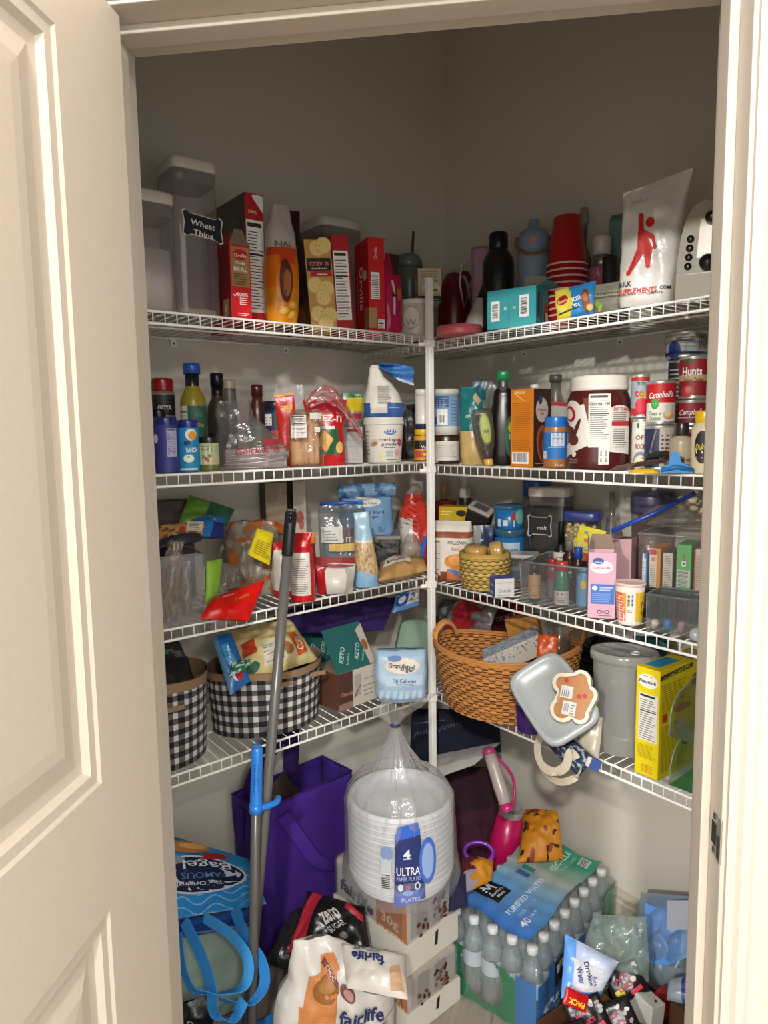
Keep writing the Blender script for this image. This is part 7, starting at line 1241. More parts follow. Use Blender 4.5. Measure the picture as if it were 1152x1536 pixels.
ST_ = lambda s, t, e: (TX0+(TX1-TX0)*s, TY0+(TY1-TY0)*t, FH+e*2+bump(TX0+(TX1-TX0)*s, TY0+(TY1-TY0)*t)+.0016)
pr = Print(ST_); pr.quad([(.06, .12), (.06, .30), (.48, .28), (.48, .10)] if False else [(.03, .16), (.40, .16), (.40, .32), (.03, .32)], '14161a', 8); pr.done(WP, 'brand_mark')
def rt(body, cs, ct, h, w, col, pr, rot=90):
    pr._up(); vs, fs, gw, gh = glyphs(body, .02); b0 = len(pr.m.v)
    for x, y in vs: pr.m.v.append(tuple(pr.S(cs-(y/gh)*h, ct+(x/gw)*w, pr.e)))
    for f in fs: pr.m.face([b0+i for i in f], col)
pr = Print(ST_)
for q4 in ([(.24, .185), (.07, .195), (.07, .215), (.24, .205)], [(.07, .195), (.07, .215), (.19, .245), (.19, .230)], [(.19, .230), (.19, .245), (.06, .275), (.06, .255)], [(.06, .255), (.06, .275), (.24, .285), (.24, .265)]): pr.quad(q4, 'dfe3e6', 4)
rt("Member's", .28, .24, .045, .12, 'c9ced2', pr); rt('Mark', .345, .24, .040, .08, 'c9ced2', pr); pr.done(WP, 'brand_lettering')
pr = Print(ST_); rt('PURIFIED WATER', .60, .33, .075, .46, 'dfe8f0', pr); rt('FOR YOUR', .72, .24, .055, .22, 'a9c8e6', pr); rt('40', .84, .10, .10, .09, 'e6edf4', pr); rt('16.9', .84, .20, .035, .07, 'c9dcf0', pr); rt('RECYCLE', .60, .80, .085, .26, 'c4ead8', pr); rt('FOR THE PLANET', .72, .78, .055, .26, '8fd0b4', pr)
pr.quad([(.80, .84), (.94, .84), (.94, .93), (.80, .93)], 'c9ccc8'); pr.lines(.82, .85, .92, .92, 5, '2c3a36', .5); pr.quad([(.26, .49), (.44, .49), (.44, .54), (.26, .54)], '3a6a9c'); pr.quad([(.26, .57), (.44, .57), (.44, .61), (.26, .61)], '2c8a80'); pr.done(WP, 'film_lettering')
# the clear wrap over the shoulders and the printed ends
m = MB(); sh = .168
def side(p0, p1, col, z0=.0, z1=sh, nv=12, out=.003):
    p0, p1 = Vector(p0), Vector(p1); t = (p1-p0).normalized(); nn = Vector((t.y, -t.x, 0)); Lg = (p1-p0).length
    return lambda u, v: tuple(p0+(p1-p0)*u+nn*(out+.004*abs(sin(pi*Lg*u/D_)))+Vector((0, 0, z0+(z1-z0)*v)))
GR = '0f7a50'; BLU = '2e7cc4'
f0 = side((0, 0, 0), (lx, 0, 0), None)
def c0_(u, v): return GR
m0 = MB(); NU, NV = 60, 30; f = f0
for j in range(NV):
    for i in range(NU):
        u, v = (i+.5)/NU, (j+.5)/NV; e1 = ((u-.46)/.23)**2+((v-.50-(.42-u)*.3)/.40)**2
        if e1 < 1 or (v > .90-1.2*abs(u-.40)**2 and u < .80) or v > .80: continue
        m0.quad(f(i/NU, j/NV), f((i+1)/NU, j/NV), f((i+1)/NU, (j+1)/NV), f(i/NU, (j+1)/NV), GR if u < .80 else BLU); m0.sm[-1] = True
m0.build('green_film_end', 'gloss', WP)
m0 = MB(); f = side((lx, 0, 0), (lx, ly, 0), None)
for j in range(NV):
    for i in range(90):
        u, v = (i+.5)/90, (j+.5)/NV
        if v > .78+(.12 if .12 < u < .36 else 0) and u < .80: continue
        c = BLU if u < .55 else ('8fa8b0' if u < .8 else '12865a')
        if .55 <= u < .80: continue
        m0.quad(f(i/90, j/NV), f((i+1)/90, j/NV), f((i+1)/90, (j+1)/NV), f(i/90, (j+1)/NV), c); m0.sm[-1] = True
m0.build('blue_film_side', 'gloss', WP)
SR = lambda s, t, e: Vector(f(s/ly, t/sh))+Vector((e+.0015, 0, 0)); pr = Print(SR); pr.quad([(.075, .085), (.125, .085), (.125, .146), (.075, .146)], '14161a', 6); pr.quad([(.083, .115), (.092, .115), (.092, .137), (.083, .137)], 'dfe3e6'); pr.quad([(.092, .115), (.10, .115), (.108, .137), (.10, .137)], 'dfe3e6'); pr.quad([(.108, .115), (.117, .115), (.117, .137), (.108, .137)], 'dfe3e6'); pr.text('PURIFIED', .105, .058, .018, 'd9e4ee', .11, bold=.03); pr.text('FOR YOU', .115, .034, .012, '9cc4ea', .08); pr.text('40', .030, .060, .022, 'cfe0f0'); pr.done(WP, 'side_lettering')
m = MB()
for (q0, q1) in (((0, 0, 0), (lx, 0, 0)), ((lx, 0, 0), (lx, ly, 0)), ((lx, ly, 0), (0, ly, 0)), ((0, ly, 0), (0, 0, 0))): m.grid(side(q0, q1, None, .0, .165, out=.005), 40, 8, 'aab8bc')
m.grid(lambda u, v: (x0+(x1-x0)*u, y0+(y1-y0)*v, FH-.004+bump(x0+(x1-x0)*u, y0+(y1-y0)*v)-.038*max(abs(2*u-1), abs(2*v-1))**9), 50, 70, 'aab8bc'); m.build('clear_wrap', 'clearfilm', WP)
def wpt(x, y, z): return A+Matrix.Rotation(ang, 3, 'Z') @ Vector((x, y, z))

# cartons of protein drink and the plates on them
E0 = fl(612, 1562); E1 = fl(690, 1500); cx_ = (E1-E0); cw = cx_.length; ca = atan2(cx_.y, cx_.x); CD = .27
CH = zt(E0, 1470)
def drink_carton(label, P, rz, h, off=0):
    T = thing('drink_carton', label, 'carton', P, rz); w = cw
    MB().box(0, 0, 0, w, CD, h*.42, 'cfc9bd', {'t': 'a8a095'}).build('tray', 'paper', T, .002)
    MB().box(.004, .004, h*.05, w-.004, CD-.004, h-.004, 'c4bdb2', {'f': 'b3aca4', 'l': 'c9c2b8', 't': 'c4b8a6'}).build('wrapped_bottles', 'paper', T, .012)
    MB().box(.001, .001, h*.4, w-.001, CD-.001, h, 'c9c4bc').build('shrink_wrap', 'clearbag', T, .014)
    pr = Print(S_front()); pr.poly([(0, h*.02), (w, h*.02), (w, h*.40), (w*.70, h*.46), (w*.3, h*.30), (0, h*.42)], 'd0cabe'); pr.quad([(w*.52, h*.16), (w*.58, h*.16), (w*.60, h*.36), (w*.54, h*.34)], '1c1a18'); pr.done(T)
    pr = Print(lambda s, t, e: (s, .003-e, t)); rn = random.Random(3)
    for q in (.30, .62): pr.quad([(w*(q-.10), h*.44), (w*(q+.12), h*.44), (w*(q+.12), h*.92), (w*(q-.10), h*.92)], '97908a'); 
    for i in range(22): pr.ell(w*rn.uniform(.50, .76), h*rn.uniform(.44, .80), w*.035, h*.03, rn.choice(('3a1f16', '5a2a1c', '8a4a30', '2a1812')), rn.uniform(0, 180), 9)
    for i in range(8): pr.ell(w*rn.uniform(.2, .4), h*rn.uniform(.42, .62), w*.03, h*.025, rn.choice(('3a1f16', '5a2a1c')), rn.uniform(0, 180), 9)
    pr.done(T, 'photo_print')
    SLf = lambda s, t, e: (.0035-e, CD-s, t); pr = Print(SLf); pr.rect(CD*.60, h*.02, CD*.985, h*.93, 'b56a34'); pr.text('30g', CD*.78, h*.58, .030, 'e2cdb8', CD*.22); pr.text('PROTEIN', CD*.79, h*.40, .020, 'e2cdb8', CD*.31); pr.lines(CD*.66, h*.16, CD*.94, h*.30, 3, '8a4a20', .3, 3); pr.text('fairlife', CD*.34, h*.62, .034, '1d2a5c', CD*.46, rot=-8, bold=.04); pr.lines(CD*.2, h*.46, CD*.5, h*.50, 1, '4a5480', .4); pr.ell(CD*.42, h*.24, CD*.10, h*.10, '5a2c24'); pr.ell(CD*.44, h*.22, CD*.06, h*.06, 'b08070'); pr.done(T, 'side_print'); return T
drink_carton('lower white drink carton on the floor beneath the protein carton', E0, ca, CH)
EU = E0+Vector((0, 0, CH+.001))+Matrix.Rotation(ca, 3, 'Z') @ Vector((.004, .004, 0))
drink_carton('upper white and orange protein drink carton stacked under the plates', EU, ca+radians(2), zt(EU, 1352)*.98)
ZP = EU.z+zt(EU, 1352)*.98+.002
C_ = fl(602, 1313, ZP); k = kk(C_)
PT = thing('paper_plate_pack', 'big stack of white paper plates tied up in a clear plastic bag', 'plates', C_, face(C_)); R_ = 78*k; SH = zt(C_, 1188)
# one mesh for the nested plates of the stack, ridged rim on rim
m = MB(); NP = 40; pf = [(R_*.70, 0), (R_*.74, .001)]
for i in range(NP):
    z = .006+(SH-.012)*i/NP; q = R_*(.90+.10*min(1, i/5))*(1+.008*sin(i*2.1)); pf += [(q*.985, z), (q, z+(SH/NP)*.35), (q*.998, z+(SH/NP)*.62), (q*.984, z+(SH/NP)*.93)]
pf += [(R_*.985, SH), (R_*.93, SH+.001), (R_*.86, SH-.010), (R_*.78, SH-.020), (R_*.4, SH-.021), (0, SH-.021)]
m.lathe(pf, 'dadbdd', 64); m.build('stacked_plates', 'paper', PT)
TZ = zt(C_, 1080)
def bagr(v):   # radius share by height share up to the tie
    return interp([(0, 1.10), (.06, 1.14), (.2, 1.07), (SH/TZ, 1.035), (SH/TZ+.10, .86), (.72, .48), (.88, .20), (.97, .085), (1, .06)], v)[0]
TX, TYo = -.010, -.03
m = MB()
def bagf(u, v):
    th = 2*pi*u; pl = .022*sin(th*15+2*sin(v*3))*min(1, max(0, (v-.30)*2))*(1-v*.3)+.012*noise.noise(Vector((cos(th)*3, sin(th)*3, v*7))); r_ = R_*bagr(v)*(1+pl*(1.2 if v > .5 else .8))
    return Vector((r_*cos(th)+TX*v**2, r_*sin(th)+TYo*v**2, TZ*v))
m.grid(bagf, 96, 40, 'dedee0')
m.build('plastic_bag', 'clearbag', PT)
m = MB()
for i in range(22):
    u = (i*.618) % 1; v0 = .42+.2*((i*.37) % 1); m.tube([bagf(u+.01*sin(j*.7+i), v0+(1-v0)*j/9)*1.0+Vector((0, 0, .001)) for j in range(10)], [.0002+.0005*sin(pi*min(1, (j+.6)/9)) for j in range(10)], 'dedad4', 4)
m.build('bag_creases', 'frost', PT)
m = MB(); top = Vector((TX, TYo, TZ))
m.tube([top+Vector((.010*cos(a), .010*sin(a), 0)) for a in [i*pi/8 for i in range(16)]], .003, '2a3468', 6, closed=True); m.build('tie', 'gloss', PT)
m = MB(); kz = 1/1
def ruff(u, v):
    th = 2*pi*u; r_ = .010+.034*v**1.1*(1+.28*sin(th*4+.6)+.10*sin(th*9)); return top+Vector((r_*cos(th)*1.05+.045*v*v*max(0, cos(th))**3, r_*sin(th)*.6, .052*v*(.9+.30*sin(th*3+1)+.25*max(0, cos(th)))))
m.grid(ruff, 64, 12, 'b9b4ac'); m.build('bag_top', 'clearheavy', PT)
SPp = lambda s, t, e: Vector((R_*1.085*sin(s/R_)*1.0, -(R_*1.085+e)*cos(s/R_), t)); pr = Print(SPp); h = SH
pr.quad([(-.018, -.000), (.048, .010), (.056, .165), (-.014, .175)] if False else [(-.016, h*.10), (.052, h*.14), (.040, h*.92), (-.012, h*.88)], '1f2c66', 10); pr.quad([(-.014, h*.80), (.041, h*.86), (.036, h*1.0), (-.006, h*.96)], '2f5fc0'); pr.quad([(-.016, h*.06), (.040, h*.12), (.052, h*.26), (-.016, h*.22)], '2b58b8'); pr.ell(.058, h*.55, .020, h*.26, '3f68bc'); pr.ell(.058, h*.55, .014, h*.20, '8fa8d8'); pr.ell(-.030, h*.66, .014, h*.08, '7a90b8'); pr.rect(-.044, h*.36, -.020, h*.60, 'b8bcc4'); pr.bars(-.044, h*.26, -.020, h*.44, 8, 5, 'c9c8c6', '3a3a3c', False)
pr.text('4', .012, h*.66, .022, 'd9dee8', bold=.03); pr.lines(.004, h*.60, .022, h*.64, 1, 'b9c4dc', .4); pr.text('ULTRA', .015, h*.47, .020, 'e3e6ee', .050); pr.text('PAPER PLATES', .016, h*.385, .010, '9cabd0', .052); pr.ell(-.002, h*.29, .0055, .009, 'c9d2e6'); pr.ell(.014, h*.285, .005, .008, '8a6a7c'); pr.ell(.034, h*.30, .006, .010, 'c9d2e6'); pr.ell(.034, h*.30, .0035, .006, '1f2c66'); pr.text('PLATES', .020, h*.155, .010, 'b9c8ec', .040); pr.ell(.014, h*.23, .012, h*.03, '7f9ee0'); pr.done(PT, 'bag_label')

# white and orange torn drink wrap in front
b = Pouch('drink_wrap', 'torn white and orange multipack wrap of chocolate drinks at the front', 'pack', 418, 602, tuple(fl(505, 1585, .006)), 0, 1400, .13, [(0, .96, -.02, .9), (.2, 1, -.02, 1), (.5, .98, 0, .95), (.75, .72, -.02, .7), (.9, .46, -.10, .35), (1, .26, -.18, .08)], lambda u, v: 'c9c3bb', kind='foil', turn=10, seed=131, wr=.012, nu=40, nv=44, freq=20)
w, h = b.w, b.h; pr = Print(b.S); OR = 'c07a44'
pr.quad([(-w*.42, h*.08), (-w*.12, h*.06), (-w*.10, h*.52), (-w*.30, h*.60)], OR, 10); pr.quad([(-w*.30, h*.50), (-w*.04, h*.42), (w*.0, h*.84), (-w*.22, h*.80)], OR, 10); pr.quad([(-w*.14, h*.74), (w*.02, h*.80), (-w*.02, h*.92), (-w*.12, h*.90)], OR, 6); pr.ell(-w*.10, h*.70, w*.10, h*.09, '8a5420', 20); pr.ell(-w*.08, h*.73, w*.07, h*.05, 'a5703a', 20)
pr.quad([(-w*.46, h*.33), (-w*.08, h*.27), (-w*.08, h*.36), (-w*.46, h*.42)], '5a2a22'); pr.text('CHOCOLATE', -w*.27, h*.325, .012, 'd8bfa8', w*.30, rot=-9); pr.text('26g  150', -w*.26, h*.46, .014, '7a4622', w*.2, rot=-6); pr.quad([(-w*.12, h*.86), (-w*.02, h*.70), (w*.0, h*.73), (-w*.09, h*.89)], '6a2c22'); pr.text('CHOC', -w*.055, h*.79, .009, 'd8bfa8', w*.1, rot=-58)
pr.ell(-w*.02, h*.32, w*.10, h*.055, '8a5a4a', -15); pr.ell(-w*.01, h*.31, w*.055, h*.035, '4a2620', -15); pr.ell(w*.06, h*.66, w*.045, h*.075, '6a3a30', 30); pr.ell(w*.065, h*.65, w*.028, h*.05, 'a9847a', 30)
pr.text('fairlife', w*.17, h*.46, .036, '1c2a58', w*.36, rot=-8, bold=.03); pr.ell(w*.15, h*.36, w*.035, h*.06, '1c2a58'); pr.ell(w*.15, h*.35, w*.022, h*.04, 'c9c3bb'); pr.rect(w*.28, h*.30, w*.46, h*.38, 'c4beb4'); pr.bars(w*.29, h*.30, w*.41, h*.37, 12, 5, 'c4beb4', '3c3a38')
pr.done(b.T)
q = fl(560, 1500, .12)
def prf(pr): pr.text('fairlife', .40, .62, .22, '1c2a58', .52, rot=176, bold=.04); pr.text('nutrition plan', .38, .82, .09, '3a4474', .42, rot=176); pr.ell(.34, .97, .08, .06, '1c2a58'); pr.text('12 bottles', .78, .90, .06, '6c6a70', .22, rot=176); pr.quad([(.72, .05), (.95, .1), (.9, .62), (.74, .5)], 'b08a66')
flatbag('drink_wrap', 'upper flap of white wrap printed upside down, beside the upper protein carton', [far(520, 1482, 1.44), far(612, 1500, 1.42), far(606, 1432, 1.50), far(512, 1415, 1.52)], .05, 'c4bdb4', seed=132, wr=.008, prints=prf)
def prz(pr): pr.quad([(.0, .0), (.22, .05), (.30, .98), (.12, .98)], 'a31c30'); pr.text('zero', .52, .62, .20, 'b9b4b0', .30, rot=40, bold=.03); pr.text('SUGAR', .62, .46, .11, 'b9b4b0', .28, rot=40); pr.quad([(.70, .85), (.98, .62), (.98, .78), (.74, .99)], '9c1c2c'); pr.ell(.72, .3, .05, .06, '5a5654')
flatbag('soda_wrap', 'black and red zero sugar wrap crumpled behind the torn white wrap', [far(430, 1432, 1.70), far(556, 1436, 1.66), far(546, 1362, 1.72), far(462, 1338, 1.79)], .07, '161214', kind='foil', seed=133, wr=.012, prints=prz)
flatbag('dark_cloth', 'black crumpled bag on the floor between the purple tote and the torn wrap', [far(400, 1450, 1.72), far(470, 1470, 1.68), far(500, 1345, 1.82), far(440, 1372, 1.80)], .05, '1b191d', kind='foil', seed=134, wr=.014)

# purple tote
F0 = fl(402, 1432); k = kk(F0); Ht = zt(F0, 1212)
F1 = fl(520, 1358); d1 = (F1-F0); W1 = d1.length*1.05; a1 = atan2(d1.y, d1.x); F2 = fl(318, 1400); W2 = .12
TB = thing('purple_tote', 'large purple fabric tote standing open on the floor', 'bag', F0, a1); PU = '3f1a80'
m = MB(); tp = 1.06
def tq(x, y, z): return Vector((x-.015*(z/Ht)+(.02*(z/Ht) if x > .1 else 0), y+(.010 if y > .1 else -.006)*(z/Ht), z))
def tface(a, b_, nu, nv, sag=0, seed=0):
    m.grid(lambda u, v: (tq(a[0]+(b_[0]-a[0])*u, a[1]+(b_[1]-a[1])*u, Ht*v)+Vector((.008*noise.noise(Vector((u*3, v*3, seed))), .010*noise.noise(Vector((u*3, v*3, seed+4))), 0))), nu, nv, PU)
tface((0, 0), (W1, 0), 20, 20, 0, 1); tface((0, W2), (0, 0), 14, 20, 0, 2); tface((W1, 0), (W1, W2), 10, 20, 0, 3); tface((W1, W2), (0, W2), 14, 20, 0, 4); m.build('tote_walls', 'fabric', TB, solid=.003)
m = MB(); m.grid(lambda u, v: tq(.012+(W1-.024)*u, .012+(W2-.024)*v, Ht*.80), 6, 6, '3a3438'); m.build('inside_lining', 'foil', TB)
m = MB(); m.tube([tq(0, 0, Ht), tq(W1, 0, Ht), tq(W1, W2, Ht), tq(0, W2, Ht)], .0045, '34156c', 6, closed=True); m.build('top_binding', 'fabric', TB)
ribbon(curve([tq(W1*.22, -.008, Ht*.92), tq(W1*.34, -.02, Ht*.70), tq(W1*.50, -.028, Ht*.52), tq(W1*.72, -.03, Ht*.42), tq(W1*.95, -.03, Ht*.44), tq(W1*1.02, -.012, Ht*.62)], 30), .036, .003, '47208c', side=lambda i: (.55, -.35, .6)).build('carry_strap', 'fabric', TB)
ribbon(curve([tq(-.006, W2*.3, Ht*.97), tq(-.022, W2*.34, Ht*.75), tq(-.022, W2*.5, Ht*.62), tq(-.020, W2*.7, Ht*.72), tq(-.006, W2*.75, Ht*.95)], 24), .026, .003, '381874', side=lambda i: (0, .8, .5)).build('carry_strap', 'fabric', TB)
ribbon(curve([tq(W1*.12, W2*.9, Ht*.90), tq(W1*.26, W2*.85, Ht*1.12), tq(W1*.44, W2*.8, Ht+.15), tq(W1*.52, W2*.8, Ht+.13), tq(W1*.56, W2*.85, Ht*1.05), tq(W1*.60, W2*.9, Ht*.90)], 26), .045, .003, '2c1258', side=lambda i: tuple(Matrix.Rotation(-a1, 3, 'Z') @ RT)).build('standing_strap', 'fabric', TB)
m = MB(); m.grid(lambda u, v: tq(W1*(.05+.6*u), W2*.6, Ht*(.8+.30*v*(1-abs(2*u-1))))+Vector((0, .02*noise.noise(Vector((u*5, v*5, 1))), 0)), 14, 8, '4a3c32'); m.build('lining_fold', 'foil', TB)

# bagel tote over a mint bag
MP = fl(322, 1512); b = Pouch('mint_bag', 'pale mint green bag on the floor under the blue bagel tote', 'bag', 262, 392, tuple(fl(322, 1506, .006)), 0, 1378, .11, [(0, .95, 0, .8), (.2, 1, 0, 1), (.7, .98, 0, .9), (1, .85, 0, .3)], lambda u, v: '8fa596', kind='paper', turn=14, seed=141, wr=.006, h=None)
def rt2(pr, body, cs, ct, h, w, col, rot):
    pr._up(); vs, fs, gw, gh = glyphs(body, .006); r = radians(rot); b0 = len(pr.m.v)
    for x, y in vs: x, y = x/gw*w, (y-gh/2)/gh*h; pr.m.v.append(tuple(pr.S(cs+x*cos(r)-y*sin(r), ct+x*sin(r)+y*cos(r), pr.e+.0014)))
    for f in fs: pr.m.face([b0+i for i in f], col)
Gc = [far(230, 1384, 1.64), far(400, 1356, 1.70), far(372, 1288, 1.84), far(246, 1250, 1.80)]
def wav(u, v):
    if v > .80: return '1f6a96' if u < .5 else '2f86bc'
    return '8fc4ee' if abs((v*8+.45*sin(u*20)) % 1-.5) < .07 and v < .75 else '2f8fd8'
def prg(pr): 
    pr.ell(.44, .54, .47, .27, 'cfd6de', 8, 40); pr.ell(.44, .54, .44, .245, '121c46', 8, 40); pr.ell(.28, .90, .26, .08, 'b5763a', 12); pr.ell(.34, .93, .16, .04, 'd9a45c', 12); pr.quad([(.42, .76), (.74, .84), (.70, .92), (.50, .88)], 'a81c24')
    rt2(pr, 'Bagel', .50, .62, .15, .52, 'dfe4ea', 187); rt2(pr, 'FAMOUS', .46, .48, .085, .46, '5f8ab0', 187); rt2(pr, 'The Original', .42, .375, .07, .46, 'dfe4ea', 186); pr.ell(.16, .70, .10, .05, '8a96ac')
GT, S = flatbag('bagel_tote', 'bright blue bagel shop tote lying folded with its handles drooping', Gc, .008, wav, kind='gloss', seed=142, wr=.0015, prints=prg, nu=90, nv=90)
O = GT.location; HB = '2f8fdc'
fp = lambda a: [far(x, y, d)-O for x, y, d in a]
for i, pts in enumerate(([(276, 1382, 1.62), (300, 1430, 1.57), (316, 1478, 1.53), (322, 1520, 1.50), (350, 1526, 1.49), (366, 1500, 1.50)], [(306, 1376, 1.62), (348, 1404, 1.58), (372, 1440, 1.55), (366, 1478, 1.53), (330, 1490, 1.52), (296, 1486, 1.53)], [(352, 1362, 1.64), (366, 1400, 1.60), (392, 1440, 1.58), (396, 1478, 1.56), (372, 1506, 1.53), (330, 1498, 1.52)], [(268, 1400, 1.60), (274, 1450, 1.56), (290, 1486, 1.54), (318, 1492, 1.53)])):
    ribbon(curve(fp(pts), 30), .029 if i < 3 else .02, .002, [HB, '3a98e0', '2b84cc', '2a80c8'][i], side=lambda i: tuple(RT*.85+UP*.3-FW*.5)).build('carry_handle', 'fabric', GT)
m = MB(); m.grid(lambda u, v: Vector(far(262+130*u, 1382-22*u+26*v, 1.650+.04*u-.03*v))-O, 16, 5, lambda u, v: '1d4f9c' if v < .5 else '143a78'); m.build('tote_edge', 'gloss', GT, solid=.003)
b = Pouch('soda_pack', 'black printed pack on the floor under the bagel tote handles', 'pack', 262, 322, tuple(fl(292, 1560, .006)), 0, 1500, .05, BAGP, lambda u, v: '1b1b1d' if v > .35 else 'b9b5b0', seed=143, wr=.006)
pr = Print(b.S); pr.text('100', -.012, b.h*.55, .016, 'b9b5b0', rot=70); pr.rect(.0, b.h*.05, .02, b.h*.2, '9c1c24'); pr.done(b.T)

# broom and dustpan poles
def pole(name, label, top, bot, r, col, extra=None, cat='broom'):
    A_, B2 = Vector(top), Vector(bot); T = thing(name, label, cat, B2); v = A_-B2; MB().tube([Vector((0, 0, 0)), v], r, col, 20).build('pole', 'gloss', T)
    return T, v
tb = pp(437, 764, 'L3', -.075); bb_ = fl(366, 1590, .02)
T, v = pole('broom', 'grey broom pole with a black cap leaning against the shelves', tb, bb_, .0115, '605d59'); n_ = v.normalized()
MB().tube([v-n_*.105, v-n_*.10, v-n_*.012, v+n_*.002], [.0118, .0138, .0135, .010], '1d1d1f', 20).build('grip_cap', 'gloss', T)
m = MB(); e = tuple((CAM-tb).normalized()*.0138); m.tube([v-n_*.030+Vector(e), v-n_*.010+Vector(e)], .004, '0c0c0d', 8); m.build('hang_hole', 'gloss', T)
MB().box(-.14, .0, -.02, .14, .05, .03, '2f7ac0').build('broom_head', 'gloss', T, .006)
t2 = far(379, 1122, (bb_+(tb-bb_)*.55-CAM).dot(FW)-.036); b2 = far(370, 1600, (bb_-CAM).dot(FW)-.050)
T, v = pole('dustpan_pole', 'shorter grey pole with a ridged blue handle clipped beside the broom', t2, b2, .0108, '55524e', cat='dustpan'); n_ = v.normalized(); BH = '2a78cc'; k = kk(t2)
hl = 96*k; MB().tube([v-n_*hl, v-n_*hl*.9, v-n_*hl*.5, v-n_*hl*.18, v-n_*.010, v+n_*.004], [.0140, .0138, .0128, .0132, .0135, .009], BH, 20).build('handle', 'gloss', T)
m = MB(); cdir = (CAM-t2).normalized(); sd = n_.cross(cdir).normalized()
for i in range(13): c = v-n_*hl*(.30+.036*i)+cdir*.0126-sd*.000; m.tube([c-sd*.007, c+sd*.005], .0011, '1c4f90', 5)
m.build('grip_ridges', 'gloss', T)
c = v-n_*hl*.98; q = (bb_+(tb-bb_)*.55)
m = MB(); m.tube([c+n_*.012, c-n_*.008], .0155, BH, 18); rr = sd if sd.dot(RT) > 0 else -sd
m.tube(curve([c+rr*.012+n_*.002, c+rr*.030+n_*.006-cdir*.008, c+rr*.046+n_*.012-cdir*.02, c+rr*.050+n_*.020-cdir*.034], 12), .0075, BH, 8); m.build('pole_clip', 'gloss', T)

# pink tumbler, orange bags, dark bags in the corner
P_ = fl(756, 1312); b0 = P_; T = thing('pink_tumbler', 'hot pink steel tumbler tilted behind the water pack', 'tumbler', far(755, 1298, (P_-CAM).dot(FW)-.11), face(P_), None, radians(4), radians(9)); k = kk(P_); r = 24*k; h = 92*k
MB().lathe([(r*.98, 0), (r*1.02, .006), (r*.98, h*.25), (r*.72, h*.88)], 'c4155c', 32, cap=True).build('tumbler_body', 'gloss', T); MB().lathe([(r*.72, h*.88), (r*.73, h*.90), (r*.71, h*.97), (r*.62, h*.975), (r*.5, h*.93), (0, h*.93)], 'a39a92', 32, cap=False).build('steel_rim', 'gloss', T)
def hal(u, v): return '2c1810' if noise.noise(Vector((u*7, v*7, 4))) > .42 else ('8a3a1a' if noise.noise(Vector((u*5, v*5, 9))) > .40 else 'c98116')
flatbag('orange_bag', 'orange printed gift bag leaning on the right wall behind the water pack', [fl(780, 1292, .222), fl(848, 1288, .222), far(840, 1216, 2.08), far(790, 1212, 2.15)], .06, hal, kind='paper', seed=151, wr=.008, nu=70, nv=60)
flatbag('orange_bag', 'orange and maroon crumpled bag at the left corner of the water pack', [far(688, 1345, 1.72), far(738, 1320, 1.78), far(740, 1290, 1.85), far(694, 1284, 1.82)], .05, lambda u, v: 'c4801c' if u > .35+.3*noise.noise(Vector((u*3, v*5, 2))) else ('5a1c28' if v > .5 else '8f8a9a'), kind='paper', seed=152, wr=.010)
flatbag('navy_cloth', 'dark navy cloth on the floor between the plates and the water pack', [far(676, 1362, 1.69), far(704, 1352, 1.70), far(702, 1306, 1.76), far(680, 1300, 1.76)], .03, '1a1a36', kind='fabric', seed=153, wr=.010)
def mar(u, v): return '2a0d1c' if noise.noise(Vector((u*3, v*3, 1))) < .1 else '3c1428'
flatbag('maroon_backpack', 'dark maroon soft backpack standing in the corner behind the plates', [fl(648, 1372, .03), fl(740, 1318, .03), far(748, 1150, 2.24), far(640, 1150, 2.28)], .10, mar, kind='fabric', seed=154, wr=.018, nu=30, nv=30)
T, S = flatbag('grey_cushion', 'flat grey-white folded bag lying on the maroon backpack', [far(640, 1176, 2.02), far(712, 1150, 2.00), far(752, 1116, 2.04), far(648, 1136, 2.08)], .02, lambda u, v: 'a39e97' if v < .4 else '8a8681', kind='fabric', seed=155, wr=.006)
def prv(pr):
    rn = random.Random(9); pr.quad([(.04, .70), (.40, .76), (.40, .78), (.04, .72)], '3a4058')
    for i in range(16): pr.ell(.06+.034*i, .50+.012*i+rn.uniform(-.02, .02), .010, rn.uniform(.04, .075), '454c66', rn.uniform(-20, 20), 8); pr.ell(.06+.034*i, .50+.012*i, .005, .025, '0f1226', 0, 8)
flatbag('navy_bag', 'dark navy cooler bag with pale lettering under the lowest shelf by the pole', [far(614, 1146, 2.17), far(752, 1128, 2.14), far(748, 1066, 2.18), far(618, 1062, 2.22)], .09, '0f1226', kind='fabric', seed=156, wr=.006, prints=prv)
MB_ = far(748, 1180, 1.93); T = thing('pink_bottle', 'slim white and pink bottle tucked upright beside the maroon backpack', 'bottle', MB_, 0); a_, b3 = far(762, 1218, 1.90)-MB_, far(735, 1132, 1.97)-MB_
MB().tube([a_, a_*.6+b3*.4, b3*.8+a_*.2, b3], [.016, .019, .018, .017], 'a89a94', 18).build('bottle_body', 'gloss', T); d_ = (b3-a_).normalized(); MB().tube([b3, b3+d_*.012, b3+d_*.02], [.019, .019, .012], '9c3a6c', 18).build('cap', 'gloss', T); MB().tube(curve([a_+Vector((.01, 0, 0)), far(772, 1190, 1.91)-MB_, far(766, 1160, 1.94)-MB_, b3+Vector((.012, 0, 0))], 14), .004, 'b01c64', 7).build('carry_loop', 'gloss', T)
MB().lathe([(.0155, 0), (.0185, .004), (.0185, .020)], 'b8286c', 18).xf(Matrix.Translation(a_) @ d_.to_track_quat('Z', 'Y').to_matrix().to_4x4()).build('pink_band', 'gloss', T)
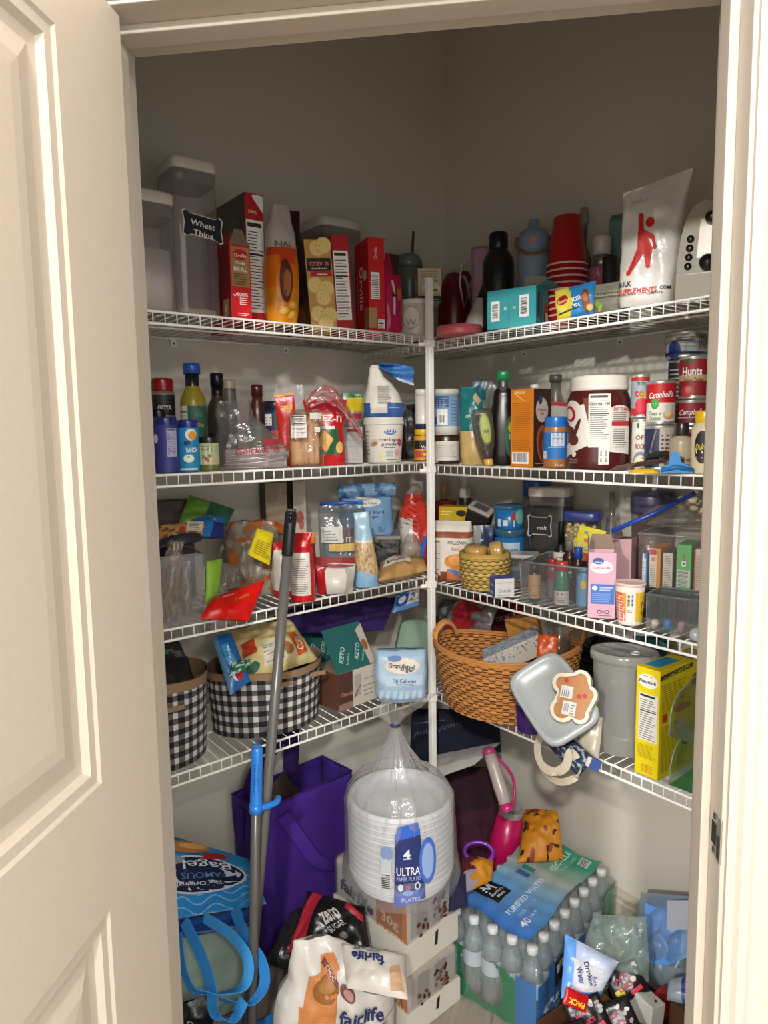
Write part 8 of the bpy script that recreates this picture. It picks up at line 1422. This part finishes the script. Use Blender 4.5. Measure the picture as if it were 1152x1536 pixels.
T = thing('purple_ring', 'purple plastic ring on the floor at the foot of the maroon backpack', 'ring', far(718, 1278, 1.90), face(P_)); MB().tube([(.038*cos(a), .01*sin(a), .022*sin(a)) for a in [i*pi/12 for i in range(24)]], .006, '6a2290', 8, closed=True).build('ring', 'gloss', T)

# right foreground: water jugs in wrap, film, snack tray
def jugc(u, v): return '8fb4dc' if .25 < u < .95 and v > .42 else ('a9c4dc' if v > .4 else 'b5c6cf')
T, S = flatbag('water_pack', 'half-empty pack of water bottles in light blue film at the right jamb', [far(938, 1470, 1.76), far(1052, 1500, 1.66), far(1048, 1345, 1.72), far(962, 1338, 1.86)], .12, lambda u, v: 'a9cdf4' if v > .34 and u > .12 else 'b9d0dc', kind='frost', seed=161, wr=.008, nu=34, nv=30)
O = T.location; m = MB()
for i in range(3):
    c = far(968+34*i, 1465, 1.76-.04*i)-O; m = MB(); m.lathe([(.026, -.0), (.031, .006), (.031, .10), (.029, .115), (.014, .15), (.014, .16)], 'a4bccb', 18, cap=False); m.xf(Matrix.Translation(c) @ Matrix.Rotation(radians(18), 4, 'X')); m.build('water_bottle', 'clearbin', T)
m = MB(); m.grid(lambda u, v: Vector(far(968+84*u, 1440-86*v+8*sin(u*5), 1.715-.09*u+.06*v))-O, 14, 12, lambda u, v: '5f98e0' if u < .66-.3*(v-.5)**2 else '86b0e0'); m.build('blue_film', 'gloss', T)
m = MB(); m.grid(lambda u, v: Vector(far(1000+52*u, 1356-6*v+ (1-v)*38, 1.68-.06*u+.04*v))-O+Vector((-.003, -.003, .002)), 10, 8, 'b3b8c4'); m.build('white_film', 'gloss', T)
T, S = flatbag('plastic_film', 'crumpled clear green-tinted plastic film between the water pack and the right jamb', [far(868, 1440, 1.62), far(972, 1478, 1.62), far(968, 1380, 1.70), far(888, 1376, 1.70)], .07, lambda u, v: 'c9e2d8', kind='clearheavy', seed=162, wr=.020, nu=30, nv=26)
def prd(pr): pr.quad([(.30, .12), (.92, .10), (.80, .64), (.16, .70)], 'c4c4c8'); pr.text('Drinking', .52, .47, .13, '2c2c60', .5, rot=-62, bold=.03); pr.text('Water', .36, .42, .12, '3a3c80', .34, rot=-62, bold=.03); pr.text('Pure', .70, .36, .09, '3a3c80', .22, rot=-62)
flatbag('water_wrap', 'torn white and blue drinking water wrap lying against the water pack', [far(846, 1494, 1.58), far(905, 1488, 1.58), far(932, 1440, 1.60), far(852, 1398, 1.63)], .035, lambda u, v: '5f98dc' if u < .22 or v < .12 else ('b3bfd8' if v > .72 else 'b9c2d4'), kind='foil', seed=163, wr=.008, prints=prd, nu=28)
flatbag('red_wrap', 'red wrap with yellow letters below the torn drinking water wrap', [far(846, 1500, 1.55), far(880, 1514, 1.55), far(886, 1490, 1.565), far(852, 1474, 1.565)], .012, 'b8141a', seed=164, wr=.003, prints=lambda pr: pr.text('PACK', .5, .34, .36, 'e0c22c', .72, rot=178, bold=.04))
flatbag('striped_cloth', 'grey striped cloth on the floor at the bottom beside the snack tray', [fl(812, 1572, .02), fl(838, 1575, .02), fl(840, 1530, .03), fl(822, 1528, .03)], .03, lambda u, v: '8a8480' if int(u*16) % 2 else '6a6562', kind='fabric', seed=165, wr=.004, nu=32)
K0 = fl(905, 1478, .16); K1 = fl(1040, 1548, .16); TRz = .03
SA, SB_, SC_ = fl(930, 1444, .115), fl(1052, 1532, .115), fl(838, 1548, .115)
tx = (SB_-SA); tx.z = 0; ty = (SC_-SA); ty.z = 0; TA = atan2(tx.y, tx.x); tw_, td_ = tx.length*1.05, ty.length*1.02
T = thing('snack_tray', 'brown open cardboard tray of snacks at the bottom right', 'box', (SA.x, SA.y, 0), TA); TH = SA.z; BR = '5a3a22'
def sg(m, x0, y0, z0, x1, y1, z1, c): m.box(min(x0, x1), min(y0, y1), z0, max(x0, x1), max(y0, y1), z1, c)
m = MB(); z0 = .002
sg(m, 0, 0, z0, tw_, -.003, TH, BR); sg(m, 0, 0, z0, .003, -td_, TH-.005, BR); sg(m, tw_, 0, z0, tw_-.003, -td_, TH-.03, BR); sg(m, 0, -td_, z0, tw_, -td_+.003, TH-.03, BR); sg(m, 0, 0, z0, tw_, -td_, z0+.003, '3c2614'); sg(m, 0, -td_*.36, z0, tw_*.62, -td_*.36-.003, TH-.006, '7a4e2a'); m.build('tray_walls', 'paper', T)
if z0 > .012: MB().box(.02, -td_+.02, -.0, tw_-.02, -.02, z0-.001, '4a3020').build('tray_foot', 'paper', T)
m = MB(); pr = Print(lambda s, t, e: (-e-.0005, -s, t)); rn = random.Random(8); pr.rect(0, .004, td_, TH-.006, '17120f')
for i in range(3): pr.text("JACK", td_*(.2+.3*i), TH*.60, .020, 'a32a44', td_*.2, bold=.05); pr.text("LINK'S", td_*(.2+.3*i), TH*.34, .018, 'a32a44', td_*.2, bold=.05); pr.rect(td_*(.12+.3*i), TH*.14, td_*(.2+.3*i), TH*.26, 'c4b52c'); pr.rect(td_*(.22+.3*i), TH*.12, td_*(.3+.3*i), TH*.2, 'c42a3c')
pr.done(T, 'printed_side')
def intray(x, y, z): return Vector((SA.x, SA.y, 0))+Matrix.Rotation(TA, 3, 'Z') @ Vector((x, y, z))
for i, (x, y, w_, d_, hz, ry_, lb) in enumerate(((.60, -.34, .30, .14, .03, 0, 'white box standing on edge in the snack tray'), (.86, -.60, .26, .2, .01, 8, 'white box with a barcode nearest the jamb in the snack tray'))):
    T = thing('white_box', lb, 'box', intray(tw_*x, td_*y, TH-.055+hz), TA+radians(ry_-8), None, radians(-6), 0); ww, dd = tw_*w_, td_*d_
    MB().box(-ww/2, -dd/2, 0, ww/2, dd/2, .07, 'c4c0ba', {'t': 'cac7c0'}).build('carton', 'paper', T, .002); pr = Print(lambda s, t, e: (s, t, .07+e)); pr.lines(-ww*.4, -dd*.3, ww*.1, dd*.2, 3, '8c8a86', .3)
    if i: pr.bars(-ww*.4, -dd*.4, ww*.0, -dd*.1, 10, 4, 'cac7c0', '3a3836')
    else: pr.ell(ww*.3, dd*.1, ww*.04, dd*.12, '1c1a1a', 40)
    pr.done(T)
def prs(seed):
    def f(pr):
        rn = random.Random(seed); pr.text('JACK', .40, .62, .16, 'a32a44', .44, rot=14, bold=.05); pr.text("LINK'S", .45, .40, .14, 'a32a44', .44, rot=14, bold=.05); pr.quad([(.12, .16), (.36, .20), (.34, .40), (.10, .34)], 'c4b52c'); pr.quad([(.5, .12), (.86, .2), (.84, .32), (.5, .24)], 'c42a3c')
        for i in range(6): pr.ell(rn.uniform(.6, .9), rn.uniform(.4, .9), .07, .05, rn.choice(('c9c4c0', '8a8683', 'a8a4a0')), rn.uniform(0, 180))
    return f
for i, (u, v, d_, lb) in enumerate(((882, 1524, 1.55, 'black meat snack packet with red lettering at the front of the tray'), (926, 1530, 1.55, 'second black meat snack packet in the middle of the tray'), (938, 1472, 1.63, 'black meat snack packet in the rear corner of the tray'), (862, 1560, 1.52, 'black meat snack packet nearest the bottom edge of the photo in the tray'))):
    c = far(u, v, d_); X = (RT*.9+UP*.35).normalized()*.042; Y = (UP*.8-RT*.35+FW*.5).normalized()*.036
    flatbag('meat_snack', lb, [c-X-Y, c+X-Y, c+X+Y, c-X+Y], .022, '181416', seed=170+i, wr=.004, prints=prs(i))
c = intray(tw_*.50, -td_*.42, TH-.02); flatbag('green_packet', 'white packet with red lettering and green corner in the snack tray', [c+Vector((-.03, -.05, -.05)), c+Vector((.035, -.05, -.05)), c+Vector((.02, .02, .03)), c+Vector((-.03, .02, .03))], .015, lambda u, v: 'b9b4a8' if v > .3 or u > .4 else '7fae7c', seed=180, wr=.003, prints=lambda pr: (pr.text('JERKY', .5, .66, .14, 'b52a3c', .6, rot=-50, bold=.04)))
c = intray(tw_*.54, -td_*.10, TH-.005); flatbag('red_packet', 'small glossy red packet between the white box and the rear wall of the tray', [c+Vector((-.03, -.02, -.03)), c+Vector((.03, -.02, -.03)), c+Vector((.03, .0, .03)), c+Vector((-.03, .0, .03))], .014, 'c01a22', seed=181, wr=.003)
c = far(886, 1470, 1.17); flatbag('clear_wrapper', 'dark crinkled clear wrapper on the rear left edge of the snack tray', [far(872, 1504, 1.57), far(900, 1468, 1.62), far(918, 1474, 1.62), far(892, 1514, 1.56)], .02, '4a4440', kind='clearheavy', seed=182, wr=.010)
c = far(1020, 1462, 1.20); flatbag('blue_pack', 'blue and grey pack end at the right jamb above the snack tray', [far(1000, 1500, 1.60), far(1042, 1510, 1.56), far(1040, 1462, 1.60), far(1004, 1468, 1.62)], .03, lambda u, v: '24408c' if u > .62 else '8f98a4', kind='foil', seed=183, wr=.006)
# ------------------------------------------------------------------ last small shifts so that neighbours stand clear of one another
SETTLE = {'bag_clip': (-0.0389, -0.0226, 0.003), 'bandage_box': (-0.0088, -0.0082, 0.003), 'black_rack': (-0.0135, -0.0179, 0.003), 'blue_clip': (-0.0102, -0.0175, 0.003), 'blue_clip.001': (-0.0244, -0.0175, 0.003), 'blue_snack_bag.001': (0.005, 0.0109, 0), 'bread_bag': (-0.0136, -0.0267, 0), 'bread_pack': (-0.0102, -0.0175, 0.003), 'brown_dish': (0.0196, 0.0071, 0), 'clear_bin': (-0.0068, -0.0188, 0.003), 'clear_bin.001': (0.0018, -0.0024, 0), 'clear_bin.002': (-0.0135, -0.0179, 0.003), 'clear_box': (0.0135, 0.0275, 0), 'clear_cup': (-0.0031, -0.0153, 0.006), 'clear_cup.001': (-0.0031, -0.0153, 0.006), 'clear_cup.002': (-0.0031, -0.0153, 0.006), 'clear_wrapper': (0, 0, 0.003), 'cracker_box': (0.0062, 0.0193, 0.003), 'cracker_box.002': (-0.0081, -0.0306, 0), 'crisp_bag.001': (0.0006, 0.0224, 0), 'cup_carton': (-0.009, -0.008, 0.003), 'dark_canister': (0.0117, 0.0005, 0), 'dark_cloth': (0.0008, 0.0134, 0), 'dark_mug': (-0.0163, -0.0115, 0), 'dessert_mix_box': (-0.0135, -0.0179, 0.003), 'dessert_mix_box.001': (-0.0135, -0.0179, 0.003), 'dessert_mix_box.002': (-0.0135, -0.0179, 0.003), 'dessert_mix_box.003': (-0.0135, -0.0179, 0.003), 'dessert_mix_box.004': (-0.0135, -0.0179, 0.003), 'drink_mix_packet': (0.0196, 0.0071, 0), 'drink_mix_packet.001': (0.0487, 0.035, 0), 'dustpan_pole': (0.0116, 0.001, 0), 'floral_bottle': (0.0382, 0.0239, 0.003), 'flour_bag.001': (0.0162, 0.026, 0), 'flour_pack': (0.0066, 0.0011, 0.003), 'food_can': (0.0016, -0.0025, 0.003), 'food_can.001': (0.0016, -0.0025, 0.003), 'food_can.002': (0.0102, 0.0062, 0), 'food_container': (-0.0253, -0.0164, 0), 'garlic_bag': (-0.0102, -0.0175, 0.003), 'gingham_basket': (-0.0019, -0.0057, 0.003), 'gold_wire_rack': (-0.0392, -0.0222, 0.003), 'grey_cushion': (0.0082, 0.0087, 0), 'iced_tea_pouch': (0.0159, 0.0122, 0.003), 'insulated_jug': (0.0137, 0.0145, 0.003), 'keto_box.001': (0.0156, 0.0256, 0), 'lidded_box': (-0.0025, -0.0062, 0), 'meat_snack': (-0.005, -0.0033, 0.003), 'meat_snack.003': (-0.0162, -0.0083, 0.006), 'milk_carton': (-0.0091, -0.0078, 0), 'navy_cloth': (-0.0181, -0.0104, 0.003), 'onion_bag': (0.0408, 0.0441, 0), 'orange_bag': (-0.013, -0.0032, 0.003), 'orange_folder': (-0.0165, -0.0252, 0.003), 'orange_packet.001': (-0.0347, -0.0286, 0.003), 'patterned_box': (-0.0131, 0.0057, 0.006), 'pink_box': (-0.0374, -0.025, 0.003), 'pink_carton': (-0.0385, -0.0235, 0.003), 'pink_dish': (-0.0414, -0.0435, 0.003), 'pink_tumbler': (0.0047, 0.0125, 0), 'pitcher': (0.0283, 0.0117, 0), 'plastic_film': (0.0117, 0.0041, 0), 'popcorn_box': (0.0087, 0.018, 0.003), 'popcorn_box.001': (-0.0072, -0.0096, 0), 'popcorn_container': (-0.0084, 0.0012, 0), 'pretzel_bag': (-0.0104, -0.0281, 0.003), 'purple_box': (-0.0135, -0.0179, 0.003), 'purple_tote': (-0.0033, -0.0119, 0.003), 'red_sweet_bag': (-0.0191, -0.0407, 0.003), 'red_wrap': (-0.0162, -0.0083, 0.006), 'round_trinket.002': (0, 0, 0.003), 'round_trinket.003': (-0.044, -0.0238, 0.006), 'seasoning_jar.003': (-0.0042, -0.0112, 0), 'snack_bar': (-0.025, -0.0166, 0.003), 'snack_bar.001': (-0.0509, -0.0318, 0), 'snack_bar.002': (-0.0384, -0.0235, 0.003), 'snack_tray': (-0.005, -0.0033, 0.003), 'soda_wrap': (0, 0, 0.003), 'soup_can': (0.0102, 0.0062, 0), 'spice_bottle.006': (-0.0196, -0.0072, 0.003), 'sprinkle_tub': (0.002, -0.0022, 0), 'sprinkle_tub.001': (0.002, -0.0022, 0), 'storage_container.002': (-0.0223, -0.0392, 0), 'storage_container.003': (0.0311, 0.0331, 0), 'straw_basket': (-0.0086, -0.0084, 0.003), 'sugar_bag': (0.0135, 0.0275, 0), 'sugar_bag.001': (-0.0037, -0.0047, 0.003), 'supplement_bag': (0.0102, 0.0064, 0.003), 'syrup_bottle': (-0.0427, -0.0421, 0), 'tan_box': (-0.011, -0.0056, 0.003), 'teal_packet': (-0.0383, -0.0236, 0.003), 'toast_pack': (-0.0068, -0.0309, 0.003), 'toaster': (-0.0038, -0.0055, 0.003), 'treat_bag': (-0.0029, -0.0052, 0), 'treat_bag.001': (-0.0229, -0.0387, 0.003), 'water_pack': (-0.013, -0.0032, 0.003), 'water_wrap': (-0.0132, -0.0022, 0.003), 'white_box': (0.0118, 0.0037, 0), 'wicker_basket': (-0.022, -0.0204, 0.003), 'wine_bottle': (0.0404, 0.0444, 0), 'wrapped_cake.001': (-0.0064, -0.0019, 0), 'yellow_packet': (-0.0509, -0.0318, 0), 'zip_bag.001': (-0.0135, -0.0179, 0.003)}
for n_, d_ in SETTLE.items():
    if n_ in bpy.data.objects: bpy.data.objects[n_].location += Vector(d_)
